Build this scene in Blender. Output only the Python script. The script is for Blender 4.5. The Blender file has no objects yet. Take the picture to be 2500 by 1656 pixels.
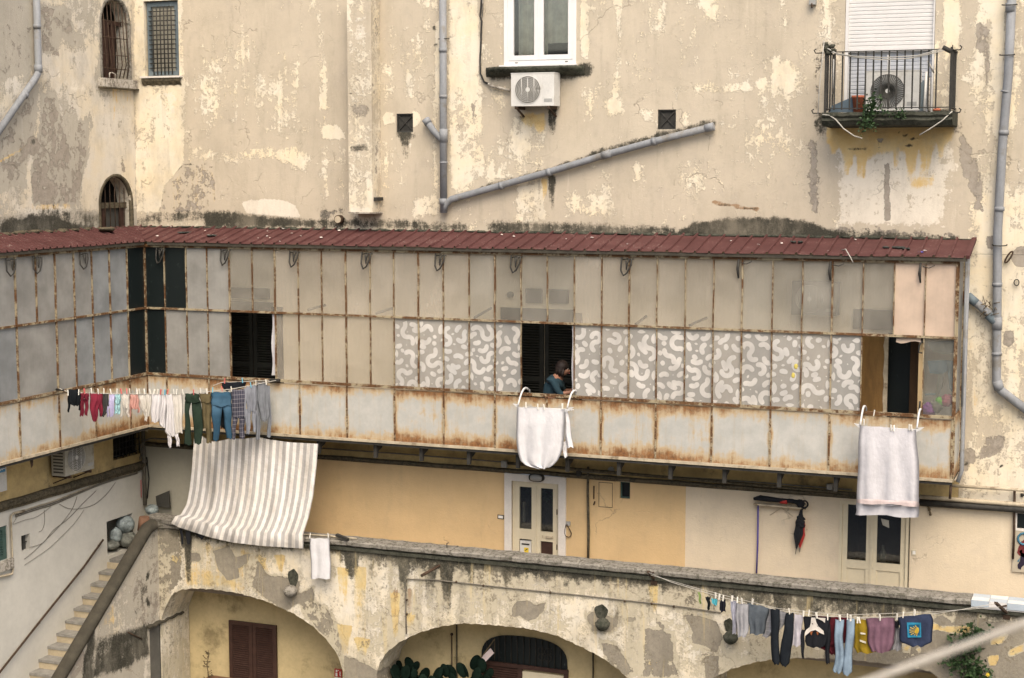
import bpy, math, random
import numpy as np
from mathutils import Vector, Matrix
random.seed(7)
sc = bpy.context.scene
COL = sc.collection

# ------------------------------------------------------------------ camera, sky, sun, exposure
F_PX, PW, PH = 3900.0, 2500.0, 1656.0          # the photograph's focal length and size in its own pixels
PITCH, YAW = math.radians(6.1), math.radians(21.4)
CAM = Vector((9.52, -24.735, 11.72))
cam = bpy.data.objects.new("camera", bpy.data.cameras.new("camera"))
COL.objects.link(cam)
cam.location = CAM
cam.rotation_euler = (math.radians(90) - PITCH, 0, YAW)
cam.data.sensor_width = 36
cam.data.lens = 36 * F_PX / PW
cam.data.clip_end = 500
cam.data.dof.use_dof = True
cam.data.dof.focus_distance = 26
cam.data.dof.aperture_fstop = 2.0
sc.camera = cam

SUN_EL, SUN_AZ = math.radians(53), math.radians(150)
w = bpy.data.worlds.new("World")
sc.world = w
w.use_nodes = True
bg = w.node_tree.nodes["Background"]
sky = w.node_tree.nodes.new("ShaderNodeTexSky")
sky.sky_type = 'NISHITA'
sky.sun_disc = False
sky.sun_elevation = SUN_EL
sky.sun_rotation = SUN_AZ
sky.air_density = 1.0
sky.dust_density = 5.0
sky.ozone_density = 0.6
w.node_tree.links.new(sky.outputs[0], bg.inputs[0])
bg.inputs[1].default_value = 0.125
sun = bpy.data.objects.new("sun", bpy.data.lights.new("sun", 'SUN'))
COL.objects.link(sun)
sun.data.energy = 1.05
sun.data.angle = math.radians(50)
sun.data.color = (1.0, 0.885, 0.69)
sun.location = (0, -20, 40)
sd = Vector((math.sin(SUN_AZ) * math.cos(SUN_EL), math.cos(SUN_AZ) * math.cos(SUN_EL), math.sin(SUN_EL)))
sun.rotation_euler = sd.to_track_quat('Z', 'Y').to_euler()
sc.view_settings.view_transform = 'Standard'
sc.view_settings.look = 'None'
sc.view_settings.exposure = 1.12
sc.view_settings.gamma = 1.0
sc.cycles.max_bounces = 8
sc.cycles.transparent_max_bounces = 16
sc.cycles.use_denoising = True

# ------------------------------------------------------------------ measured points -> wall planes
FW = Vector((-math.sin(YAW) * math.cos(PITCH), math.cos(YAW) * math.cos(PITCH), -math.sin(PITCH)))
RT = FW.cross(Vector((0, 0, 1))).normalized()
UP = RT.cross(FW)
def ray(px, py):
    return FW + RT * ((px - PW / 2) / F_PX) - UP * ((py - PH / 2) / F_PX)
def Y(px, py, y):
    d = ray(px, py); return CAM + d * ((y - CAM.y) / d.y)
def X(px, py, x):
    d = ray(px, py); return CAM + d * ((x - CAM.x) / d.x)
def Z(px, py, z):
    d = ray(px, py); return CAM + d * ((z - CAM.z) / d.z)
def PL(px, py, p0, n):
    d = ray(px, py); return CAM + d * ((p0 - CAM).dot(n) / d.dot(n))

XL = -7.53      # side wall plane
XG = -6.78      # glazed front of the side gallery
YG = -0.90      # glazed front of the main gallery
YA = -1.10      # front of the arcade
XS = -6.50      # outer face of the staircase
ZT = 4.45       # terrace floor
ZS = 8.10       # gallery sill
ZM = 9.27       # gallery middle rail
ZE = 10.42      # gallery eaves
ZB = 7.16       # gallery floor edge

# ------------------------------------------------------------------ object helpers
ORG = {}
def tag(o, label, cat, group=None, kind=None):
    if label: o["label"] = label
    if cat: o["category"] = cat
    if group: o["group"] = group
    if kind: o["kind"] = kind
    return o
def thing(name, loc, label, cat, group=None):
    o = bpy.data.objects.new(name, None)
    o.empty_display_size = 0.2
    COL.objects.link(o)
    o.location = loc
    ORG[o.name] = Vector(loc)
    return tag(o, label, cat, group)

class MB:
    def __init__(s): s.v = []; s.f = []; s.m = []; s.sm = []
    def add(s, vs, fs, m=0, sm=False):
        b = len(s.v); s.v += [tuple(p) for p in vs]
        for f in fs: s.f.append([i + b for i in f]); s.m.append(m); s.sm.append(sm)
        return s
    def box(s, x0, x1, y0, y1, z0, z1, m=0):
        p = [(x0,y0,z0),(x1,y0,z0),(x1,y1,z0),(x0,y1,z0),(x0,y0,z1),(x1,y0,z1),(x1,y1,z1),(x0,y1,z1)]
        return s.add(p, [(0,3,2,1),(4,5,6,7),(0,1,5,4),(1,2,6,5),(2,3,7,6),(3,0,4,7)], m)
    def bar(s, a, b, wx, wy, m=0, up=None):
        a = Vector(a); b = Vector(b); d = (b - a).normalized()
        up = Vector(up) if up else (Vector((0,0,1)) if abs(d.z) < .9 else Vector((0,1,0)))
        r = d.cross(up).normalized(); u = r.cross(d)
        p = [c + r*(i*wx/2) + u*(j*wy/2) for c in (a, b) for i, j in ((-1,-1),(1,-1),(1,1),(-1,1))]
        return s.add(p, [(0,3,2,1),(4,5,6,7),(0,1,5,4),(1,2,6,5),(2,3,7,6),(3,0,4,7)], m)
    def tube(s, pts, r, n=8, m=0, cap=True):
        pts = [Vector(p) for p in pts]; k = len(pts)
        rs = r if isinstance(r, (list, tuple)) else [r] * k
        vs = []; prev = None
        for i, p in enumerate(pts):
            d = (pts[min(i+1, k-1)] - pts[max(i-1, 0)])
            d = d.normalized() if d.length > 1e-9 else Vector((0,0,1))
            if prev is None:
                a = Vector((0,0,1)) if abs(d.z) < .9 else Vector((1,0,0))
                u = d.cross(a).normalized()
            else:
                u = prev - d * prev.dot(d)
                u = u.normalized() if u.length > 1e-6 else d.orthogonal().normalized()
            prev = u; v = d.cross(u)
            for j in range(n):
                t = 2 * math.pi * j / n
                vs.append(p + u * (math.cos(t) * rs[i]) + v * (math.sin(t) * rs[i]))
        fs = [(i*n+j, i*n+(j+1) % n, (i+1)*n+(j+1) % n, (i+1)*n+j) for i in range(k-1) for j in range(n)]
        s.add(vs, fs, m, True)
        if cap:
            b = len(s.v) - len(vs)
            s.f += [[b+j for j in range(n-1, -1, -1)], [b+(k-1)*n+j for j in range(n)]]; s.m += [m, m]; s.sm += [False]*2
        return s
    def grid(s, g, m=0, sm=True, closed=False):
        a = len(g); b = len(g[0])
        vs = [p for row in g for p in row]
        e = b if closed else b - 1
        fs = [(i*b+j, i*b+(j+1) % b, (i+1)*b+(j+1) % b, (i+1)*b+j) for i in range(a-1) for j in range(e)]
        return s.add(vs, fs, m, sm)
    def prism(s, poly, fn, d, m=0):
        n = len(poly)
        vs = [fn(p[0], p[1], 0) for p in poly] + [fn(p[0], p[1], d) for p in poly]
        fs = [tuple(range(n)), tuple(range(2*n-1, n-1, -1))] + [(i, i+n, (i+1) % n+n, (i+1) % n) for i in range(n)]
        return s.add(vs, fs, m)
    def ball(s, c, rx, ry, rz, nu=12, nv=8, m=0, wob=0, seed=0):
        rr = random.Random(seed); g = []
        c = Vector(c)
        for i in range(nv + 1):
            th = math.pi * i / nv; row = []
            for j in range(nu):
                ph = 2 * math.pi * j / nu
                k = 1 + (rr.uniform(-wob, wob) if 0 < i < nv else 0)
                row.append(c + Vector((rx*math.sin(th)*math.cos(ph)*k, ry*math.sin(th)*math.sin(ph)*k, rz*math.cos(th)*k)))
            g.append(row)
        return s.grid(g, m, True, True)
    def disc(s, c, r, axis='y', n=24, m=0, thick=.01):
        c = Vector(c)
        d = {'y': Vector((0,1,0)), 'x': Vector((1,0,0)), 'z': Vector((0,0,1))}[axis]
        return s.tube([c - d*thick/2, c + d*thick/2], r, n, m)
    def build(s, name, mats, parent=None, label=None, cat=None, group=None, kind=None, origin=None):
        if not isinstance(mats, (list, tuple)): mats = [mats]
        if parent is not None:
            q = parent; og = ORG[q.name]
        else:
            xs = [p[0] for p in s.v]; ys = [p[1] for p in s.v]; zs = [p[2] for p in s.v]
            og = Vector(((min(xs)+max(xs))/2, (min(ys)+max(ys))/2, min(zs))) if origin is None else Vector(origin)
        me = bpy.data.meshes.new(name)
        me.from_pydata([(p[0]-og.x, p[1]-og.y, p[2]-og.z) for p in s.v], [], s.f)
        me.update()
        for mm in mats: me.materials.append(mm)
        me.polygons.foreach_set("material_index", s.m)
        me.polygons.foreach_set("use_smooth", s.sm)
        o = bpy.data.objects.new(name, me)
        COL.objects.link(o)
        if parent is not None: o.parent = parent
        else: o.location = og
        ORG[o.name] = og
        return tag(o, label, cat, group, kind)

def copy_tree(o, loc=None, rotz=None, label=None, parent=None):
    c = o.copy(); COL.objects.link(c)
    if parent is not None: c.parent = parent
    if loc is not None: c.location = loc; ORG[c.name] = Vector(loc)
    if rotz is not None: c.rotation_euler = (0, 0, rotz)
    if label: c["label"] = label
    for ch in o.children: copy_tree(ch, parent=c)
    return c
# ------------------------------------------------------------------ materials
class NT:
    def __init__(s, name):
        s.mat = bpy.data.materials.new(name); s.mat.use_nodes = True
        s.t = s.mat.node_tree; s.t.nodes.clear()
        s.out = s.t.nodes.new("ShaderNodeOutputMaterial")
    def n(s, typ, ins=None, **kw):
        nd = s.t.nodes.new(typ)
        for k, v in kw.items(): setattr(nd, k, v)
        for k, v in (ins or {}).items():
            sk = nd.inputs[k]
            if isinstance(v, bpy.types.NodeSocket): s.t.links.new(v, sk)
            else: sk.default_value = v
        return nd
    def pos(s): return s.n("ShaderNodeNewGeometry").outputs["Position"]
    def obj(s): return s.n("ShaderNodeTexCoord").outputs["Object"]
    def gen(s): return s.n("ShaderNodeTexCoord").outputs["Generated"]
    def noise(s, vec, scale, detail=6, rough=.6, mul=None):
        if mul: vec = s.n("ShaderNodeVectorMath", {0: vec, 1: mul}, operation='MULTIPLY').outputs[0]
        return s.n("ShaderNodeTexNoise", {"Vector": vec, "Scale": scale, "Detail": detail, "Roughness": rough}).outputs["Fac"]
    def math(s, op, a, b=0.0, c=None):
        ins = {0: a, 1: b}
        if c is not None: ins[2] = c
        return s.n("ShaderNodeMath", ins, operation=op).outputs[0]
    def step(s, v, lo, hi):
        return s.n("ShaderNodeMapRange", {"Value": v, "From Min": lo, "From Max": hi}, interpolation_type='SMOOTHSTEP').outputs[0]
    def mix(s, fac, a, b, blend='MIX'):
        nd = s.n("ShaderNodeMix", data_type='RGBA', blend_type=blend)
        for i, v in ((0, fac), (6, a), (7, b)):
            if isinstance(v, bpy.types.NodeSocket): s.t.links.new(v, nd.inputs[i])
            else: nd.inputs[i].default_value = v if i == 0 else (tuple(v) + (1,) if len(v) == 3 else v)
        return nd.outputs[2]
    def bsdf(s, col, rough=.85, bump=None, bstr=.3, bdist=.02, metal=0, spec=.3, **kw):
        b = s.n("ShaderNodeBsdfPrincipled")
        for k, v in (("Base Color", col), ("Roughness", rough), ("Metallic", metal), ("Specular IOR Level", spec), *kw.items()):
            if isinstance(v, bpy.types.NodeSocket): s.t.links.new(v, b.inputs[k])
            else: b.inputs[k].default_value = (tuple(v) + (1,)) if isinstance(v, (tuple, list)) and len(v) == 3 else v
        if bump is not None:
            bn = s.n("ShaderNodeBump", {"Height": bump, "Strength": bstr, "Distance": bdist})
            s.t.links.new(bn.outputs[0], b.inputs["Normal"])
        return b.outputs[0]
    def done(s, sh):
        s.t.links.new(sh, s.out.inputs["Surface"]); return s.mat

def simple(name, col, rough=.8, var=.18, scale=6, bump=.15, metal=0, spec=.3, dirt=None, dirt_amt=.45, streak=False, fine=.08):
    t = NT(name); p = t.pos()
    n1 = t.noise(p, scale, 6, .65, (3, 3, .5) if streak else None)
    n2 = t.noise(p, scale * 9, 4, .7)
    f = t.step(n1, .3, .7)
    c = t.mix(f, [k * (1 - var) for k in col], [min(1, k * (1 + var)) for k in col])
    c = t.mix(t.math('MULTIPLY', t.step(n2, .35, .75), fine * 3), c, [k * .55 for k in col])
    if dirt:
        d = t.step(t.noise(p, scale * .8, 8, .7), .62 - dirt_amt * .3, .75 - dirt_amt * .2)
        c = t.mix(t.math('MULTIPLY', d, .85), c, dirt)
    return t.done(t.bsdf(c, rough, n2, bump, .006, metal, spec))

def plaster(name, tan, cream, kc=1.0, stone=False, base_cream=.30, soot=(.019, .019, .014), streak=.25, soilk=1.0, mildew=0., bare=((.27, .235, .19), (.36, .32, .265)), och=((.70, .53, .25), (.66, .45, .17))):
    """Layered worn stucco: where each coat is missing comes from two painted-in wear attributes, the edges from noise."""
    t = NT(name); p = t.pos()
    A = t.n("ShaderNodeAttribute", attribute_name="wear_a"); B = t.n("ShaderNodeAttribute", attribute_name="wear_b")
    sa = t.n("ShaderNodeSeparateColor", {"Color": A.outputs["Color"]}); sb = t.n("ShaderNodeSeparateColor", {"Color": B.outputs["Color"]})
    cr, gr, mo = sa.outputs; oc, wh, ru = sb.outputs
    nl = t.noise(p, .9, 5, .6)
    n1 = t.noise(p, 2.6, 9, .68)
    n2 = t.noise(p, 9.0, 8, .7)
    n3 = t.noise(p, 34., 5, .7)
    ns = t.noise(p, 1.0, 8, .66, (7., 7., .75))
    nss = t.noise(p, 1.0, 6, .7, (26., 26., 2.2))
    base = t.mix(t.step(nl, .3, .7), [k * .93 for k in tan], [k * 1.07 for k in tan])
    base = t.mix(t.math('MULTIPLY', t.step(n1, .48, .7), .55), base, [tan[0] * .86, tan[1] * .86, tan[2] * .9])
    def lay(src, w1, w2, w3, ws, lo=.46, hi=.54):
        v = t.math('ADD', src, t.math('MULTIPLY', t.math('SUBTRACT', n1, .5), w1))
        v = t.math('ADD', v, t.math('MULTIPLY', t.math('SUBTRACT', n2, .5), w2))
        v = t.math('ADD', v, t.math('MULTIPLY', t.math('SUBTRACT', n3, .5), w3))
        v = t.math('ADD', v, t.math('MULTIPLY', t.math('SUBTRACT', ns, .5), ws))
        return t.step(v, lo, hi)
    creamv = t.mix(t.step(t.noise(p, 1.7, 6, .6), .35, .7), cream, [cream[0] * 1.03, cream[1] * .97, cream[2] * .84])
    nk = t.noise(p, .55, 4, .55)
    mc = lay(t.math('ADD', cr, t.math('MULTIPLY', t.math('SUBTRACT', nk, .52), 1.5)), .8, 1.3, .9, .95, .45, .555)
    c = t.mix(t.math('MULTIPLY', mc, .92), base, creamv)
    # thin run marks over everything
    c = t.mix(t.math('MULTIPLY', t.step(nss, .57, .70), .22), c, [k * .62 for k in tan])
    c = t.mix(t.math('MULTIPLY', t.step(ns, .60, .72), .30), c, [min(1, k * 1.05) for k in cream])
    mw = lay(wh, .8, .9, .4, .5)
    c = t.mix(t.math('MULTIPLY', mw, .9), c, (.71, .65, .54))
    mo2 = lay(oc, .6, .5, .2, .9, .40, .66)
    c = t.mix(t.math('MULTIPLY', mo2, .92), c, t.mix(t.step(n1, .35, .65), och[0], och[1]))
    mg = lay(gr, .95, .75, .25, .5, .48, .52)
    gcol = t.mix(t.step(n2, .3, .7), bare[0], bare[1])
    c = t.mix(mg, c, gcol)
    # thin dark lip where a coat breaks off
    e1 = t.math('MULTIPLY', mg, t.math('SUBTRACT', 1.0, mg))
    c = t.mix(t.math('MULTIPLY', e1, 1.6), c, (.13, .11, .085))
    mr = lay(ru, .4, .5, .2, .9, .40, .62)
    c = t.mix(t.math('MULTIPLY', mr, .75), c, (.25, .13, .05))
    mm = lay(mo, .6, .9, .7, .8, .30, .66)
    mosscol = t.mix(t.step(n3, .35, .68), soot, (.044, .042, .031))
    c = t.mix(t.math('MULTIPLY', mm, .97), c, mosscol)
    soil = t.step(t.noise(p, 1.0, 9, .72, (1.6, 1.6, .8)), .46, .68)
    c = t.mix(t.math('MULTIPLY', soil, .38*soilk), c, [tan[0]*.70, tan[1]*.70, tan[2]*.68])
    c = t.mix(t.math('MULTIPLY', t.step(t.noise(p, 5., 9, .75), .54, .66), .22*soilk), c, [tan[0]*.74, tan[1]*.75, tan[2]*.76])
    sk = t.math('MULTIPLY', t.step(t.noise(p, 1., 8, .68, (5., 5., .55)), .50, .70), t.step(n2, .36, .6))
    c = t.mix(t.math('MULTIPLY', sk, streak), c, (.15, .135, .105))
    if mildew:
        lowm = t.step(t.noise(p, 1., 6, .6, (2.6, 2.6, .8)), .42, .62)
        sp = t.step(t.math('ADD', t.math('MULTIPLY', n2, .55), t.math('MULTIPLY', n3, .45)), .49, .57)
        c = t.mix(t.math('MULTIPLY', t.math('MULTIPLY', lowm, sp), mildew), c, (.17, .145, .10))
        c = t.mix(t.math('MULTIPLY', t.step(t.noise(p, 1., 7, .65, (8., 8., .5)), .57, .72), .6*mildew), c, (.60, .48, .24))
    # cracks
    vw = t.n("ShaderNodeVectorMath", {0: p, 1: t.n("ShaderNodeVectorMath", {0: t.n("ShaderNodeTexNoise", {"Vector": p, "Scale": 2.2, "Detail": 5.}).outputs["Color"], 1: (.9, .9, .9)}, operation='MULTIPLY').outputs[0]}, operation='ADD').outputs[0]
    vo = t.n("ShaderNodeTexVoronoi", {"Vector": vw, "Scale": .75}, feature='DISTANCE_TO_EDGE').outputs["Distance"]
    ck = t.math('MULTIPLY', t.math('SUBTRACT', 1.0, t.step(vo, .002, .010)), t.step(nl, .52, .60))
    c = t.mix(t.math('MULTIPLY', ck, .38), c, (.17, .14, .11))
    # pores and grain
    c = t.mix(t.math('MULTIPLY', t.step(n3, .56, .78), .22), c, [k * .45 for k in tan])
    g = t.noise(p, 95., 3, .8)
    c = t.mix(t.math('MULTIPLY', t.step(g, .5, .8), .16), c, (.85, .8, .7))
    h = t.math('ADD', t.math('MULTIPLY', mc, .5), t.math('MULTIPLY', n3, .5))
    h = t.math('SUBTRACT', h, t.math('MULTIPLY', mg, 1.2))
    h = t.math('SUBTRACT', h, t.math('MULTIPLY', ck, .6))
    h = t.math('ADD', h, t.math('MULTIPLY', n2, .6))
    return t.done(t.bsdf(c, .93, h, .65, .014, 0, .15))

def rust_panel(name, ax):
    """Blue-grey sheet steel; rust eats in from the top and bottom edge and from the seams of each sheet."""
    t = NT(name); g = t.n("ShaderNodeSeparateXYZ", {0: t.gen()}); p = t.pos()
    oi = t.n("ShaderNodeObjectInfo").outputs["Random"]
    z = g.outputs[2]; x = g.outputs[ax]
    n1 = t.noise(p, 3.2, 8, .68); n2 = t.noise(p, 14, 8, .72); ns = t.noise(p, 1., 8, .7, (15, 15, 1.6)); n3 = t.noise(p, 60, 4, .7)
    top = t.math('MULTIPLY', t.math('SUBTRACT', 1., t.step(t.math('SUBTRACT', 1., z), .0, .34)), .56)
    bot = t.math('MULTIPLY', t.math('SUBTRACT', 1., t.step(z, .0, .36)), .60)
    ed = t.math('MINIMUM', x, t.math('SUBTRACT', 1., x))
    sea = t.math('MULTIPLY', t.math('SUBTRACT', 1., t.step(ed, 0., .09)), .42)
    v = t.math('MAXIMUM', t.math('MAXIMUM', top, bot), sea)
    v = t.math('ADD', v, t.math('MULTIPLY', t.math('SUBTRACT', oi, .52), .30))
    v = t.math('ADD', v, t.math('MULTIPLY', t.math('SUBTRACT', n1, .5), 1.25))
    v = t.math('ADD', v, t.math('MULTIPLY', t.math('SUBTRACT', n2, .5), .55))
    v = t.math('ADD', v, t.math('MULTIPLY', t.math('SUBTRACT', ns, .5), .75))
    paint = t.mix(t.step(n1, .3, .7), (.375, .375, .345), (.47, .46, .42))
    paint = t.mix(t.math('MULTIPLY', t.step(ns, .5, .68), .5), paint, (.40, .355, .27))
    paint = t.mix(t.math('MULTIPLY', t.step(n3, .5, .8), .25), paint, (.2, .2, .19))
    rust = t.mix(t.step(n2, .35, .65), (.115, .052, .020), (.27, .132, .052))
    c = t.mix(t.step(v, .06, .46), paint, (.43, .33, .20))
    c = t.mix(t.step(v, .37, .74), c, rust)
    return t.done(t.bsdf(c, .7, n2, .25, .006, 0, .3))

def frame_metal(name):
    t = NT(name); p = t.pos()
    n1 = t.noise(p, 5, 8, .7); n2 = t.noise(p, 30, 6, .7)
    c = t.mix(t.step(n2, .3, .7), (.060, .030, .013), (.165, .082, .034))
    c = t.mix(t.math('MULTIPLY', t.step(t.math('ADD', n1, t.math('MULTIPLY', n2, .4)), .66, .78), .85), c, (.36, .31, .205))
    return t.done(t.bsdf(c, .75, n2, .4, .004, 0, .25))

def pane(name, col, opac, rough=.35, spec=.3, var=.22, gl=.05, oik=.22):
    """Dirty translucent glazing: part clear, part milky film with dust."""
    t = NT(name); p = t.pos()
    n1 = t.noise(p, 1.8, 6, .6); n2 = t.noise(p, 1., 8, .7, (18, 18, 2)); oi = t.n("ShaderNodeObjectInfo").outputs["Random"]
    c = t.mix(t.step(n1, .3, .7), [k * (1 - var) for k in col], [min(1, k * (1 + var * .5)) for k in col])
    c = t.mix(t.math('MULTIPLY', oi, oik), c, [col[0] * .70, col[1] * .74, col[2] * .78])
    milk = t.n("ShaderNodeMixShader", {0: .22, 1: t.n("ShaderNodeBsdfDiffuse", {"Color": c}).outputs[0], 2: t.n("ShaderNodeBsdfTranslucent", {"Color": c}).outputs[0]}).outputs[0]
    f = t.math('ADD', opac - .16, t.math('MULTIPLY', t.math('ADD', n1, n2), .16))
    f = t.math('ADD', f, t.math('MULTIPLY', oi, .10))
    m = t.n("ShaderNodeMixShader", {0: f, 1: t.n("ShaderNodeBsdfTransparent", {"Color": (.93, .93, .9, 1)}).outputs[0], 2: milk}).outputs[0]
    lw = t.n("ShaderNodeFresnel", {"IOR": 1.45}).outputs[0]
    m = t.n("ShaderNodeMixShader", {0: t.math('MULTIPLY', lw, gl * 4), 1: m, 2: t.n("ShaderNodeBsdfGlossy", {"Roughness": rough}).outputs[0]}).outputs[0]
    return t.done(m)

def clear_glass(name, tint=(.9, .92, .9), refl=1.0):
    t = NT(name)
    lw = t.n("ShaderNodeFresnel", {"IOR": 1.55}).outputs[0]
    m = t.n("ShaderNodeMixShader", {0: t.math('MULTIPLY', lw, refl), 1: t.n("ShaderNodeBsdfTransparent", {"Color": tint + (1,)}).outputs[0], 2: t.n("ShaderNodeBsdfGlossy", {"Roughness": .03}).outputs[0]}).outputs[0]
    return t.done(m)

def dark_pane(name):
    t = NT(name); p = t.pos()
    n = t.noise(p, 16, 6, .75, (1, 1, .5)); n2 = t.noise(p, 70, 3, .8)
    c = t.mix(t.step(n, .6, .74), (.008, .012, .012), (.075, .09, .085))
    c = t.mix(t.step(n2, .68, .76), c, (.09, .10, .10))
    return t.done(t.bsdf(c, .4, None, spec=.35))

def stripes(name):
    t = NT(name)
    u = t.n("ShaderNodeAttribute", attribute_name="cloth_u").outputs["Fac"]
    v = t.math('FRACT', u, 0.)
    n = t.noise(t.pos(), 90, 3, .8); n1 = t.noise(t.pos(), 2.5, 5, .6)
    f = t.math('MULTIPLY', t.step(v, .47, .50), t.math('SUBTRACT', 1., t.step(v, .97, 1.0)))
    wh = t.mix(t.step(n1, .35, .65), (.61, .57, .51), (.67, .645, .61))
    c = t.mix(f, wh, (.375, .36, .34))
    dn = t.noise(t.pos(), 1.6, 7, .65)
    c = t.mix(t.math('MULTIPLY', t.step(dn, .5, .72), .16), c, (.36, .32, .25))
    h = t.math('ADD', t.math('MULTIPLY', t.noise(t.pos(), 1., 5, .6, (9, 9, 4)), 1.2), t.math('ADD', t.math('MULTIPLY', t.noise(t.pos(), 14., 4, .6), .4), t.math('MULTIPLY', n, .03)))
    return t.done(t.bsdf(c, .9, h, .6, .04, 0, .1))

def cloth(name, col, var=.2, plaid=False, fade=False, seed=0):
    t = NT(name); p = t.pos()
    n1 = t.noise(p, 6, 5, .6); n2 = t.noise(p, 120, 3, .8)
    c = t.mix(t.step(n1, .3, .7), [k * (1 - var) for k in col], [min(1, k * (1 + var)) for k in col])
    if plaid:
        s = t.n("ShaderNodeSeparateXYZ", {0: p})
        a = t.math('FRACT', t.math('MULTIPLY', t.math('ADD', s.outputs[0], s.outputs[1]), 17.)); b = t.math('FRACT', t.math('MULTIPLY', s.outputs[2], 14.))
        c = t.mix(t.math('MULTIPLY', t.step(a, .82, .87), .32), c, (.38, .36, .38))
        c = t.mix(t.math('MULTIPLY', t.step(b, .82, .87), .32), c, (.38, .36, .38))
    if fade:
        g = t.n("ShaderNodeSeparateXYZ", {0: t.gen()}).outputs[2]
        k = t.math('MULTIPLY', t.step(g, .45, .72), t.math('SUBTRACT', 1., t.step(g, .8, .97)))
        c = t.mix(t.math('MULTIPLY', k, .5), c, [min(1, q * 2.1 + .03) for q in col])
    cr = t.noise(p, 1., 5, .55, (7, 7, 2.6)); cr2 = t.noise(p, 22., 4, .6)
    hh = t.math('ADD', t.math('MULTIPLY', cr, 1.6), t.math('ADD', t.math('MULTIPLY', cr2, .35), t.math('MULTIPLY', n2, .02)))
    return t.done(t.bsdf(c, .92, hh, .45, .03, 0, .12))

def stone_block(name, col, dark):
    t = NT(name); p = t.pos()
    n1 = t.noise(p, 4, 8, .7); n2 = t.noise(p, 22, 7, .72); ns = t.noise(p, 1., 7, .7, (9, 9, 2))
    c = t.mix(t.step(n1, .34, .66), col, [k * .7 for k in col])
    c = t.mix(t.math('MULTIPLY', t.step(t.math('ADD', n2, t.math('MULTIPLY', ns, .5)), .70, .86), .9), c, dark)
    return t.done(t.bsdf(c, .95, n2, .6, .012, 0, .1))

def roof_metal(name):
    t = NT(name); p = t.pos()
    n1 = t.noise(p, 2.2, 8, .7); n2 = t.noise(p, 18, 6, .72); ns = t.noise(p, 30., 5, .7)
    c = t.mix(t.step(n1, .3, .7), (.066, .025, .023), (.094, .038, .035))
    c = t.mix(t.math('MULTIPLY', t.step(n2, .52, .74), .6), c, (.065, .042, .035))
    c = t.mix(t.math('MULTIPLY', t.step(t.math('MULTIPLY', ns, t.math('ADD', n1, .5)), .62, .72), .5), c, (.36, .29, .25))
    return t.done(t.bsdf(c, .75, n2, .2, .004, 0, .2))

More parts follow.
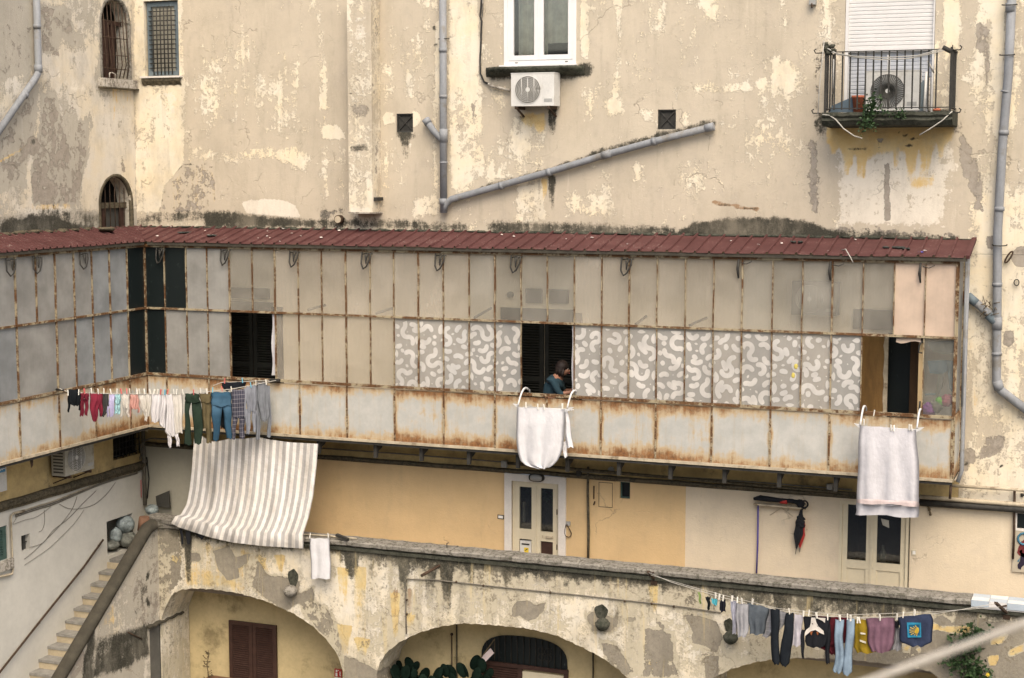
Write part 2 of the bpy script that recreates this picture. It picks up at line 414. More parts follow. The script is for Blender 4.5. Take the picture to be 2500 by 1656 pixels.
TAN = (.49, .427, .328); CREAM = (.715, .655, .53)
MAT = {}
def mk():
    M = MAT
    M['wall'] = plaster("worn_tan_stucco", TAN, CREAM)
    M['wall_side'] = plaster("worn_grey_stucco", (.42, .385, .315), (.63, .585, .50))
    M['arcade'] = plaster("stained_arcade_stucco", (.48, .43, .32), (.68, .635, .54), streak=.62, mildew=.8, bare=((.20, .178, .14), (.29, .26, .205)), och=((.63, .50, .24), (.58, .40, .14)))
    M['yellow'] = plaster("yellow_stucco", (.59, .425, .225), (.63, .48, .29), streak=.10, soilk=.38)
    M['creamp'] = plaster("cream_stucco", (.62, .53, .39), (.67, .59, .46), streak=.10, soilk=.38)
    M['whitep'] = simple("white_limewash", (.57, .55, .485), .9, .07, 1.3, .1, fine=.04)
    M['greyp'] = simple("grey_limewash", (.43, .41, .33), .9, .07, 1.3, .1, fine=.04)
    M['olive'] = simple("dirty_ochre_paint", (.46, .345, .16), .9, .22, 2.2, .2, dirt=(.12, .10, .06), dirt_amt=.35)
    M['inner'] = simple("gallery_wall_paint", (.80, .69, .54), .9, .04, .6, .02, fine=.008)
    M['vault'] = simple("ochre_vault_paint", (.55, .445, .245), .9, .10, 1.6, .12, dirt=(.22, .175, .09), dirt_amt=.30)
    M['concrete'] = stone_block("grey_coping_concrete", (.27, .25, .215), (.085, .08, .06))
    M['mossy'] = stone_block("mossy_dark_stone", (.075, .075, .058), (.03, .033, .024))
    M['sillw'] = stone_block("weathered_white_stone", (.52, .48, .41), (.16, .14, .11))
    M['ledge'] = stone_block("dirty_moulding", (.125, .105, .07), (.05, .045, .032))
    M['tread'] = simple("stair_stone", (.25, .24, .215), .85, .2, 9, .2)
    M['riser'] = simple("stair_riser_plaster", (.46, .39, .27), .9, .12, 5, .15)
    M['beam'] = simple("stair_coping_cement", (.052, .046, .033), .9, .22, 6, .3)
    M['floor'] = simple("terrace_tiles", (.30, .25, .2), .8, .1, 4)
    M['ground'] = simple("courtyard_paving", (.16, .15, .135), .9, .2, 2)
    M['rust'] = frame_metal("rusty_frame")
    M['panelx'] = rust_panel("rusty_sheet_x", 0); M['panely'] = rust_panel("rusty_sheet_y", 1)
    M['pane'] = pane("dusty_pane", (.82, .745, .63), .19, var=.10)
    M['pane2'] = pane("greyer_pane", (.72, .675, .585), .17, var=.14)
    M['frost'] = pane("frosted_pane", (.42, .41, .38), .66)
    M['frostb'] = pane("bluish_frosted_pane", (.37, .385, .385), .70)
    M['film'] = pane("grey_film", (.55, .52, .47), .62, var=.14, oik=.75)
    M['worm'] = pane("white_film_print", (.82, .78, .72), .80, oik=.55, gl=.05)
    M['peach'] = pane("peach_curtain_pane", (.68, .54, .42), .86, var=.15)
    M['dpane'] = dark_pane("dark_speckled_pane")
    M['glass'] = clear_glass("window_glass", refl=2.6)
    M['room'] = simple("dark_room", (.035, .030, .024), .9, .2, 3)
    M['roof'] = roof_metal("red_roof_sheet")
    M['eave'] = simple("eave_dark_metal", (.055, .048, .036), .8, .3, 9, .2)
    M['pvc'] = simple("grey_pipe_plastic", (.225, .235, .245), .6, .14, 3, .08, spec=.3, dirt=(.16, .145, .12), dirt_amt=.35, streak=True)
    M['iron'] = simple("dark_iron", (.035, .033, .028), .7, .3, 12, .2)
    M['rustiron'] = simple("rusty_iron", (.055, .034, .021), .85, .35, 12, .3)
    M['cable'] = simple("black_cable", (.03, .028, .025), .7, .2, 9, 0)
    M['greycable'] = simple("grey_cable", (.16, .145, .115), .8, .2, 9, 0)
    M['strip'] = simple("pale_edge_trim", (.42, .36, .26), .7, .2, 7, .1, dirt=(.13, .09, .05), dirt_amt=.35)
    M['pvcw'] = simple("white_window_plastic", (.70, .69, .67), .45, .04, 3, .0, spec=.4, fine=.02)
    M['shutw'] = simple("white_roller_shutter", (.60, .59, .57), .5, .04, 3, .0, fine=.02)
    M['acw'] = simple("aged_white_casing", (.60, .59, .55), .6, .08, 4, .03, dirt=(.38, .35, .29), dirt_amt=.15)
    M['acd'] = simple("shaded_casing", (.36, .34, .28), .7, .12, 4, .05, dirt=(.20, .18, .13), dirt_amt=.4)  # darker copy of the white casing: shade put into its colour, plus dirt blotches
    M['acg'] = simple("grey_grille", (.145, .14, .12), .7, .1, 8)
    M['grilledark'] = simple("dark_grille", (.06, .058, .05), .7, .1, 8)
    M['brown'] = simple("brown_shutter_wood", (.052, .026, .019), .6, .2, 8, .1)
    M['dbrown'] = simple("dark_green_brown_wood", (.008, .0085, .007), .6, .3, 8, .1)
    M['wood'] = simple("ochre_wood", (.17, .095, .03), .6, .25, 3, .1, streak=True)
    M['green'] = simple("green_shutter_paint", (.055, .10, .085), .6, .2, 8, .1)
    M['dcream'] = simple("cream_door_paint", (.60, .535, .385), .6, .05, 4, .05, fine=.03)
    M['marble'] = simple("white_marble_surround", (.66, .62, .56), .6, .05, 5, .05)
    M['grey'] = simple("grey_plastic", (.33, .33, .31), .6, .08, 5)
    M['bluegrey'] = simple("blue_grey_paint", (.13, .165, .185), .7, .15, 6, .1)
    M['screen'] = simple("dusty_window_net", (.40, .38, .31), .9, .15, 6)
    M['redclay'] = simple("red_clay", (.42, .13, .07), .8, .1, 6)
    M['tarp'] = simple("blue_grey_tarp", (.10, .14, .17), .7, .2, 4)
    M['whitepl'] = simple("white_plastic", (.56, .56, .55), .5, .05, 5, fine=.02)
    M['peg'] = simple("pale_peg_plastic", (.75, .72, .64), .5, .05, 5, fine=.02)
    M['pegr'] = simple("red_peg_plastic", (.65, .16, .15), .5, .05, 5)
    M['pegb'] = simple("blue_peg_plastic", (.15, .42, .55), .5, .05, 5)
    M['line'] = simple("pale_cord", (.42, .40, .35), .8, .1, 5)
    M['leaf'] = simple("leaf_green", (.030, .060, .020), .6, .4, 25, .1)
    M['leafd'] = simple("cactus_green", (.005, .012, .008), .8, .3, 9, .1, spec=.06)
    M['straw'] = simple("dry_stem", (.12, .09, .05), .9, .3, 9)
    M['bag'] = simple("pale_blue_sack", (.30, .35, .35), .45, .45, 9, 1.0, dirt=(.10, .12, .12), dirt_amt=.5)
    M['bag2'] = simple("grey_sack", (.22, .23, .20), .6, .45, 9, 1.0, dirt=(.08, .085, .07), dirt_amt=.5)
    M['tilew'] = simple("white_glazed_tile", (.66, .65, .62), .3, .04, 5)
    M['tileb'] = simple("pale_blue_glazed_tile", (.40, .46, .51), .3, .04, 5)
    M['red'] = simple("sign_red", (.40, .035, .03), .5, .05, 5)
    M['white'] = simple("sign_white", (.75, .73, .68), .5, .03, 5)
    M['yel'] = simple("sticker_yellow", (.75, .55, .05), .5, .05, 5)
    M['blue'] = simple("sign_blue", (.05, .22, .42), .5, .05, 5)
    M['indigo'] = simple("indigo_pole", (.09, .075, .28), .5, .08, 5)
    M['black'] = simple("black_fabric", (.012, .013, .016), .9, .3, 9)
    M['skin'] = simple("skin", (.26, .13, .085), .55, .06, 6, .02, fine=.02)
    M['hair'] = simple("dark_brown_hair", (.014, .008, .006), .6, .4, 40, .4)
    M['shirt'] = cloth("teal_blue_shirt", (.020, .040, .052), .18)
    M['trouser'] = cloth("dark_trousers", (.03, .03, .035), .2)
    M['sheet'] = cloth("white_cotton", (.60, .595, .60), .05)
    M['sheet2'] = cloth("white_linen", (.54, .53, .545), .06)
    M['lace'] = cloth("pink_lace_border", (.56, .47, .45), .1)
    M['stripe'] = stripes("grey_white_stripes")
    M['sheetin'] = cloth("beige_curtain", (.90, .82, .68), .15)
    M['terra'] = simple("terracotta_lid", (.14, .075, .045), .85, .2, 8, .2)
    M['doorg'] = simple("grey_steel_door", (.12, .115, .10), .7, .2, 3, .1)
    M['litter'] = simple("white_scrap", (.68, .62, .56), .8, .1, 8)
    M['litterd'] = simple("dark_scrap", (.035, .04, .035), .8, .3, 8)
    M['rope'] = simple("pale_rope", (.38, .35, .30), .8, .1, 20, .2)
    M['opp'] = simple("opposite_stucco", (.50, .42, .31), .9, .2, 1.0, .2)
    M['paint'] = simple("picture_ground", (.40, .355, .27), .7, .1, 6)
    M['pblue'] = simple("picture_blue", (.045, .15, .22), .6, .2, 8)
    M['pmaroon'] = simple("picture_maroon", (.12, .02, .02), .6, .3, 8)
    M['pdark'] = simple("picture_dark", (.02, .015, .03), .6, .3, 8)
mk()
# ------------------------------------------------------------------ plaster walls with openings and worn areas
CH = {'cr': 0, 'gr': 1, 'mo': 2, 'oc': 3, 'wh': 4, 'ru': 5}
class Wear:
    def __init__(s, U, Zv, conv, base=.30):
        s.P = np.stack([U, Zv], 1); s.c = np.zeros((6, len(U))); s.conv = conv; s.c[0] = base
    def pts(s, q, raw): return np.array(q, float) if raw else np.array([s.conv(*a) for a in q], float)
    def put(s, ch, v, sub=False):
        i = CH[ch]
        s.c[i] = s.c[i] * (1 - v) if sub else np.maximum(s.c[i], v)
    def seg(s, a, b):
        d = b - a; L = max(1e-9, (d**2).sum())
        t = np.clip(((s.P - a) @ d) / L, 0, 1)
        return np.hypot(*((s.P - a - t[:, None] * d).T))
    def poly(s, ch, q, amt=1., soft=.10, raw=False, sub=False):
        q = s.pts(q, raw); n = len(q); d = np.full(len(s.P), 1e9); ins = np.zeros(len(s.P), bool)
        for i in range(n):
            a, b = q[i], q[(i+1) % n]; d = np.minimum(d, s.seg(a, b))
            cond = (a[1] > s.P[:, 1]) != (b[1] > s.P[:, 1])
            xi = (b[0]-a[0]) * (s.P[:, 1]-a[1]) / ((b[1]-a[1]) or 1e-9) + a[0]
            ins ^= cond & (s.P[:, 0] < xi)
        sd = np.where(ins, -d, d)
        s.put(ch, amt * np.clip(.5 - sd / (2*soft), 0, 1), sub)
    def line(s, ch, q, w, amt=1., soft=.08, raw=False):
        q = s.pts(q, raw); d = np.full(len(s.P), 1e9)
        for a, b in zip(q[:-1], q[1:]): d = np.minimum(d, s.seg(a, b))
        s.put(ch, amt * np.clip(1 - (d - w/2) / soft, 0, 1))
    def blob(s, ch, px, py, r, amt=1., soft=.1):
        a = np.array(s.conv(px, py)); d = np.hypot(*((s.P - a).T))
        s.put(ch, amt * np.clip(1 - (d - r) / soft, 0, 1))
    def drip(s, ch, px, py, w, py2, amt=1.):
        a = np.array(s.conv(px, py)); b = np.array(s.conv(px, py2))
        t = np.clip((a[1] - s.P[:, 1]) / max(1e-6, a[1]-b[1]), -0.02, 1)
        ww = w/2 * (1 - .55*np.clip(t, 0, 1))
        k = np.clip(1 - (np.abs(s.P[:, 0]-a[0]) - ww) / .06, 0, 1) * ((s.P[:, 1] < a[1]+.03) & (s.P[:, 1] > b[1]))
        s.put(ch, amt * k * (1 - .5*np.clip(t, 0, 1)))

def wall(name, axis, c, u0, u1, z0, z1, mat, ops=(), step=.05, wear=None, inward=1, label=None, cat='wall', parent=None, extra=()):
    """Sheet of wall on plane y=c ('y') or x=c ('x') with openings; each opening has reveals of its own depth."""
    P = (lambda u, z, d=0: (u, c + inward*d, z)) if axis == 'y' else (lambda u, z, d=0: (c + inward*d, u, z))
    top = z1 if callable(z1) else (lambda u: z1)
    us = set(np.round(np.linspace(u0, u1, max(2, int((u1-u0)/step)+1)), 5))
    for o in ops:
        us.add(round(o['u0'], 5)); us.add(round(o['u1'], 5))
        if callable(o['zt']):
            for k in np.linspace(o['u0'], o['u1'], max(14, int((o['u1']-o['u0'])/.04))): us.add(round(float(k), 5))
    us = sorted(min(max(u, u0), u1) for u in us if u0-2e-5 <= u <= u1+2e-5)
    mb = MB(); idx = {}
    def vid(u, z, d=0):
        k = (round(u, 4), round(z, 4), round(d, 4))
        if k not in idx: idx[k] = len(mb.v); mb.v.append(P(u, z, d))
        return idx[k]
    flip = (axis == 'y') == (inward > 0)
    def quad(a, b, cc, d):
        mb.f.append([a, b, cc, d]); mb.m.append(0); mb.sm.append(False)
    for a, b in zip(us[:-1], us[1:]):
        if b - a < 1e-4: continue
        m = (a+b)/2
        iv = [[(z0, z0), (top(a), top(b))]]
        for o in sorted((o for o in ops if o['u0'] < m < o['u1']), key=lambda o: o['zb']):
            zt = o['zt'] if callable(o['zt']) else (lambda u, q=o['zt']: q)
            last = iv.pop()
            if o['zb'] > z0 + 1e-4: iv.append([last[0], (o['zb'], o['zb'])])
            iv.append([(zt(a), zt(b)), last[1]])
        for lo, hi in iv:
            n = max(1, int(math.ceil(max(hi[0]-lo[0], hi[1]-lo[1]) / step)))
            for k in range(n):
                f0, f1 = k/n, (k+1)/n
                za0 = lo[0]+(hi[0]-lo[0])*f0; za1 = lo[0]+(hi[0]-lo[0])*f1
                zb0 = lo[1]+(hi[1]-lo[1])*f0; zb1 = lo[1]+(hi[1]-lo[1])*f1
                quad(vid(a, za0), vid(b, zb0), vid(b, zb1), vid(a, za1))
    for o in ops:
        D = o.get('d', .25)
        if callable(o['zt']):
            k = [u for u in us if o['u0']-1e-6 <= u <= o['u1']+1e-6]
            path = [(o['u0'], o['zb'])] + [(u, o['zt'](u)) for u in k] + [(o['u1'], o['zb'])]
        else:
            path = [(o['u0'], o['zb']), (o['u0'], o['zt']), (o['u1'], o['zt']), (o['u1'], o['zb'])]
        if o.get('floor', True): path.append(path[0])
        for p, q in zip(path[:-1], path[1:]):
            nn = max(1, int(math.hypot(q[0]-p[0], q[1]-p[1]) / .12)); nd = max(1, int(D/.12))
            for i in range(nn):
                for j in range(nd):
                    A = [p[0]+(q[0]-p[0])*i/nn, p[1]+(q[1]-p[1])*i/nn]; B = [p[0]+(q[0]-p[0])*(i+1)/nn, p[1]+(q[1]-p[1])*(i+1)/nn]
                    quad(vid(*A, D*j/nd), vid(*B, D*j/nd), vid(*B, D*(j+1)/nd), vid(*A, D*(j+1)/nd))
    for f in extra: f(mb)
    o = mb.build(name, mat, parent, label, cat if parent is None else None)
    if wear is not None:
        V = np.array(mb.v)
        cc = wear(V[:, 0] if axis == 'y' else V[:, 1], V[:, 2])
        for nm, rows in (("wear_a", (0, 1, 2)), ("wear_b", (3, 4, 5))):
            at = o.data.attributes.new(nm, 'FLOAT_COLOR', 'POINT')
            buf = np.ones((len(V), 4), np.float32); buf[:, :3] = np.clip(cc[list(rows)].T, 0, 1)
            at.data.foreach_set("color", buf.ravel())
    return o

cM = lambda px, py: (Y(px, py, 0).x, Y(px, py, 0).z)
cL = lambda px, py: (X(px, py, XL).y, X(px, py, XL).z)
cA = lambda px, py: (Y(px, py, YA).x, Y(px, py, YA).z)
cS = lambda px, py: (X(px, py, XS).y, X(px, py, XS).z)

def wear_main(U, V):
    w = Wear(U, V, cM, .28)
    # big missing-coat / repaint areas, top left to right
    w.poly('cr', [(325,-60),(448,-60),(449,120),(452,300),(450,400),(405,460),(390,520),(325,530)], .72, .05)
    w.poly('wh', [(372,215),(440,215),(430,290),(380,285)], .50, .12)
    w.line('cr', [(480,376),(560,386),(640,372),(742,388)], .12, .62, .22)
    w.poly('cr', [(480,130),(570,150),(550,210),(500,195)], .58, .2)
    w.poly('cr', [(735,-40),(788,-40),(800,100),(766,70)], .62, .12)
    w.poly('cr', [(768,60),(794,70),(804,270),(778,272)], .72, .05)
    w.poly('cr', [(774,300),(820,305),(846,325),(846,343),(786,343)], .74, .06)
    w.poly('cr', [(783,350),(808,350),(806,490),(780,490)], .52, .1)
    w.line('cr', [(735,60),(724,210)], .05, .60, .08)
    w.poly('gr', [(600,-60),(640,-60),(625,12),(600,10)], .55, .15)
    w.poly('cr', [(1092,-60),(1168,-60),(1178,180),(1188,430),(1160,450),(1094,470)], .66, .07)
    w.poly('wh', [(1095,60),(1160,60),(1165,170),(1100,180)], .42, .2)
    w.poly('gr', [(1142,250),(1165,248),(1168,300),(1150,305)], .55, .06)
    w.poly('cr', [(925,150),(965,160),(960,200),(935,190)], .62, .12)
    w.blob('cr', 950, 290, .10, .9, .04); w.blob('cr', 1012, 292, .10, .8, .08)
    w.poly('cr', [(1003,-10),(1075,-10),(1072,30),(1010,18)], .6, .1)
    w.poly('cr', [(1013,470),(1072,460),(1076,535),(1000,535)], .66, .12)
    w.poly('cr', [(1415,-60),(1436,-60),(1438,150),(1417,150)], .85, .03)
    w.poly('cr', [(1540,-60),(1640,-60),(1630,90),(1580,110),(1545,60)], .68, .3)
    w.poly('cr', [(1655,-60),(1780,-60),(1770,60),(1700,80)], .62, .3)
    w.line('cr', [(1655,222),(1720,208),(1790,214),(1860,205)], .10, .66, .16)
    w.line('cr', [(1508,-60),(1510,120),(1503,235)], .05, .62, .09)
    w.line('cr', [(1700,60),(1683,110),(1660,170),(1662,220)], .04, .6, .1)
    w.poly('cr', [(1470,238),(1520,240),(1528,280),(1480,296)], .66, .08)
    w.poly('cr', [(1555,265),(1600,262),(1600,305),(1570,300)], .7, .08)
    w.poly('cr', [(1655,270),(1690,262),(1690,320),(1660,318)], .66, .08)
    w.poly('cr', [(1240,275),(1350,275),(1345,340),(1348,560),(1240,560)], .64, .15)
    w.poly('cr', [(1410,190),(1468,200),(1465,310),(1412,320)], .58, .18)
    w.poly('cr', [(1640,370),(1720,400),(1760,470),(1690,500),(1640,460)], .5, .25)
    w.poly('cr', [(1365,450),(1510,450),(1520,540),(1365,540)], .58, .2)
    w.poly('cr', [(1545,400),(1566,402),(1562,440),(1552,446)], .8, .04)
    w.poly('cr', [(1870,-60),(1960,-60),(1950,120),(1890,120)], .66, .3)
    w.poly('cr', [(1860,110),(1960,150),(1960,230),(1870,240)], .70, .25)
    w.poly('cr', [(1985,-60),(2050,-60),(2048,110),(2000,110)], .6, .2)
    w.poly('cr', [(2300,-60),(2360,-60),(2345,110),(2318,130),(2300,60)], .75, .06)
    w.poly('cr', [(2350,-60),(2520,-60),(2520,1300),(2335,1300),(2335,560),(2370,300)], .60, .2)
    w.poly('cr', [(2424,-60),(2456,-60),(2446,560),(2420,560)], .9, .04)
    w.poly('gr', [(2378,50),(2420,60),(2422,190),(2412,260),(2395,240),(2398,140),(2375,120)], .62, .07)
    w.poly('gr', [(2345,250),(2372,250),(2360,320),(2400,420),(2412,520),(2375,520),(2340,400),(2325,330)], .58, .08)
    w.poly('gr', [(2470,330),(2500,330),(2500,480),(2475,460)], .5, .1)
    w.poly('gr', [(2410,575),(2425,570),(2450,600),(2440,625),(2405,610)], .6, .05)
    w.blob('gr', 2495, 628, .13, 1., .05); w.poly('gr', [(2450,808),(2472,808),(2478,836),(2462,850),(2448,840)], .95, .03)
    w.poly('gr', [(2380,1130),(2400,1055),(2440,1050),(2462,1070),(2450,1110),(2420,1120)], .66, .08)
    w.poly('gr', [(2340,1095),(2375,1090),(2395,1120),(2360,1150),(2335,1160)], .62, .08)
    w.poly('oc', [(2335,620),(2420,700),(2420,1000),(2335,1040)], .42, .3)
    w.poly('cr', [(1480,20),(1960,20),(1960,250),(1640,300),(1470,180)], .44, .4); w.poly('cr', [(470,60),(760,60),(770,420),(540,430),(470,300)], .40, .3)
    w.poly('cr', [(1100,330),(1260,330),(1400,430),(1100,500)], .52, .3)
    # bare tuff showing at lower left
    st = [(391,512),(404,457),(446,404),(493,397),(526,415),(533,497),(500,516),(420,525)]
    w.poly('cr', st, .8, .04, sub=True); w.poly('gr', st, .46, .04); w.poly('oc', st, .43, .05)
    w.line('mo', [(391,514),(404,457),(446,404),(493,397),(526,415)], .01, .6, .02)
    w.poly('wh', [(588,492),(640,486),(690,488),(722,503),(735,533),(600,522)], .95, .05)
    # soot and moss along the flashing above the roof
    w.line('mo', [(340,545),(400,530),(480,528),(560,530)], .10, .50, .16)
    w.poly('mo', [(495,516),(560,514),(640,526),(760,534),(790,556),(500,560)], .80, .08)
    w.line('mo', [(760,548),(860,545),(950,546),(1050,556),(1130,556)], .08, .58, .14)
    w.poly('mo', [(770,500),(850,495),(850,545),(780,545)], .46, .15)
    w.poly('gr', [(778,505),(846,500),(850,540),(775,540)], .55, .1)
    w.line('mo', [(1200,556),(1300,556),(1400,560),(1500,566),(1640,568)], .09, .64, .15)
    w.poly('mo', [(1330,548),(1520,545),(1560,566),(1340,570)], .66, .12)
    w.poly('mo', [(1635,572),(1668,556),(1700,542),(1800,532),(1905,530),(1960,538),(2010,552),(2090,585),(1640,590)], .86, .07)
    w.line('mo', [(2060,574),(2150,578),(2330,590)], .07, .6, .14)
    w.line('gr', [(2060,566),(2150,572),(2330,584)], .12, .50, .14)
    w.line('ru', [(1740,494),(1790,503),(1850,512)], .03, .8, .04); w.line('mo', [(1745,497),(1800,506),(1850,512)], .012, .6, .03)
    w.line('ru', [(1345,395),(1348,520)], .02, .3, .05)
    # soot below and beside fixtures
    w.poly('mo', [(1192,164),(1230,160),(1235,168),(1235,195),(1196,200),(1186,180)], .72, .07)
    w.poly('mo', [(1405,158),(1440,150),(1455,165),(1445,185),(1405,196)], .72, .07)
    w.poly('mo', [(1186,176),(1448,172),(1450,190),(1350,200),(1195,196)], .70, .06)
    w.poly('gr', [(1345,185),(1380,188),(1372,300),(1345,310)], .55, .12)
    w.drip('mo', 1348, 262, .13, 335, .75); w.drip('mo', 1272, 285, .08, 312, .6)
    w.poly('oc', [(1262,272),(1335,272),(1335,310),(1318,335),(1300,318),(1265,300)], .80, .1)
    w.drip('oc', 1330, 440, .07, 500, .7); w.drip('mo', 1348, 432, .07, 520, .95)
    w.poly('mo', [(964,322),(1016,322),(1012,340),(966,340)], .62, .06); w.drip('mo', 990, 322, .16, 390, .78); w.drip('mo', 975, 325, .06, 350, .7); w.drip('wh', 1000, 350, .05, 395, .7); w.drip('wh', 984, 345, .04, 370, .6)
    w.poly('mo', [(1602,316),(1652,316),(1656,336),(1604,338)], .62, .06)
    w.line('mo', [(1105,488),(1210,452),(1340,420),(1450,380),(1560,345),(1660,320),(1740,300)], .05, .60, .09)
    w.line('mo', [(1450,372),(1540,350),(1600,336)], .05, .5, .06)
    for px, q in ((1060,70),(1064,110),(1088,120)): w.blob('mo', px, q, .03, .6, .05)
    w.line('cr', [(1071,60),(1068,220),(1062,330),(1064,500)], .05, .70, .08)
    # balcony surround
    w.poly('gr', [(1985,90),(2012,100),(2016,280),(1990,300),(1978,240)], .55, .15); w.poly('mo', [(1985,100),(2014,95),(2016,300),(1992,310)], .52, .14); w.poly('mo', [(2318,100),(2345,100),(2345,300),(2320,300)], .40, .1)
    w.poly('mo', [(1992,112),(2040,100),(2052,130),(2000,150)], .55, .10); w.poly('mo', [(1975,245),(2010,240),(2010,310),(1985,300)], .48, .12)
    w.poly('mo', [(1990,275),(2340,270),(2335,305),(2000,308)], .82, .05)
    w.drip('mo', 2005, 300, .16, 350, .7); w.poly('gr', [(1962,320),(2010,330),(2008,520),(1990,550),(1965,480)], .56, .12)
    w.poly('wh', [(2025,330),(2330,330),(2345,400),(2310,560),(2040,560),(2030,430)], .62, .15)
    w.poly('oc', [(2015,302),(2325,302),(2325,345),(2250,360),(2120,385),(2060,372),(2018,350)], .95, .12)
    for px, p2, ww in ((2035,380,.14),(2070,430,.2),(2105,440,.2),(2190,420,.12),(2225,460,.16),(2262,440,.2),(2300,400,.14)): w.drip('oc', px, 320, ww, p2, .95)
    w.poly('oc', [(2200,430),(2300,410),(2290,455),(2215,475)], .56, .1); w.poly('ru', [(2225,425),(2285,405),(2300,370),(2306,395),(2270,445)], .55, .08)
    w.poly('gr', [(2155,395),(2176,395),(2174,540),(2158,545)], .72, .05); w.drip('gr', 2148, 340, .07, 400, .65)
    w.line('mo', [(2195,325),(2215,335),(2235,342)], .012, .7, .02); w.line('mo', [(2195,350),(2225,356)], .015, .7, .02); w.line('mo', [(2070,366),(2112,362)], .015, .6, .02)
    w.line('gr', [(2075,570),(2120,560),(2140,552),(2180,572),(2260,566)], .03, .5, .05)
    # terrace-level slice at far right
    w.line('mo', [(2330,1228),(2520,1250)], .05, .4, .08)
    for px in (2358, 2405, 2442, 2476): w.blob('mo', px, 1133 + (px-2358)*.04, .015, .95, .012)
    w.line('gr', [(2358,1127),(2500,1136)], .02, .46, .03)
    return w.c

def wear_side(U, V):
    w = Wear(U, V, cL, .52)
    g1 = [(105,235),(135,225),(148,300),(172,345),(188,295),(214,288),(216,380),(205,420),(192,500),(80,505),(74,420),(98,310)]
    for q, a in ((g1, .66), ([(97,10),(170,25),(182,85),(146,96),(147,143),(102,132)], .62), ([(160,88),(200,90),(205,143),(163,143)], .5),
                 ([(0,0),(82,0),(86,165),(0,200)], .48), ([(0,330),(90,200),(82,330),(60,440),(0,470)], .58), ([(292,368),(314,372),(312,425),(294,425)], .55)):
        w.poly('cr', q, .9, .04, sub=True); w.poly('gr', q, a * .78, .06)
    w.poly('cr', [(100,135),(235,100),(240,300),(220,290),(200,300),(100,200)], .72, .12)
    w.poly('wh', [(110,150),(230,210),(250,250),(160,230)], .48, .15)
    w.poly('cr', [(225,215),(335,215),(335,520),(195,520),(218,380)], .80, .08)
    for px in (268, 276, 285, 293, 301, 310, 318): w.drip('oc', px, 214, .05, 300 + (px * 37) % 40, .52)
    w.blob('gr', 80, 356, .13, 1., .06); w.blob('mo', 81, 345, .05, .6, .04)
    w.line('oc', [(0,395),(40,372),(75,352)], .03, .7, .03)
    w.poly('mo', [(0,545),(55,530),(75,520),(140,526),(160,540),(235,552),(240,575),(0,600)], .88, .07)
    w.line('mo', [(0,560),(120,535),(240,540)], .22, .52, .22); w.line('oc', [(60,505),(180,502)], .08, .45, .12)
    return w.c

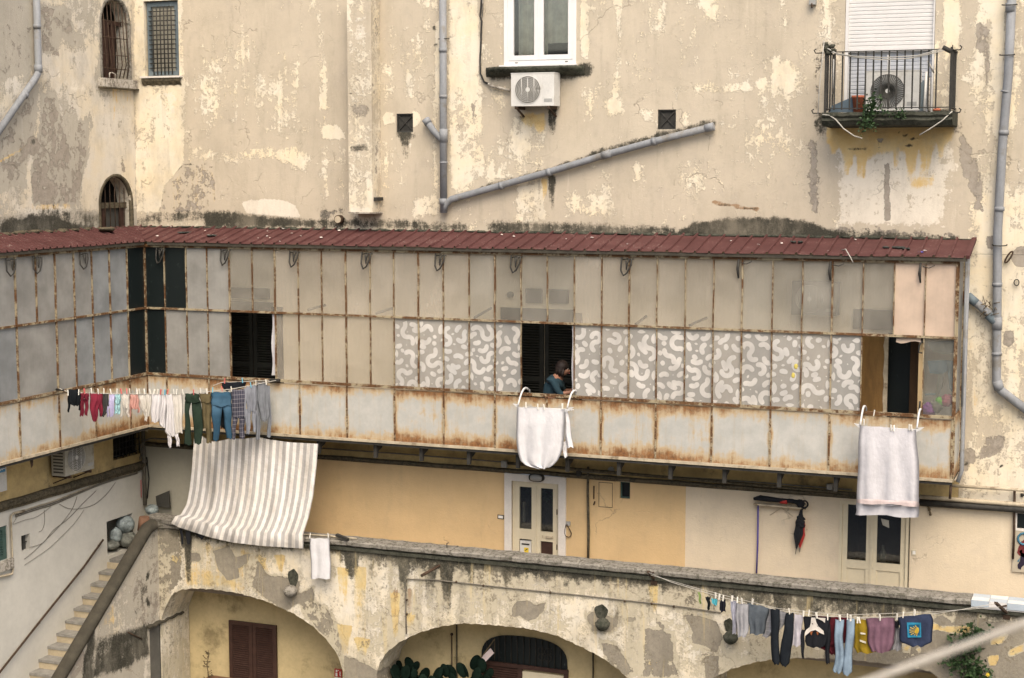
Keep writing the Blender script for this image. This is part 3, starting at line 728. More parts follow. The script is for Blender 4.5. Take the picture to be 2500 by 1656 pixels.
def wear_arcade(U, V):
    w = Wear(U, V, cA, .40)
    w.poly('cr', [(430,1270),(840,1320),(960,1380),(960,1700),(380,1700),(380,1270)], .56, .2)
    w.poly('cr', [(1000,1400),(2150,1500),(2150,1700),(1000,1700)], .58, .25)
    w.poly('oc', [(440,1300),(700,1330),(700,1400),(600,1450),(445,1440)], .46, .2)
    w.poly('oc', [(440,1360),(560,1400),(640,1450),(445,1440)], .55, .12)
    for q, a in (([(452,1348),(488,1350),(492,1370),(457,1372)], .95), ([(520,1346),(560,1334),(575,1360),(612,1352),(604,1376),(580,1388),(586,1412),(555,1418),(532,1388)], .95),
                 ([(612,1432),(628,1362),(655,1402),(700,1408),(735,1420),(728,1450),(766,1430),(770,1468),(722,1476),(690,1500),(650,1465)], .72),
                 ([(720,1450),(800,1480),(840,1560),(835,1620),(790,1560),(740,1500)], .52),
                 ([(1250,1482),(1262,1468),(1285,1467),(1312,1480),(1333,1469),(1328,1493),(1308,1512),(1290,1516),(1268,1503),(1250,1506)], 1.),
                 ([(1430,1502),(1455,1490),(1500,1510),(1512,1484),(1510,1530),(1490,1545),(1445,1545)], .72), ([(1526,1508),(1555,1506),(1552,1520),(1530,1520)], .9),
                 ([(1670,1500),(1722,1508),(1747,1520),(1766,1555),(1750,1596),(1722,1578),(1690,1572),(1690,1540)], 1.),
                 ([(1718,1605),(1757,1598),(1756,1656),(1722,1660)], .9), ([(1600,1500),(1625,1530),(1615,1540),(1602,1520)], .8), ([(1668,1455),(1700,1452),(1700,1490),(1665,1480)], .55),
                 ([(1570,1530),(1640,1545),(1660,1656),(1560,1656)], .62), ([(1460,1560),(1500,1570),(1560,1640),(1530,1656),(1480,1620)], .56),
                 ([(840,1602),(868,1610),(895,1622),(922,1640),(918,1700),(840,1700)], .9),
                 ([(2010,1540),(2160,1540),(2320,1560),(2330,1700),(2010,1640)], .64),
                 ([(2200,1540),(2300,1500),(2330,1520),(2340,1480),(2420,1520),(2500,1510),(2520,1700),(2260,1700),(2230,1600)], .80), ([(1205,1395),(1230,1400),(1228,1430),(1206,1425)], .6), ([(1085,1395),(1100,1390),(1100,1425),(1088,1420)], .5)):
        w.poly('cr', q, .9, .04, sub=True); w.poly('gr', q, a, .045)
    # run-off below the coping
    top = [(430,1285),(830,1328),(1200,1372),(1560,1400),(1850,1428),(2500,1486)]
    w.c[2] = np.maximum(w.c[2], .13)
    w.line('mo', top, .16, .92, .22)
    w.poly('mo', [(830,1328),(1100,1352),(1560,1398),(1850,1430),(2200,1460),(2200,1490),(1850,1490),(1560,1440),(1200,1420),(1000,1400),(830,1370)], .58, .16)
    w.poly('mo', [(1700,1420),(2230,1462),(2200,1520),(1960,1505),(1720,1470)], .64, .14)
    for px, py, ww, p2, a in ((858,1330,.24,1412,.95),(905,1338,.14,1390,.5),(985,1345,.16,1470,.55),(1050,1350,.2,1480,.5),(1090,1355,.2,1500,.56),(1150,1362,.12,1430,.5),(1240,1372,.12,1440,.55),
                             (1385,1384,.14,1450,.5),(1740,1420,.14,1500,.5),(1905,1440,.16,1530,.6),(2050,1452,.18,1520,.55),(2140,1460,.14,1520,.5),(458,1300,.10,1420,.95),(446,1285,.12,1340,.9)):
        w.drip('mo', px, py, ww*1.2, p2, min(1, a*1.45))
    for px, py, ww, p2, a in ((640,1365,.08,1400,.9),(682,1358,.12,1400,.9),(838,1390,.14,1500,.75),(880,1390,.14,1560,.85),(840,1530,.16,1600,.9),(885,1560,.18,1605,.95),(965,1450,.10,1560,.9),(1002,1500,.10,1540,.8),(1595,1430,.10,1500,.8),(1600,1620,.16,1660,.8)):
        w.drip('oc', px, py, ww*1.5, p2, a*.95)
    for px, p2 in ((884,1580),(966,1550),(1000,1535)): w.drip('ru', px, 1440, .07, p2, .55)
    for q in ([(2210,1520),(2260,1512),(2300,1530),(2370,1528),(2370,1545),(2330,1548),(2290,1538),(2220,1540)], [(2420,1560),(2460,1548),(2450,1570),(2420,1575)], [(2460,1590),(2500,1570),(2500,1590),(2465,1605)], [(2410,1600),(2440,1600),(2435,1625),(2415,1625)], [(2205,1575),(2222,1575),(2220,1590),(2206,1590)], [(2235,1582),(2248,1582),(2246,1598)]):
        w.poly('gr', q, 1., .03, sub=True); w.poly('oc', q, .9, .03)
    w.poly('wh', [(980,1440),(1080,1440),(1100,1520),(1000,1530),(960,1560),(940,1500)], .45, .2); w.poly('wh', [(1300,1420),(1560,1440),(1560,1500),(1320,1470)], .45, .2)
    w.poly('wh', [(1700,1580),(1800,1560),(1780,1640),(1700,1610)], .40, .15)
    w.poly('gr', [(380,1280),(448,1290),(450,1420),(400,1470),(380,1520)], .55, .1); w.poly('mo', [(385,1270),(440,1285),(440,1310),(390,1310)], .45, .08)
    w.drip('oc', 430, 1360, .16, 1410, .8)
    return w.c

def wear_stair(U, V):
    w = Wear(U, V, cS, .46)
    w.poly('gr', [(380,1280),(330,1400),(300,1480),(260,1520),(395,1560),(400,1300)], .44, .2)
    w.poly('mo', [(238,1556),(300,1540),(365,1520),(366,1600),(300,1640),(225,1656)], .72, .10); w.poly('mo', [(224,1515),(232,1500),(230,1656),(195,1700),(205,1600)], .78, .05)
    w.line('mo', [(375,1290),(360,1420),(330,1500)], .10, .40, .2); w.poly('gr', [(170,1610),(215,1540),(212,1656),(160,1700)], .55, .1)
    w.poly('oc', [(240,1500),(280,1470),(290,1530),(245,1545)], .5, .1); w.poly('oc', [(390,1380),(420,1370),(430,1410),(400,1420)], .5, .1)
    w.poly('wh', [(310,1400),(330,1400),(300,1530),(285,1530)], .45, .15); w.blob('mo', 361, 1405, .05, .9, .03); w.line('mo', [(358,1465),(365,1480)], .05, .7, .04)
    return w.c
# ------------------------------------------------------------------ setting: ground, terrace
g = MB(); g.add([(-60,-60,0),(60,-60,0),(60,30,0),(-60,30,0)], [(0,1,2,3)])
g.build("courtyard_ground", MAT['ground'], kind='structure', origin=(0,0,0))
g = MB(); g.box(XS, 10.5, YA+.30, -.004, ZT-.25, ZT)
g.build("terrace_floor", MAT['floor'], kind='structure')

def win_arch(u0, u1, zs):
    c = (u0+u1)/2; r = (u1-u0)/2
    return lambda u: zs + math.sqrt(max(0, r*r - (u-c)**2)) * 1.02

# ------------------------------------------------------------------ main walls
OP_W = dict(u0=-.30, u1=.93, zb=13.40, zt=15.6, d=.16)
OP_B = dict(u0=5.25, u1=6.58, zb=12.55, zt=15.4, d=.22)
OP_G = dict(u0=-7.28, u1=-6.56, zb=13.37, zt=14.70, d=.20)
OP_V1 = dict(u0=-2.28, u1=-1.97, zb=12.33, zt=12.64, d=.22)
v2 = Y(1606, 268, 0), Y(1650, 316, 0)
OP_V2 = dict(u0=v2[0].x, u1=v2[1].x, zb=v2[1].z, zt=v2[0].z, d=.22)
up = thing("plaster_wall", (0, 0, 10.4), "peeling tan stucco wall above the red gallery roof", "wall")
wall("plaster", 'y', 0, XL, 10.5, 10.45, 16.5, MAT['wall'], [OP_W, OP_B, OP_G, OP_V1, OP_V2], .05, wear_main, parent=up)
wall("plaster_wall", 'y', 0, 7.12, 10.5, 6.62, 10.446, MAT['wall'], [], .05, wear_main, label="cream stucco wall strip right of the gallery end, behind the elbowed downpipe")

def arched_box(mb, o):
    pass
sw = thing("side_wall", (XL, -2, 10.4), "pale stucco side wall with two arched openings above the short red roof", "wall")
OP_S1 = dict(u0=-.93, u1=-.12, zb=13.30, zt=win_arch(-.93, -.12, 14.28), d=.28)
OP_S2 = dict(u0=-1.09, u1=-.17, zb=10.55, zt=win_arch(-1.09, -.17, 11.10), d=.30)
wall("plaster", 'x', XL, -7.5, 0, 10.45, 16.5, MAT['wall_side'], [OP_S1, OP_S2], .05, wear_side, inward=-1, parent=sw)

# gallery level back walls
wall("gallery_back_wall", 'y', 0, XL, 7.118, 7.0, 10.446, MAT['inner'], [], 1.0, label="beige inner wall behind the long dusty gallery glazing")
wall("gallery_side_wall", 'x', XL, -7.5, 0, 7.0, 10.446, MAT['inner'], [], 1.0, inward=-1, label="inner wall behind the frosted panes of the short gallery")
# band between gallery floor and moulding
wall("stained_wall_band", 'y', 0, XL, 7.118, 6.66, 6.998, MAT['olive'], [], .5, label="stained ochre wall band between the gallery brackets and the long moulding")
gr0, gr1 = X(275, 1066, XL), X(345, 1106, XL)
OP_SG = dict(u0=gr0.y, u1=gr1.y+.02, zb=gr1.z, zt=gr0.z, d=.15)
wall("stained_side_band", 'x', XL, -7.5, 0, 6.26, 6.998, MAT['olive'], [OP_SG], .5, inward=-1, label="stained ochre side wall band with the air conditioner, under the short gallery")
# terrace level
D1 = (-.30, .80, 6.60); D2 = (5.33, 6.40, 6.56)
OP_D1 = dict(u0=D1[0]+.13, u1=D1[1]-.13, zb=ZT, zt=D1[2]-.12, d=.10, floor=False)
OP_D2 = dict(u0=D2[0], u1=D2[1], zb=ZT, zt=D2[2], d=.12, floor=False)
p = Y(1513, 1176, 0), Y(1538, 1219, 0)
OP_SW = dict(u0=p[0].x, u1=p[1].x, zb=p[1].z, zt=p[0].z, d=.14)
wall("grey_terrace_wall", 'y', 0, XL, -5.2, 4.2, 6.598, MAT['greyp'], [], .6, label="pale grey limewashed wall in the corner left of the striped cloth")
wall("yellow_terrace_wall", 'y', 0, -5.199, 2.85, 4.2, 6.598, MAT['yellow'], [OP_D1, OP_SW], .5, label="warm yellow painted terrace wall around the white framed door")
wall("cream_terrace_wall", 'y', 0, 2.851, 10.5, 4.2, 6.598, MAT['creamp'], [OP_D2], .5, label="pale cream painted terrace wall with the hanging umbrellas")
nb = X(262, 1345, XL), X(323, 1255, XL)
OP_N = dict(u0=-1.17, u1=-.38, zb=4.78, zt=5.41, d=.55)
OP_SV = dict(u0=-3.52, u1=-3.30, zb=5.39, zt=5.66, d=.15)
OP_SH = dict(u0=-4.9, u1=-3.86, zb=5.36, zt=5.92, d=.10)
wall("side_stair_wall", 'x', XL, -7.5, 0, 0, 6.20, MAT['whitep'], [OP_N, OP_SV, OP_SH], .6, inward=-1, label="off-white side wall with drooping cables above the stairs")
wall("arcade_back_wall", 'y', -.20, XS, 10.5, 0, ZT-.25, MAT['vault'], [], .6, label="ochre wall inside the arches behind the arcade")

# ------------------------------------------------------------------ arcade with three arches
A1 = [(394,1512),(402,1488),(412,1466),(425,1447),(445,1440),(470,1437),(520,1439),(580,1448),(650,1468),(720,1500),(765,1530),(800,1565),(825,1600),(838,1640)]
A2 = [(919,1650),(926,1620),(942,1595),(975,1568),(1020,1546),(1070,1531),(1130,1522),(1200,1526),(1290,1535),(1360,1552),(1420,1580),(1470,1606),(1510,1635),(1535,1658)]
A3 = [(1742,1655),(1785,1634),(1840,1618),(1883,1611),(1959,1606),(2085,1612),(2178,1623),(2270,1639),(2290,1655)]
ops = []
for A in (A1, A2, A3):
    q = [cA(*a) for a in A]; uu = [a[0] for a in q]; zz = [a[1] for a in q]
    jr = random.Random(3)
    ops.append(dict(u0=uu[0], u1=uu[-1], zb=0.0, zt=(lambda u, uu=uu, zz=zz: float(np.interp(u, uu, zz)) + .006*math.sin(u*31) + .005*math.sin(u*73)), d=.885, floor=False))
ar = thing("arcade", (1, YA, 0), "stained stucco arcade front with three low arches carrying the terrace", "arcade")
wall("stucco_front", 'y', YA, XS, 10.5, 0, 5.37, MAT['arcade'], ops, .05, wear_arcade, parent=ar)
m = MB(); m.box(XS+.1, 10.5, YA+.005, YA+.30, ZT, 5.37); m.build("parapet_core", MAT['creamp'], ar)
# coping: several slabs with slightly uneven tops
xt = Y(2372, 1460, YA).x
m = MB(); x = -6.62; k = 0
cr = random.Random(5)
while x < xt - .05:
    x2 = min(x + cr.uniform(.8, 1.5), xt)
    n = max(2, int((x2-x)/.12)); rows = []
    for i in range(n+1):
        u = x + (x2-x-.006)*i/n; jz = cr.uniform(-.007, .007); jy = cr.uniform(-.012, .006)
        rows.append([(u, YA-.055+jy*.6, 5.395+jz*.6), (u, YA-.06+jy*.6, 5.448+jz*.6), (u, YA-.04+jy, 5.468+jz), (u, YA+.30, 5.475+jz), (u, YA+.34, 5.46), (u, YA+.34, 5.36)])
    m.grid(rows, 0, False)
    m.f += [[len(m.v)-6*(n+1)+i for i in range(5, -1, -1)], [len(m.v)-6+i for i in range(6)]]; m.m += [0, 0]; m.sm += [False, False]
    x = x2
m.build("coping", MAT['concrete'], ar)
m = MB(); m.box(-5.2, 10.5, YA-.035, YA-.003, 5.30, 5.356); m.build("drip_moulding", MAT['mossy'], ar)
x = xt; i = 0; ti = MB()
while x < 9.2:
    for j in range(2):
        a = YA-.05 + j*.19; ti.box(x+.003, x+.247, a+.003, a+.186, 5.44, 5.478, (i+j) % 2)
    for j in range(1):
        ti.box(x+.003, x+.247, YA-.062, YA-.051, 5.385, 5.476, (i+1) % 2)
    x += .25; i += 1
ti.box(xt, 9.2, YA-.045, YA+.33, 5.36, 5.437, 0)
ti.build("tiled_coping", [MAT['tilew'], MAT['tileb']], ar)

# ------------------------------------------------------------------ staircase against the side wall
SLO = .752
def ztop(u): return min(5.42, 5.42 + (u + 1.30) * SLO) if u < -1.30 else 5.42
st = thing("staircase", (-7.0, -3, 0), "narrow masonry staircase climbing the side wall to the terrace corner", "staircase")
OP_UD = dict(u0=-1.43, u1=-.86, zb=0, zt=3.66, d=.06, floor=False)
wall("stair_wall", 'x', XS, -7.0, -.201, 0, lambda u: max(.3, ztop(u)) if u < -1.1 else ZT-.26, MAT['wall_side'], [OP_UD], .05, wear_stair, inward=-1, parent=st)
m = MB(); m.box(XS-.2, XS-.19, -7, -1.1, 0, .3)
rows = []
for i in range(30):
    u = -1.15 - i*.2; z = ztop(u) + .02; c = XS - .07
    rows.append([(c + .118*math.cos(t), u, z + .10*math.sin(t)) for t in [math.pi*k/8 for k in range(9)]] + [(c-.118, u, z-.06), (c+.118, u, z-.06)])
m = MB(); m.grid(rows, 0, True, True); m.f.append(list(range(11))); m.m.append(0); m.sm.append(False)
m.build("sloping_coping", MAT['beam'], st)
m = MB()
rows = [[(XS-.19, u, 0), (XS-.19, u, max(.2, ztop(u)-.05))] for u in [-1.12-.2*i for i in range(30)]]
m.grid(rows, 0, False); m.build("inner_parapet_face", MAT['riser'], st)
ZL = 4.72; R = .157; G_ = .247
m = MB(); m.box(XL+.003, XS-.195, -1.12, -.02, ZL-.3, ZL); m.build("landing", MAT['tread'], st)
for k in range(22):
    y1 = -1.19 - k*G_; z1 = ZL - k*R - R
    if z1 < .3: break
    a = MB(); a.box(XL+.003, XS-.195, y1-G_-.02, y1+.0, z1-.045, z1); a.build("tread", MAT['tread'], st)
    a = MB(); a.box(XL+.004, XS-.196, y1-.006, y1+.02, z1+.001, z1+R-.046); a.build("riser", MAT['riser'], st)
# slab lying over the stair head
m = MB(); q = [Z(352,1262,5.56), Z(440,1256,5.56), Z(452,1274,5.56), Z(350,1269,5.56)]
m.prism([(a.x, a.y) for a in (Z(349,1262,5.53), Z(384,1253,5.53), Z(450,1262,5.53), Z(425,1276,5.53))], lambda a, b, d: (a, b, 5.48 + d), .06)
m.build("stone_slab", MAT['concrete'], None, "rough stone slab lying across the stair head beside the striped cloth", "slab")
m = MB(); m.tube([Y(352,1295,-1.2), Y(352,1262,-1.2)], [.12,.09], 12); m.build("corner_block", MAT['terra'], st)

# bathroom-door sized steel door under the stairs with its canopy
dr = thing("steel_door", (XS, -1.15, 0), "grey steel door under the stairs, below a small sloping canopy", "door")
m = MB(); m.box(XS-.05, XS-.02, -1.43, -.87, 0, 3.65); m.build("door_leaf", MAT['doorg'], dr)
m = MB(); m.tube([(XS-.015, -.90, 0), (XS-.015, -.90, 3.64)], .016); m.build("edge_rod", MAT['iron'], dr)
m = MB(); rows = []
for i in range(12):
    u = -1.52 + i*.1; jz = .012*math.sin(i*2.3)
    rows.append([(XS, u, 3.70+jz), (XS+.07, u, 3.675+jz), (XS+.07, u, 3.65+jz), (XS, u, 3.66+jz)])
m.grid(rows, 0, False, True); m.f += [[0,1,2,3],[47,46,45,44]]; m.m += [0,0]; m.sm += [False]*2
m.build("canopy", MAT['beam'], dr)
# ------------------------------------------------------------------ the two glazed galleries
def interp(a, b, t): return a + (b-a)*t
def worms(u0, u1, z0, z1, seed):
    """Fat rounded S strokes packed over the film, as runs of (u, z) points."""
    rr = random.Random(seed); cell = .085; occ = {}; out = []
    R_ = .074
    def free(p, own):
        i, j = int(p[0]/cell), int(p[1]/cell)
        for a in range(i-2, i+3):
            for b in range(j-2, j+3):
                for q in occ.get((a, b), ()):
                    if (q[0]-p[0])**2 + (q[1]-p[1])**2 < R_*R_: return False
        for q in own[:-9]:
            if (q[0]-p[0])**2 + (q[1]-p[1])**2 < R_*R_*.8: return False
        return True
    miss = 0
    def grow(p, h, kap, L):
        own = []; flip = rr.uniform(.17, .32); d = 0; s = .016
        while d < L:
            ok = False
            for kk in (kap, kap*.4, -kap*.5, -kap):
                h2 = h + kk*s; q = (p[0]+math.cos(h2)*s, p[1]+math.sin(h2)*s)
                if u0-.06 < q[0] < u1+.06 and z0-.06 < q[1] < z1+.06 and free(q, own): ok = True; break
            if not ok: break
            own.append(q); p, h = q, h2; d += s; flip -= s
            if flip < 0: kap = -kap*rr.uniform(.8, 1.2); flip = rr.uniform(.2, .38)
        return own
    while miss < 16000:
        p = (rr.uniform(u0-.05, u1+.05), rr.uniform(z0-.05, z1+.05))
        if not free(p, []): miss += 1; continue
        h = rr.uniform(0, 6.28); kap = rr.choice((-1, 1))*rr.uniform(11, 16)
        own = grow(p, h, kap, rr.uniform(.35, .9))
        if len(own) < (7 if miss < 3000 else 4 if miss < 7000 else 2): miss += 1; continue
        for q in own: occ.setdefault((int(q[0]/cell), int(q[1]/cell)), []).append(q)
        out.append(own)
    return out
def ribbon(mb, pts, wd, P, u0, u1, z0, z1):
    """Strip of the stroke that falls inside one pane, ends rounded."""
    n = len(pts)
    def wid(i):
        e = min(i, n-1-i) * .016
        return wd * math.sqrt(max(.05, 1 - max(0, 1 - e/wd)**2))
    run = []
    def flush():
        if len(run) > 1: mb.grid(list(run), 0, False)
        run.clear()
    for i, (a, b) in enumerate(pts):
        if not (u0 < a < u1 and z0 < b < z1): flush(); continue
        q = pts[min(i+1, n-1)]; r = pts[max(i-1, 0)]
        dx, dz = q[0]-r[0], q[1]-r[1]; l = math.hypot(dx, dz) or 1
        nx, nz = -dz/l*wid(i), dx/l*wid(i)
        cl = lambda x, z: P(min(max(x, u0), u1), min(max(z, z0), z1))
        run.append([cl(a+nx, b+nz), cl(a-nx, b-nz)])
    flush()

def gallery(root, axis, c, uprights, lower_skip, upper_skip, posts, paneF, seams, ends, worm=None):
    """Frame, panes and steel parapet of one straight gallery run."""
    s = 1 if axis == 'y' else -1
    P = (lambda u, z, d=0: (u, c+d, z)) if axis == 'y' else (lambda u, z, d=0: (c-d, u, z))
    def bx(mb, u0, u1, d0, d1, z0, z1, m=0):
        a = P(u0, z0, d0); b = P(u1, z1, d1)
        mb.box(min(a[0],b[0]), max(a[0],b[0]), min(a[1],b[1]), max(a[1],b[1]), z0, z1, m)
    e0, e1 = ends
    jr = random.Random(11)
    for i, u in enumerate(uprights):
        w_ = .022 if i in posts else .014
        full = i not in lower_skip; uf = i not in upper_skip
        z0 = ZS if full else ZM; z1 = ZE-.02 if uf else ZM
        m = MB(); j = jr.uniform(-.006, .006); n = 8
        g = [[P(u+sx*w_/2*1.0+j*math.sin(k*1.7), z0+(z1-z0)*k/n, dy) for sx, dy in ((-1,-.03),(1,-.03),(1,.012),(-1,.012))] for k in range(n+1)]
        m.grid(g, 0, False, True); m.build("mullion", MAT['rust'], root)
    for nm, z, h in (("middle_rail", ZM, .034), ("sill_rail", ZS, .045), ("top_rail", ZE-.05, .05)):
        m = MB(); bx(m, e0, e1, -.038, -.001 if nm != 'sill_rail' else .03, z-h/2, z+h/2); m.build(nm, MAT['rust'], root)
    for row, z0, z1, skip in ((0, ZM+.017, ZE-.075, upper_skip), (1, ZS+.023, ZM-.017, lower_skip)):
        us = [u for i, u in enumerate(uprights) if i not in skip]
        for k, (a, b) in enumerate(zip(us[:-1], us[1:])):
            mt = paneF(row, (a+b)/2)
            if mt is None: continue
            m = MB(); bx(m, a+.009, b-.009, 0, .005, z0, z1)
            pn = m.build("upper_pane" if row == 0 else "lower_pane", MAT[mt], root)
            if mt == 'film' and worm:
                m = MB()
                zt = z1 - .04
                for st_ in worm: ribbon(m, st_, .039, lambda x, z: P(x, z, -.004), a+.010, b-.010, z0+.002, zt)
                if m.v: m.build("swirl_print", MAT['worm'], pn)
    mt = MAT['panelx'] if axis == 'y' else MAT['panely']
    for k, (a, b) in enumerate(zip(seams[:-1], seams[1:])):
        m = MB(); n = 8; nz = 6; g = []
        for i in range(n+1):
            u = a+.004 + (b-a-.008)*i/n
            g.append([P(u, ZB+.03+(ZS-.04-ZB-.03)*q/nz, -.012 + .006*math.sin(i*1.3+k)*math.sin(q*1.1+k*.7)) for q in range(nz+1)])
        m.grid(g, 0, True); m.build("parapet_panel", mt, root)
        m = MB(); bx(m, b-.014, b+.014, -.028, .0, ZB+.03, ZS-.03); m.build("panel_strip", MAT['rust'], root)
    m = MB(); bx(m, e0, e1, -.005, .80, ZB-.03, ZB+.01); m.build("floor_slab", MAT['ledge'], root)
    m = MB(); bx(m, e0, e1, -.05, -.006, ZB-.015, ZB+.028); m.build("edge_trim", MAT['strip'], root)
    m = MB(); bx(m, e0, e1, -.03, .02, ZB-.06, ZB-.032); m.build("edge_beam", MAT['iron'], root)
    return bx, P

def roof_sheet(name, root, axis, c_eave, c_wall, u0, u1, cut, pitch=.222, ph=0.):
    """Ribbed sheet from eaves up to the wall; cut(u) gives how far from the eave the sheet starts (valley)."""
    z0, z1 = ZE+.02, 10.665
    prof = []; u = u0 + ph
    while u < u1:
        prof += [(u, 0), (u+.010, .030), (u+.034, .030), (u+.044, 0)]; u += pitch
    prof = [(u0, 0)] + [q for q in prof if u0 < q[0] < u1] + [(u1, 0)]
    rows = []; rr = random.Random(4)
    for (a, h) in prof:
        t0 = cut(a)
        if t0 >= .985: t0 = .985
        row = []
        for k in range(7):
            t = t0 + (1-t0)*k/6
            d = c_eave + (c_wall-c_eave)*t; z = z0 + (z1-z0)*t + h + .005*math.sin(a*3.1 + k)
            row.append((a, d, z) if axis == 'y' else (d, a, z))
        rows.append(row)
    m = MB(); m.grid(rows, 0, False)
    return m.build(name, MAT['roof'], root)

uM = [Y(px, 690, YG).x for px in (352,403,456,507,561,617,672,729,786,845,904,962,1022,1083,1146,1209,1273,1337,1403,1470,1537,1605,1674,1743,1813,1887,1960,2033,2108,2184,2260,2336)]
uM[0] = XG + .02
gm = thing("glazed_gallery", (0, YG, ZB), "long glazed gallery with rusty frames and a ribbed red roof across the main wall", "gallery")
LSK = {5, 17, 29}
x_of = lambda px: Y(px, 690, YG).x
def paneM(row, u):
    if row == 0:
        if u < uM[2]: return 'dpane'
        if u > x_of(2190): return 'peach'
        if u > x_of(1830) or x_of(1150) < u < x_of(1400): return 'pane2'
        return 'pane' if u > uM[6] else ('frost' if u < uM[4] else 'pane2')
    if u < uM[1]: return 'dpane'
    if u < uM[4]: return 'frost'
    if u < uM[6]: return None
    if u < uM[11]: return 'pane'
    if x_of(1273) < u < x_of(1403) or x_of(2108) < u < x_of(2260): return None
    if u > x_of(2260): return 'glassy'
    return 'film'
MAT['glassy'] = pane("thin_dusty_pane", (.50, .50, .46), .14)
ws = worms(uM[11], uM[28], ZS+.02, ZM-.05, 3)
posts = {0, 4, 6, 9, 12, 15, 20, 24, 27, 31}
se = [uM[i] for i in (0,1,3,5,7,9,11,13,15,17,19,21,23,25,27,29,31)]
bxM, PM = gallery(gm, 'y', YG, uM, LSK, set(), posts, paneM, se, (XG, uM[-1]+.02), ws)
# right-hand end wall of the gallery
xe = uM[-1] + .02
m = MB(); m.box(xe-.03, xe, YG+.03, -.005, ZB+.01, ZS-.02); m.build("end_panel", MAT['panely'], gm)
m = MB(); m.box(xe-.02, xe-.015, YG+.03, -.005, ZS+.02, ZE-.03); m.build("end_pane", MAT['frost'], gm)
for y in (YG+.02, -.03):
    m = MB(); m.bar((xe, y, ZB-.02), (xe, y, ZE), .03, .03); m.build("end_post", MAT['rust'], gm)
m = MB(); m.tube([(xe+.07, -.30, ZE-.02), (xe+.07, -.30, ZB+.05), (xe+.02, -.34, ZB-.12)], .032, 10); m.tube([(xe+.06, -.45, ZE-.02), (xe+.06, -.45, ZS+.1)], .016); m.build("end_drainpipe", MAT['pvc'], gm)
m = MB(); m.tube([Y(2322,1182,YG), Y(2319,1218,YG)], .02); m.build("end_stub", MAT['rustiron'], gm)
VY = -1.0; VX = -6.68
roof_sheet("roof", gm, 'y', VY, -.012, XL+.02, Y(2359,636,VY).x+.03, lambda u: max(0, min(1, (VX-u)/(VX-XL))), ph=.05)
xr = Y(2359,636,VY).x+.03
m = MB(); m.bar((xr-.01, VY, ZE+.03), (xr-.01, -.01, 10.675), .05, .05); m.build("verge_trim", MAT['roof'], gm)
m = MB(); m.box(VX+.02, xr-.02, VY+.015, VY+.07, ZE-.035, ZE+.012); m.build("eave_beam", MAT['eave'], gm)
m = MB()
for i in range(40):
    u = XL+.3 + i*.36
    if u > 7.2: break
    m.ball((u, -.04, 10.665), random.uniform(.10,.26), .05, random.uniform(.015,.035), 8, 5, 0, .35, i)
m.box(XL+.05, 7.2, -.05, -.002, 10.64, 10.672); m.build("mortar_flashing", MAT['mossy'], gm)
# brackets under the floor
for px, py in ((909,1075),(1021,1085),(1137,1095),(1257,1112),(1378,1122),(1504,1132),(1630,1142),(1762,1152),(1896,1162),(2034,1172),(640,1068),(770,1072)):
    u = Y(px, py, YG).x
    m = MB(); q = [(0,0),(0,-.26),(.05,-.26),(.08,-.15),(.20,-.12),(.27,-.07),(.60,-.05),(.85,-.04),(.85,0)]
    m.prism(q, lambda a, b, d: (u+d, YG+.04+a, ZB-.03+b), .06); m.build("bracket", MAT['iron'], gm)
# old iron hooks under the eave
def hook(root, P_, u, kind):
    m = MB()
    if kind == 'bar':
        m.box(*[v for pair in zip(P_(u-.02, 0, -.08), P_(u+.02, 0, -.04)) for v in sorted(pair)][:4], ZE-.36, ZE-.08) if False else m.tube([P_(u, ZE-.07, -.05), P_(u-.015, ZE-.22, -.06), P_(u, ZE-.36, -.05)], [.016,.024,.012], 6)
        m.tube([P_(u+.03, ZE-.12, -.06), P_(u+.12, ZE-.14, -.07), P_(u+.2, ZE-.10, -.07)], .008, 6)
    else:
        m.tube([P_(u+.17, ZE-.10, -.07), P_(u+.16, ZE-.20, -.08), P_(u+.10, ZE-.32, -.09), P_(u+.04, ZE-.36, -.08), P_(u-.01, ZE-.28, -.05), P_(u, ZE-.08, -.04)], .013, 6)
        m.tube([P_(u+.13, ZE-.10, -.06), P_(u+.10, ZE-.18, -.08), P_(u+.09, ZE-.27, -.08), P_(u+.07, ZE-.12, -.06)], .011, 6)
        m.tube([P_(u+.2, ZE-.11, -.06), P_(u+.1, ZE-.10, -.06), P_(u, ZE-.12, -.04)], .010, 6)
    m.build("iron_hook", MAT['iron'], root)
for px, kd in ((395,'h'),(553,'h'),(721,'h'),(897,'h'),(1077,'h'),(1262,'h'),(1532,'h'),(1806,'bar'),(2030,'bar'),(2250,'bar')):
    hook(gm, PM, Y(px, 625, YG).x - (.08 if kd == 'h' else 0), kd)

# short side gallery
uL = [X(px, 690, XG).y for px in (35,86,133,179,223,266,309)] ; uL = [uL[0]-1.9, uL[0]-1.43, uL[0]-.95, uL[0]-.48] + uL + [YG-.02]
gl = thing("side_gallery", (XG, -2.5, ZB), "short glazed gallery of frosted bluish panes on the side wall", "gallery")
def paneL(row, u):
    if u > uL[10]: return 'dpane'
    if row == 1: return 'frost' if uL[4] < u < uL[7] else 'frostb'
    return 'frost' if u < uL[8] else 'frostb'
bxL, PLg = gallery(gl, 'x', XG, uL, {5}, set(), {4, 6, 11}, paneL, [uL[i] for i in (0, 2, 4, 6, 8, 10, 11)], (uL[0], YG-.001))
roof_sheet("roof", gl, 'x', VX, XL+.012, uL[0]-.2, -.03, lambda u: max(0, min(1, (u-VY)/(0-VY))), pitch=.175, ph=.06)
m = MB(); m.box(VX-.07, VX-.015, uL[0], VY-.02, ZE-.035, ZE+.012); m.build("eave_beam", MAT['eave'], gl)
for px in (10, 75, 190): hook(gl, PLg, X(px, 620, XG).y, 'h')
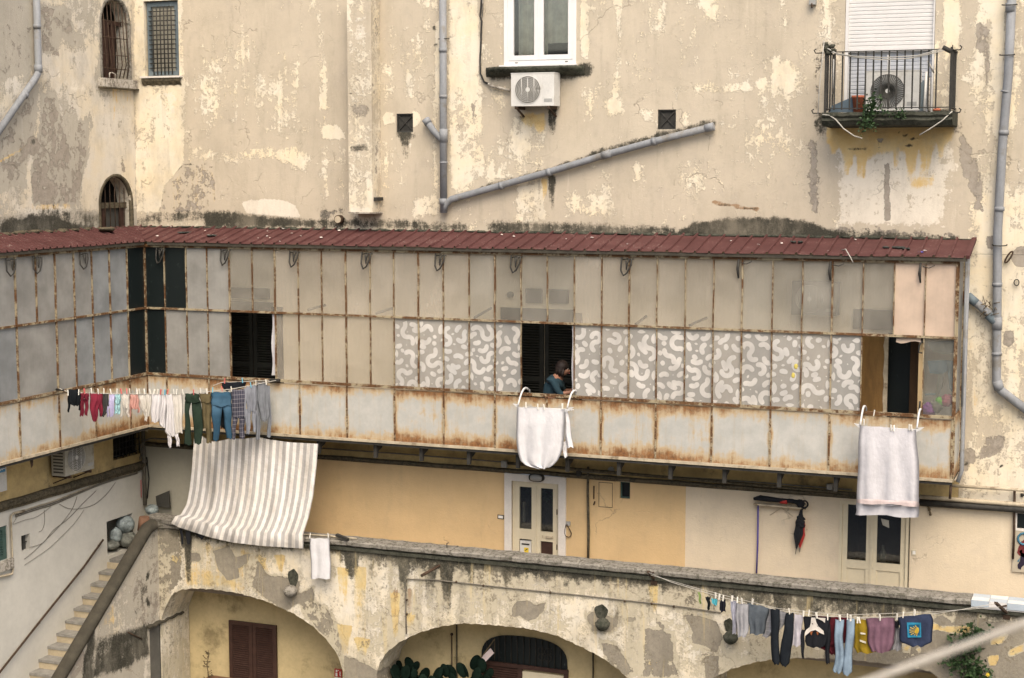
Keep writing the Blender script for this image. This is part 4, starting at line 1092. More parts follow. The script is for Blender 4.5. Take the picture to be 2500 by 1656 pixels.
m = MB(); a = X(168, 1115, XG); a = X(82, 1100, XG); m.tube([(XG-.05, a.y, ZB-.03), (XG-.04, a.y, ZB-.16), (XG-.05, a.y, ZB-.2)], [.03,.02,.008])
m.build("bracket", MAT['rustiron'], gl)
m = MB(); m.ball((XL+.25, -1.3, 10.66), .12, .2, .04, 8, 5, 0, .3, 2)
for i in range(16): m.ball((XL+.05, -1.2-i*.36, 10.665), .07, random.uniform(.1,.25), random.uniform(.02,.05), 8, 5, 0, .35, i)
m.box(XL+.002, XL+.05, -7, -.06, 10.64, 10.672); m.build("mortar_flashing", MAT['ledge'], gl)
m = MB(); m.tube([(XG-.02, YG-.02, ZB-.1), (XG-.02, YG-.02, ZE)], .022, 6); m.build("corner_post", MAT['rust'], gl)

# scraps lying on the roofs
def roof_pt(u, t): return Vector((u, VY + (-.012-VY)*t, ZE+.02 + (.645-.40)*t))
sr = random.Random(21)
protoW = MB().ball((0,0,0), .04, .028, .012, 8, 5, 0, .35, 1).build("roof_scrap", MAT['litter'], None, "small pale scrap of litter on the long red roof", "litter", "pale scraps of litter on the long red roof")
first = True
def roof_at(px, py):
    a = ray(px, py); n = Vector((0, -(10.665-ZE-.02), (VY*-1)-.012)).normalized(); p0 = Vector((0, VY, ZE+.02))
    return CAM + a * ((p0-CAM).dot(n)/a.dot(n)) + n*.014
for px, py in ((384,579),(345,549),(520,552),(545,553),(566,561),(501,566),(653,567),(631,584),(659,583),(692,562),(713,573),(652,579),(683,592),(735,579),(784,583),(828,566),(1225,576),(1254,580),(1382,586),(1532,599),(1571,605),(1446,584),(1786,592),(1852,601),(1908,597),(2022,616),(2258,616),(2088,588),(405,561),(418,557)):
    o = protoW if first else copy_tree(protoW)
    o.location = roof_at(px, py); o.rotation_euler = (.2, 0, sr.uniform(0, 3)); k = sr.uniform(.35, .85); o.scale = (k*1.1, k, k); first = False
for i, (px, py, r, lb) in enumerate(((456,571,.13,"dark clump of rubbish on the red roof, nearest the corner"),(522,578,.12,"grey crushed scrap on the red roof left of the first hooks"),(2183,608,.14,"long black clump of rubbish near the right end of the red roof"),(1943,594,.08,"flat dark flake on the red roof above the tenth hook"),(2213,611,.05,"small black chip beside the long clump on the red roof"))):
    q = roof_at(px, py); m = MB()
    for j in range(5): m.ball(q + Vector((sr.uniform(-r, r), sr.uniform(-.03, .03), .008)), r*.4, .04, .016, 8, 5, j % 2 if i == 1 else 0, .4, j+i*9)
    m.build("rubbish_clump", [MAT['litterd'], MAT['acg']], None, lb, "litter")
m = MB(); q = roof_at(2248, 618); m.ball(q, .04, .03, .015); m.build("plastic_scrap", MAT['indigo'], None, "blue plastic scrap near the right end of the red roof", "litter")
m = MB(); q = [roof_at(2055,613), roof_at(2066,619)+Vector((0,-.05,.05)), Y(2076,628,-1.08), Y(2083,642,-1.06)]; m.tube(q, .008, 6); m.build("dangling_wire", MAT['line'], None, "thin white wire curling over the roof edge near its right end", "wire")
# ------------------------------------------------------------------ windows and openings of the main wall
def room(parent, x0, x1, y0, y1, z0, z1, name="dark_interior", mat='room'):
    m = MB(); m.add([(x0,y0,z0),(x1,y0,z0),(x1,y1,z0),(x0,y1,z0),(x0,y0,z1),(x1,y0,z1),(x1,y1,z1),(x0,y1,z1)], [(0,1,2,3),(7,6,5,4),(1,5,6,2),(3,7,4,0),(2,6,7,3)])
    return m.build(name, MAT[mat], parent)
def frame_rect(mb, x0, x1, z0, z1, w_, y0, y1):
    mb.box(x0, x0+w_, y0, y1, z0, z1); mb.box(x1-w_, x1, y0, y1, z0, z1); mb.box(x0+w_, x1-w_, y0, y1, z1-w_, z1); mb.box(x0+w_, x1-w_, y0, y1, z0, z0+w_)

# white two-leaf window
wn = thing("white_window", (.315, .05, 13.40), "white plastic two-leaf window above the mossy sill and air conditioner", "window")
x0, x1, z0, z1 = OP_W['u0'], OP_W['u1'], OP_W['zb'], OP_W['zt']
m = MB(); frame_rect(m, x0+.002, x1-.002, z0+.004, z1-.01, .075, .005, .09); m.box(x0-.012, x0+.05, -.012, .004, z0, z1); m.box(x1-.05, x1+.012, -.012, .004, z0, z1); m.build("frame", MAT['pvcw'], wn)
m = MB(); m.box(x0-.08, x1+.03, -.055, .05, z0-.022, z0+.003); m.build("sill_board", MAT['pvcw'], wn)
xm = (x0+x1)/2 - .02
for a, b in ((x0+.075, xm), (xm+.002, x1-.05)):
    m = MB(); frame_rect(m, a, b, z0+.08, z1-.08, .078, -.004, .06); s_ = m.build("sash", MAT['pvcw'], wn)
    m = MB(); m.box(a+.078, b-.078, .028, .036, z0+.158, z1-.158); m.build("pane", MAT['glass'], s_)
m = MB()
for px in (-.12, .75): m.box(px, px+.05, -.0045, .0, z0+.035, z0+.047)
m.build("drain_slot", MAT['iron'], wn)
m = MB(); g = [[(u, .125 + .03*math.sin(u*23)+.02*math.sin(u*57), zz) for u in np.linspace(-.10, .42, 30)] for zz in (13.42, 14.2, 15.5)]
m.grid(g); g = [[(u, .13 + .03*math.sin(u*29+1), zz) for u in np.linspace(.40, .92, 26)] for zz in (13.75, 14.2, 15.5)]; m.grid(g)
m.build("curtain", MAT['sheetin'], wn)
room(wn, x0, x1, .16, 1.2, z0, z1)
ss = MB(); g = []
for i in range(30):
    u = -.63 + 1.72*i/29; e = min(1, min(i, 29-i)/2.5); jz = random.uniform(-.008, .008)
    g.append([(u, -.02, 13.37+jz), (u, -.20*e-.02, 13.365+jz), (u, -.20*e-.03, 13.33+jz), (u, -.16*e-.02, 13.30+jz), (u, -.12*e-.02, 13.26), (u, -.04*e-.005, 13.22+jz)])
ss.grid(g, 0, True); ss.build("stone_sill", MAT['mossy'], None, "black moss-grown stone sill under the white window", "sill")

# square grid window by the corner
gw = thing("grid_window", (-6.92, .05, 13.37), "rectangular window with a square iron grid, right of the wall corner", "window")
x0, x1, z0, z1 = OP_G['u0'], OP_G['u1'], OP_G['zb'], OP_G['zt']
m = MB(); frame_rect(m, x0+.03, x1-.04, z0+.01, z1-.02, .075, .06, .11); m.build("frame", MAT['bluegrey'], gw)
m = MB(); m.box(x0+.1, x1-.1, .10, .105, z0+.08, z1-.09); m.build("net_pane", MAT['screen'], gw)
m = MB()
for i in range(1, 7): u = x0+.09+(x1-x0-.18)*i/7; m.tube([(u, .03, z0+.02), (u, .03, z1-.1)], .011, 6)
for i in range(1, 14): z = z0+.06+(z1-z0-.16)*i/14; m.tube([(x0+.08, .035, z), (x1-.08, .035, z)], .011, 6)
m.build("iron_grid", MAT['iron'], gw)
m = MB(); m.box(x0-.07, x1+.07, -.07, .04, z0-.035, z0-.003); m.build("sill_board", MAT['marble'], gw)
m = MB(); g = [[(x0-.05+(x1-x0+.1)*i/16, -.055*k - .001, z0-.04-.12*(1-k*.15)*j - (.02*math.sin(i*2.1) if j == 1 else 0)) for j, k in ((0,1),(.5,.9),(1,.3),(1.02,0))] for i in range(17)]
m.grid(g, 0, False); m.build("broken_sill", MAT['ledge'], gw)
room(gw, x0, x1, .20, .7, z0, z1)

# arched openings in the side wall (facing +x)
def side_room(parent, y0, y1, z0, z1, d0=.26, d1=1.0):
    m = MB(); a, b = XL-d0, XL-d1
    m.add([(a,y0,z0),(a,y1,z0),(b,y1,z0),(b,y0,z0),(a,y0,z1),(a,y1,z1),(b,y1,z1),(b,y0,z1)], [(0,1,2,3),(7,6,5,4),(3,2,6,7),(0,3,7,4),(1,5,6,2)])
    m.build("dark_interior", MAT['room'], parent)
for o, lb, bars in ((OP_S1, "tall arched window with bent iron bars high in the side wall", True), (OP_S2, "low arched opening with a crossbar, resting on the red roof corner", False)):
    aw = thing("arched_window", (XL, (o['u0']+o['u1'])/2, o['zb']), lb, "window")
    y0, y1, zb = o['u0'], o['u1'], o['zb']; zt = o['zt']((y0+y1)/2); spring = zt - (y1-y0)/2
    side_room(aw, y0-.02, y1+.02, zb, zt+.05)
    m = MB(); n = 18
    if bars:
        for i in range(7):
            u = y0+.08+(y1-y0-.14)*i/6; b = .10 + .03*math.sin(i*1.7)
            m.tube([(XL-.02, u, zb+.02), (XL+b*.35, u+.01, zb+.25), (XL+b*.2, u-.015, zb+.7), (XL-.02, u, min(zt-.05, o['zt'](min(max(u, y0), y1))))], .009, 6)
        for z in (zb+.18, zb+.42, zb+.72, spring+.02): m.tube([(XL-.01, y0+.02, z), (XL+.04, (y0+y1)/2, z-.01), (XL-.01, y1-.02, z)], .008, 6)
        m.build("iron_bars", MAT['rustiron'], aw)
        m = MB(); m.box(XL-.2, XL-.16, y0+.24, y0+.42, zb, spring); m.box(XL-.2, XL-.16, y1-.32, y1-.20, zb, spring); m.box(XL-.2, XL-.15, y0, y1, spring-.03, spring+.04); m.build("wood_frame", MAT['brown'], aw)
        m = MB(); m.box(XL-.23, XL-.22, y0+.42, y1-.32, zb, spring-.05); m.build("pane", MAT['bluegrey'], aw)
        m = MB(); m.box(XL-.10, XL+.10, y0-.13, y1+.10, zb-.155, zb-.004); m.build("stone_sill", MAT['sillw'], aw)
        m = MB(); m.box(XL+.0, XL+.12, y0-.14, y1+.11, zb-.18, zb-.157); m.build("sill_ledge", MAT['ledge'], aw)
        m = MB(); g = [[(XL+.06, y0+.12, zb), (XL+.06, y0+.12, zb+.09), (XL+.06, y0+.2, zb+.10), (XL+.06, y0+.28, zb+.08), (XL+.06, y0+.29, zb)]][0]; m.tube(g, .012, 6); m.build("sill_stub", MAT['sillw'], aw)
    else:
        for i in range(6): u = y0+.10+(y1-y0-.2)*i/5; m.tube([(XL-.08, u, zb), (XL-.08, u, o['zt'](u)-.02)], .008, 6)
        m.build("iron_bars", MAT['rustiron'], aw)
        m = MB(); m.box(XL-.16, XL-.10, y0, y1, zb+.46, zb+.56); m.build("crossbar", MAT['ledge'], aw)
        m = MB(); m.box(XL-.20, XL-.17, y0+.34, y1-.16, zb, zb+.46); m.build("board", MAT['grilledark'], aw)
        m = MB(); m.box(XL-.19, XL-.13, y1-.16, y1-.05, zb, zb+.46); m.box(XL-.19, XL-.13, y0+.22, y0+.30, zb, zb+.46); m.build("wood_frame", MAT['brown'], aw)
    m = MB(); g = []
    us = [y0 + (y1-y0)*(.5-.5*math.cos(math.pi*k/22)) for k in range(23)]
    path = [(y0, zb), (y0, (zb+spring)/2)] + [(u, o['zt'](u)) for u in us] + [(y1, (zb+spring)/2), (y1, zb)]
    cy, cz = (y0+y1)/2, spring
    for (u, z) in path:
        d = Vector((u-cy, max(0, z-cz))).normalized() if z > spring-.001 else Vector((math.copysign(1, u-cy), 0))
        k = .055 + random.uniform(-.008, .008)
        g.append([(XL+.004, u+d.x*k, z+d.y*k), (XL+.018, u+d.x*k*.8, z+d.y*k*.8), (XL+.012, u-d.x*.004, z-d.y*.004), (XL-.05, u-d.x*.006, z-d.y*.006)])
    m.grid(g, 0, True); m.build("grey_surround", MAT['ledge'] if not bars else MAT['concrete'], aw)

# vents
for o, lb in ((OP_V1, "square rusty vent grating left of the grey downpipe, with black run marks below"), (OP_V2, "square rusty vent grating just above the slanting grey pipe")):
    vt = thing("vent_opening", ((o['u0']+o['u1'])/2, .1, o['zb']), lb, "vent")
    x0, x1, z0, z1 = o['u0'], o['u1'], o['zb'], o['zt']
    m = MB(); m.box(x0+.005, x1-.005, .045, .05, z0+.005, z1-.005); m.build("mesh_plate", MAT['iron'], vt)
    m = MB(); m.bar((x0+.02, .03, z0+.02), (x1-.02, .03, z1-.02), .016, .016); m.bar((x0+.02, .035, z1-.02), (x1-.02, .035, z0+.02), .016, .016); frame_rect(m, x0+.005, x1-.005, z0+.005, z1-.005, .02, .015, .04)
    m.build("cross_bars", MAT['iron'], vt)

# chimney chase
cf = Y(850, 300, -.34).x, Y(908, 300, -.34).x
m = MB(); rr = random.Random(9)
x0, x1 = cf
def slab(u0, u1, y0, z0, z1): 
    pass
ch = thing("chimney_chase", ((x0+x1)/2, -.17, 10.95), "boxed stucco flue running up the wall left of the downpipe", "chimney")
def wear_ch(U, V):
    w = Wear(U, V, lambda px, py: (Y(px, py, -.34).x, Y(px, py, -.34).z), .40)
    w.poly('gr', [(850,120),(905,110),(905,250),(850,240)], .30, .15); w.poly('gr', [(850,240),(908,250),(908,300),(850,290)], .5, .08); w.poly('wh', [(852,30),(904,30),(900,110),(856,110)], .5, .1)
    w.poly('mo', [(852,355),(895,348),(900,370),(855,374)], .58, .05); w.poly('gr', [(850,400),(908,390),(908,500),(850,500)], .40, .2); w.line('mo', [(850,230),(925,232)], .01, .6, .02)
    w.poly('wh', [(852,505),(905,505),(905,528),(852,528)], .7, .05)
    return w.c
wall("front_face", 'y', -.34, x0, x1, 10.98, 14.62, MAT['wall'], [], .05, wear_ch, parent=ch)
wall("right_face", 'x', x1, -.34, -.002, 10.98, 14.62, MAT['wall'], [], .06, lambda U, V: np.vstack([np.full(len(U), .48), np.full(len(U), .36), np.full(len(U), .10)] + [np.zeros(len(U))]*3), inward=-1, parent=ch)
wall("left_face", 'x', x0, -.34, -.002, 10.98, 14.62, MAT['wall_side'], [], .1, lambda U, V: np.vstack([np.full(len(U), .5)]+[np.zeros(len(U))]*5), inward=1, parent=ch)
m = MB(); m.box(x0-.01, x1+.02, -.36, -.004, 10.955, 10.979); m.build("broken_foot", MAT['sillw'], ch)
m = MB(); m.box(x0-.015, x1+.03, -.37, -.004, 14.621, 14.66); m.build("top_cap", MAT['concrete'], ch)
m = MB(); m.box(x1-.02, x1+.06, -.30, -.05, 11.17, 11.23); m.build("dark_hole", MAT['iron'], ch)
m = MB(); q = Y(828, 536, -.06); m.tube([q+Vector((0,.05,0)), q+Vector((0,-.06,0))], .06, 16); m.tube([q+Vector((0,.05,0)), q+Vector((0,-.05,0))], .075, 16, 1); m.build("pipe_stub", [MAT['strip'], MAT['rustiron']], None, "round pale pipe stub poking out of the wall foot beside the chimney chase", "pipe")

# ------------------------------------------------------------------ downpipes
def pipe(name, pts, r, label, joints=(), clips=(), mat='pvc', branch=None, cap=None):
    t = thing(name, (pts[0] + pts[-1]) / 2, label, "pipe")
    ORG[t.name] = Vector(t.location)
    m = MB(); m.tube(pts, r, 14); m.build("pipe_run", MAT[mat], t)
    for a, b in joints: m = MB(); m.tube([a, b], r*1.14, 14); m.build("sleeve", MAT[mat], t)
    for c, d in clips:
        m = MB(); m.tube([c + Vector((r*1.5*math.cos(k), -r*1.25*math.sin(k), 0)) if d == 'z' else c for k in np.linspace(-.3, math.pi+.3, 12)], .008, 6)
        m.build("clip", MAT['iron'], t)
    return t
yp = -.10
P = lambda px, py, y=yp: Y(px, py, y)
a = P(1081, -40); b = P(1083, 520)
mp = pipe("downpipe", [a, b], .062, "tall grey downpipe beside the white window, with a short capped branch", [(P(1081.5,118), P(1081.5,128)), (P(1082,232), P(1082,240)), (P(1083,315), P(1083,348)), (P(1083,395), P(1083,400)), (P(1083,485), P(1083,500))], [(P(1082,95)+Vector((0,.03,0)), 'z')])
m = MB(); m.tube([P(1083,345), P(1060,322), P(1041,294)], [.058,.058,.058], 12); m.tube([P(1046,302), P(1039,291)], .070, 12); m.build("branch", MAT['pvc'], mp)
sp = pipe("slanting_pipe", [P(1084,515), P(1087,500), P(1102,487), P(1345,419), P(1480,378), P(1600,345), P(1742,309)], .057, "long grey pipe slanting up the wall from the downpipe foot to the right",
          [(P(1336,422), P(1345,419)), (P(1470,381), P(1492,374)), (P(1722,314), P(1743,308.5)), (P(1220,455), P(1228,452.5)), (P(1592,347), P(1602,344.3))])
m = MB()
for q in ((1222,454),(1490,375),(1694,322)): m.tube([P(q[0]-2, q[1]+9), P(q[0]+3, q[1]-11)], .012, 6)
m.build("clip", MAT['greycable'], sp)
lp = lambda px, py: X(px, py, XL+.10)
pipe("side_downpipe", [lp(88,-40), lp(94,170), lp(92,181), lp(86,192), lp(-20,345)], .058, "grey downpipe bending diagonally across the side wall at the far left", [(lp(90,60), lp(90.5,70)), (lp(93,158), lp(94,178)), (lp(62,229), lp(58,236))])
rp = pipe("right_downpipe", [P(2472,-40), P(2462,180), P(2447,360), P(2436,560), P(2434,780), P(2433,935), P(2436,946), P(2448,957), P(2520,1012)], .066, "grey downpipe at the right edge with an open branch and an elbow at its foot",
          [(P(2434,775), P(2434,805)), (P(2434,930), P(2440,952)), (P(2456,222), P(2455,226)), (P(2468,8), P(2467,30)), (P(2451,318), P(2450.5,330)), (P(2440,505), P(2439.6,516)), (P(2434.6,690), P(2434.5,699)), (P(2433.2,860), P(2433.2,868))])
for px, py in ((2465,12),(2459,134),(2441,598)):
    m = MB(); c = P(px, py); m.tube([c + Vector((.105*math.cos(k), -.02-.085*math.sin(k), -.012*math.sin(k))) for k in np.linspace(-.35, math.pi+.35, 14)], .009, 6); m.build("clip", MAT['iron'], rp)
m = MB(); m.tube([P(2434,786), P(2425,776), P(2366,725)], .060, 14); m.tube([P(2384,741), P(2362,722)], [.066,.066], 14, 1); e = P(2362.3,722.3); d = (P(2362,722)-P(2384,741)).normalized(); m.tube([e+d*.004, e+d*.012], .050, 14, 2)
m.tube([P(2436,790), P(2412,768)], .072, 14, 1); m.build("branch", [MAT['pvc'], MAT['bluegrey'], MAT['iron']], rp)
m = MB(); rr = random.Random(2)
for i in range(14):
    c = P(2385+rr.uniform(0,45), 730+rr.uniform(0,40), -.16); m.tube([c, c+Vector((rr.uniform(-.06,.06), -.03, rr.uniform(-.02,.08))), c+Vector((rr.uniform(-.1,.1), -.04, rr.uniform(-.05,.05)))], .006, 4)
m.build("dead_tendril", MAT['straw'], None, "dead tendrils caught on the open pipe branch at right", "plant")
m = MB(); c = P(2463,628,-.05); m.tube([c+Vector((.05*math.cos(t)*1.0+.02*math.sin(t), -.01, .07*math.sin(t)+.05*math.cos(t))) for t in np.linspace(0, 6.28, 16)], .014, 6); m.build("iron_ring", MAT['rustiron'], None, "rusty iron ring on the wall right of the tall downpipe", "ring")
m = MB(); c = P(2482,690,-.03); m.tube([c+Vector((.035*math.cos(t), -.01, .045*math.sin(t))) for t in np.linspace(0, 6.28, 16)], .009, 6); m.build("iron_ring", MAT['iron'], None, "small dark wire loop at the right edge below the ring", "ring")

# cable at the window
m = MB(); q = [(1176,-40),(1175,10),(1172,40),(1176,52),(1175,70),(1174,110),(1172,150),(1173,180),(1182,200),(1192,205)]
m.tube([P(x, y, -.03) for x, y in q], .016, 8); q = [(1192,205),(1205,212),(1225,216),(1245,221)]; m.tube([P(x, y, -.06) for x, y in q], .022, 8, 1); m.tube([P(1180,-40,-.03), P(1178,40,-.03)], .010, 6, 1)
m.build("cooling_hose", [MAT['cable'], MAT['sillw']], None, "black and pale cooling hose looping down the wall to the air conditioner", "hose")
m = MB(); a = P(1983,3); m.box(a.x-.05, a.x+.05, -.10, 0, a.z-.05, a.z+.06); m.tube([P(1982,8), P(1982,20)], .012, 6, 1); m.build("wall_box", [MAT['grey'], MAT['rustiron']], None, "small grey box with a rusty stub at the top edge left of the balcony", "box")

# ------------------------------------------------------------------ air conditioners
def ac_unit(loc, rot, label, W_=.84, H=.56, D=.30, radial=False, mat='acw', brackets=True):
    t = thing("air_conditioner", (0,0,0), label, "air conditioner")
    b = MB(); r = .025
    b.box(-W_/2, W_/2, -D, 0, 0, H); b.build("casing", MAT[mat], t)
    cx = -W_/2 + H*.56; R_ = H*.42
    f = MB()
    f.tube([(cx, -D-.004, H*.5), (cx, -D+.001, H*.5)], R_, 32); f.build("fan_recess", MAT['grey' if radial else 'acg'], t)
    f = MB()
    if radial:
        for k in range(48):
            a = 2*math.pi*k/48; f.tube([(cx+.03*math.cos(a), -D-.012, H*.5+.03*math.sin(a)), (cx+R_*math.cos(a+.15), -D-.010, H*.5+R_*math.sin(a+.15))], .0045, 4)
        for q in (.45, 1.0): f.tube([(cx+R_*q*math.cos(a), -D-.012, H*.5+R_*q*math.sin(a)) for a in np.linspace(0, 6.2832, 28)], .004, 4)
    else:
        for q in np.linspace(.18, 1, 8): f.tube([(cx+R_*q*math.cos(a), -D-.012, H*.5+R_*q*math.sin(a)) for a in np.linspace(0, 6.2832, 28)], .004, 4)
        for k in (-.5, 0, .5): f.tube([(cx+R_*k, -D-.014, H*.5-R_*.84), (cx+R_*k, -D-.014, H*.5+R_*.84)], .005, 4)
    f.build("fan_grille", MAT['grilledark' if radial else 'acw'], t)
    f = MB(); f.tube([(cx, -D-.02, H*.5), (cx, -D, H*.5)], .032, 14); f.build("fan_hub", MAT['acw'], t)
    f = MB(); f.box(W_/2-.17, W_/2-.03, -D-.004, -D, H*.12, H*.22); f.build("rating_label", MAT['grey'], t)
    f = MB()
    for k in range(9): f.box(-W_/2-.004, -W_/2, -D+.04, -.04, .05+k*.055, .075+k*.055)
    f.build("side_louvre", MAT['grilledark'], t)
    f = MB(); f.box(-W_/2-.006, W_/2+.006, -D-.006, .004, H, H+.012); f.box(W_/2-.22, W_/2-.218, -D-.003, -D+.001, .02, H-.02); f.build("top_lid", MAT[mat], t)
    if brackets:
        f = MB()
        for k in (-.28, .28): f.box(k-.02, k+.02, -D-.02, .06, -.05, -.002); f.bar((k, -D+.04, -.04), (k, .06, -.16), .03, .02)
        f.build("wall_bracket", MAT['rustiron'], t)
    t.location = loc; t.rotation_euler = (0, 0, rot); ORG[t.name] = Vector(loc)
    return t
q = Y(1297, 259, -.36)
ac_unit((q.x+.02, -.07, q.z), 0, "white air conditioner hanging under the mossy window sill", .74, .52, .29)
q = Y(2170, 272, -.4)
ac_unit((q.x+.04, -.12, 12.57), 0, "air conditioner with radial fan guard standing on the balcony", .78, .58, .28, True, 'acw', False)
q = (X(158, 1092, XL+.36) + X(232, 1165, XL+.36)) / 2
ac_unit((XL+.07, (X(163,1130,XL+.36).y + X(228,1130,XL+.36).y)/2, X(165,1163,XL+.36).z), math.pi/2, "shade-toned air conditioner on the side wall under the short gallery", .80, .55, .28, False, 'acd', True)
q = Y(1987, 742, -.28); ac_unit((q.x, -.02, Y(1987,770,-.25).z), 0, "air conditioner dimly seen behind the upper panes near the gallery end", .70, .50, .24, False, 'acg', False)

# ------------------------------------------------------------------ balcony
bl = thing("balcony", (6.0, -.4, 12.4), "small iron balcony over the yellowed stain with tangled cords", "balcony")
yb = -.70; xb0, xb1 = Y(2014,280,yb).x, Y(2319,280,yb).x
m = MB(); g = []
for i in range(26):
    u = xb0-.04 + (xb1-xb0+.08)*i/25; jz = random.uniform(-.008, .008)
    g.append([(u, -.002, 12.54), (u, yb-.05, 12.54+jz), (u, yb-.06, 12.49+jz), (u, yb-.03, 12.46), (u, yb-.045, 12.42+jz), (u, yb+.02, 12.345+jz), (u, -.002, 12.33)])
m.grid(g, 0, False, True); m.f += [[i for i in range(6, -1, -1)], [25*7+i for i in range(7)]]; m.m += [0,0]; m.sm += [False]*2
m.build("slab", MAT['mossy'], bl)
zr = Y(2168, 124, yb).z
m = MB()
for a, b in (((xb0, yb), (xb1, yb)), ((xb0, yb), (xb0, 0)), ((xb1, yb), (xb1, 0))):
    m.bar((*a, zr), (*b, zr), .035, .014); m.bar((*a, 12.60), (*b, 12.60), .03, .014)
for xx in (xb0, xb1): m.bar((xx, yb, 12.5), (xx, yb, zr+.03), .034, .034, 0, (0,1,0))
m.build("rail", MAT['iron'], bl)
for k in range(1, 15):
    u = xb0 + (xb1-xb0)*k/16.0 + .02; m = MB(); m.bar((u, yb, 12.58), (u, yb, zr), .021, .021, 0, (0,1,0)); m.build("baluster", MAT['iron'], bl)
for xx in (xb0, xb1):
    for k in range(1, 4): m = MB(); m.bar((xx, yb+.2*k-.02, 12.58), (xx, yb+.2*k-.02, zr), .021, .021, 0, (0,1,0)); m.build("baluster", MAT['iron'], bl)
for px, py in ((1998,130),(1992,277),(2338,122),(2336,275)):
    c = Y(px, py, yb); s_ = -1 if px < 2100 else 1; m = MB()
    m.tube([Vector((c.x-s_*.08, yb, c.z)), c, c+Vector((s_*.04, -.01, .0)), c+Vector((s_*.06, -.02, .04)), c+Vector((s_*.03, -.02, .06))], .010, 6); m.build("scroll_hook", MAT['iron'], bl)
# roller shutter behind
rs = thing("roller_shutter", (5.9, .1, 12.55), "white roller shutter above the iron balcony", "shutter")
m = MB(); z = 13.50
g = []
while z < 15.3: g += [[(5.30, .05, z+.002), (6.55, .05, z+.002)], [(5.30, .045, z+.012), (6.55, .045, z+.012)], [(5.30, .045, z+.05), (6.55, .045, z+.05)], [(5.30, .053, z+.056), (6.55, .053, z+.056)]]; z += .058
m.grid(g, 0, False); m.build("upper_curtain", MAT['shutw'], rs)
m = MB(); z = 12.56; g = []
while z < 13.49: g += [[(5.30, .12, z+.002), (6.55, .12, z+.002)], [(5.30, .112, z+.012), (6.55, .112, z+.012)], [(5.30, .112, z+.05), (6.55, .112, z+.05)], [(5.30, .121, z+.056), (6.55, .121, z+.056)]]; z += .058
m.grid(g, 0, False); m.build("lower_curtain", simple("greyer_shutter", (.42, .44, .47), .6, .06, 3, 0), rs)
m = MB(); m.box(5.255, 5.30, .01, .13, 12.55, 15.35); m.box(6.55, 6.575, .01, .13, 12.55, 15.35); m.box(5.30, 6.55, .03, .10, 13.47, 13.505); m.build("guide_rail", MAT['shutw'], rs)
m = MB(); m.box(5.30, 6.55, .125, .18, 12.55, 15.35); m.build("backing", MAT['room'], rs)
# things on the balcony
m = MB(); a, b = Y(2040,275,-.3), Y(2088,232,-.3)
m.prism([(Y(2022,275,-.3).x, 12.56), (Y(2085,272,-.3).x, 12.56), (Y(2088,232,-.3).x, 12.80), (Y(2032,256,-.3).x, 12.66)], lambda p, q, d: (p, -.32+d, q), .05)
m.build("tarp_board", MAT['tarp'], None, "blue-grey board leaning inside the left end of the balcony", "board")
m = MB(); c = Y(2096,273,-.38); m.tube([(c.x, -.38, 12.55), (c.x, -.38, 12.76), (c.x, -.38, 12.765), (c.x, -.38, 12.80)], [.075,.095,.108,.108], 16); m.build("flower_pot", MAT['redclay'], None, "red clay flower pot on the balcony beside the air conditioner", "pot")
m = MB(); c = Y(2115,270,-.36); m.prism([(0,0),(.16,0),(.18,.24),(.02,.17)], lambda p, q, d: (c.x-.03+p, -.30+d, 12.55+q), .12); m.build("clay_box", MAT['terra'], None, "brown tilted planter box behind the red pot on the balcony", "box")
m = MB(); c = Y(2287,272,-.5); m.ball((c.x, -.5, 12.57), .06, .05, .028); m.build("red_scrap", MAT['redclay'], None, "orange-red scrap lying at the right end of the balcony", "litter")
def leaves(name, label, cat, pts, n, spread, size, mat, seed, parent=None, stems=True):
    rr = random.Random(seed); m = MB()
    for i in range(n):
        k = rr.random(); j = min(len(pts)-2, int(k*(len(pts)-1))); f = k*(len(pts)-1)-j
        c = pts[j].lerp(pts[j+1], f); c = c + Vector((rr.gauss(0, spread), rr.gauss(0, spread*.5) - abs(rr.gauss(0, .02)), rr.gauss(0, spread)))
        d = Vector((rr.gauss(0,1), rr.gauss(-.4,.7), rr.gauss(.1,.8))).normalized(); u = d.orthogonal().normalized(); u = (u*math.cos(i) + d.cross(u)*math.sin(i)); s_ = size*rr.uniform(.6, 1.4)
        m.add([c, c+d*s_*.5+u*s_*.3, c+d*s_, c+d*s_*.5-u*s_*.3], [(0,1,2),(0,2,3)])
    if stems: m.tube([p + Vector((0, .01, 0)) for p in pts], .006, 5)
    return m.build(name, MAT[mat], parent, label, cat)
leaves("balcony_plant", "green plant growing through the balcony bars and hanging below the slab", "plant", [Y(2130,240,-.74), Y(2128,265,-.78), Y(2118,290,-.80), Y(2122,318,-.78)], 300, .065, .055, 'leaf', 3)
leaves("balcony_plant", "low green weed along the balcony slab edge under the fan unit", "plant", [Y(2140,276,-.76), Y(2190,276,-.76), Y(2210,280,-.76)], 90, .03, .045, 'leaf', 4)
m = MB(); c = [Y(x, y, yb-.05) for x, y in ((2008,280),(2025,282),(2040,292),(2060,315),(2085,332),(2105,338))]; m.tube(c, .010, 6); c = [Y(x, y, yb-.05) for x, y in ((2325,272),(2300,295),(2270,315),(2245,330))]; m.tube(c, .009, 6)
c = [Y(x, y, yb-.06) for x, y in ((2012,100),(2006,160),(2000,220),(1997,280))]; m.tube(c, .008, 6)
c = [Y(x, y, yb-.04) for x, y in ((2020,118),(2045,133),(2090,140),(2150,146),(2220,143),(2270,132),(2308,122))]; m.tube(c, .010, 6); c = [Y(x, y, yb-.05) for x, y in ((2030,128),(2080,137),(2160,141),(2240,136),(2300,120))]; m.tube(c, .007, 6)
m.build("washing_line", MAT['line'], None, "slack pale cords strung around the balcony rail", "cord")
m = MB()
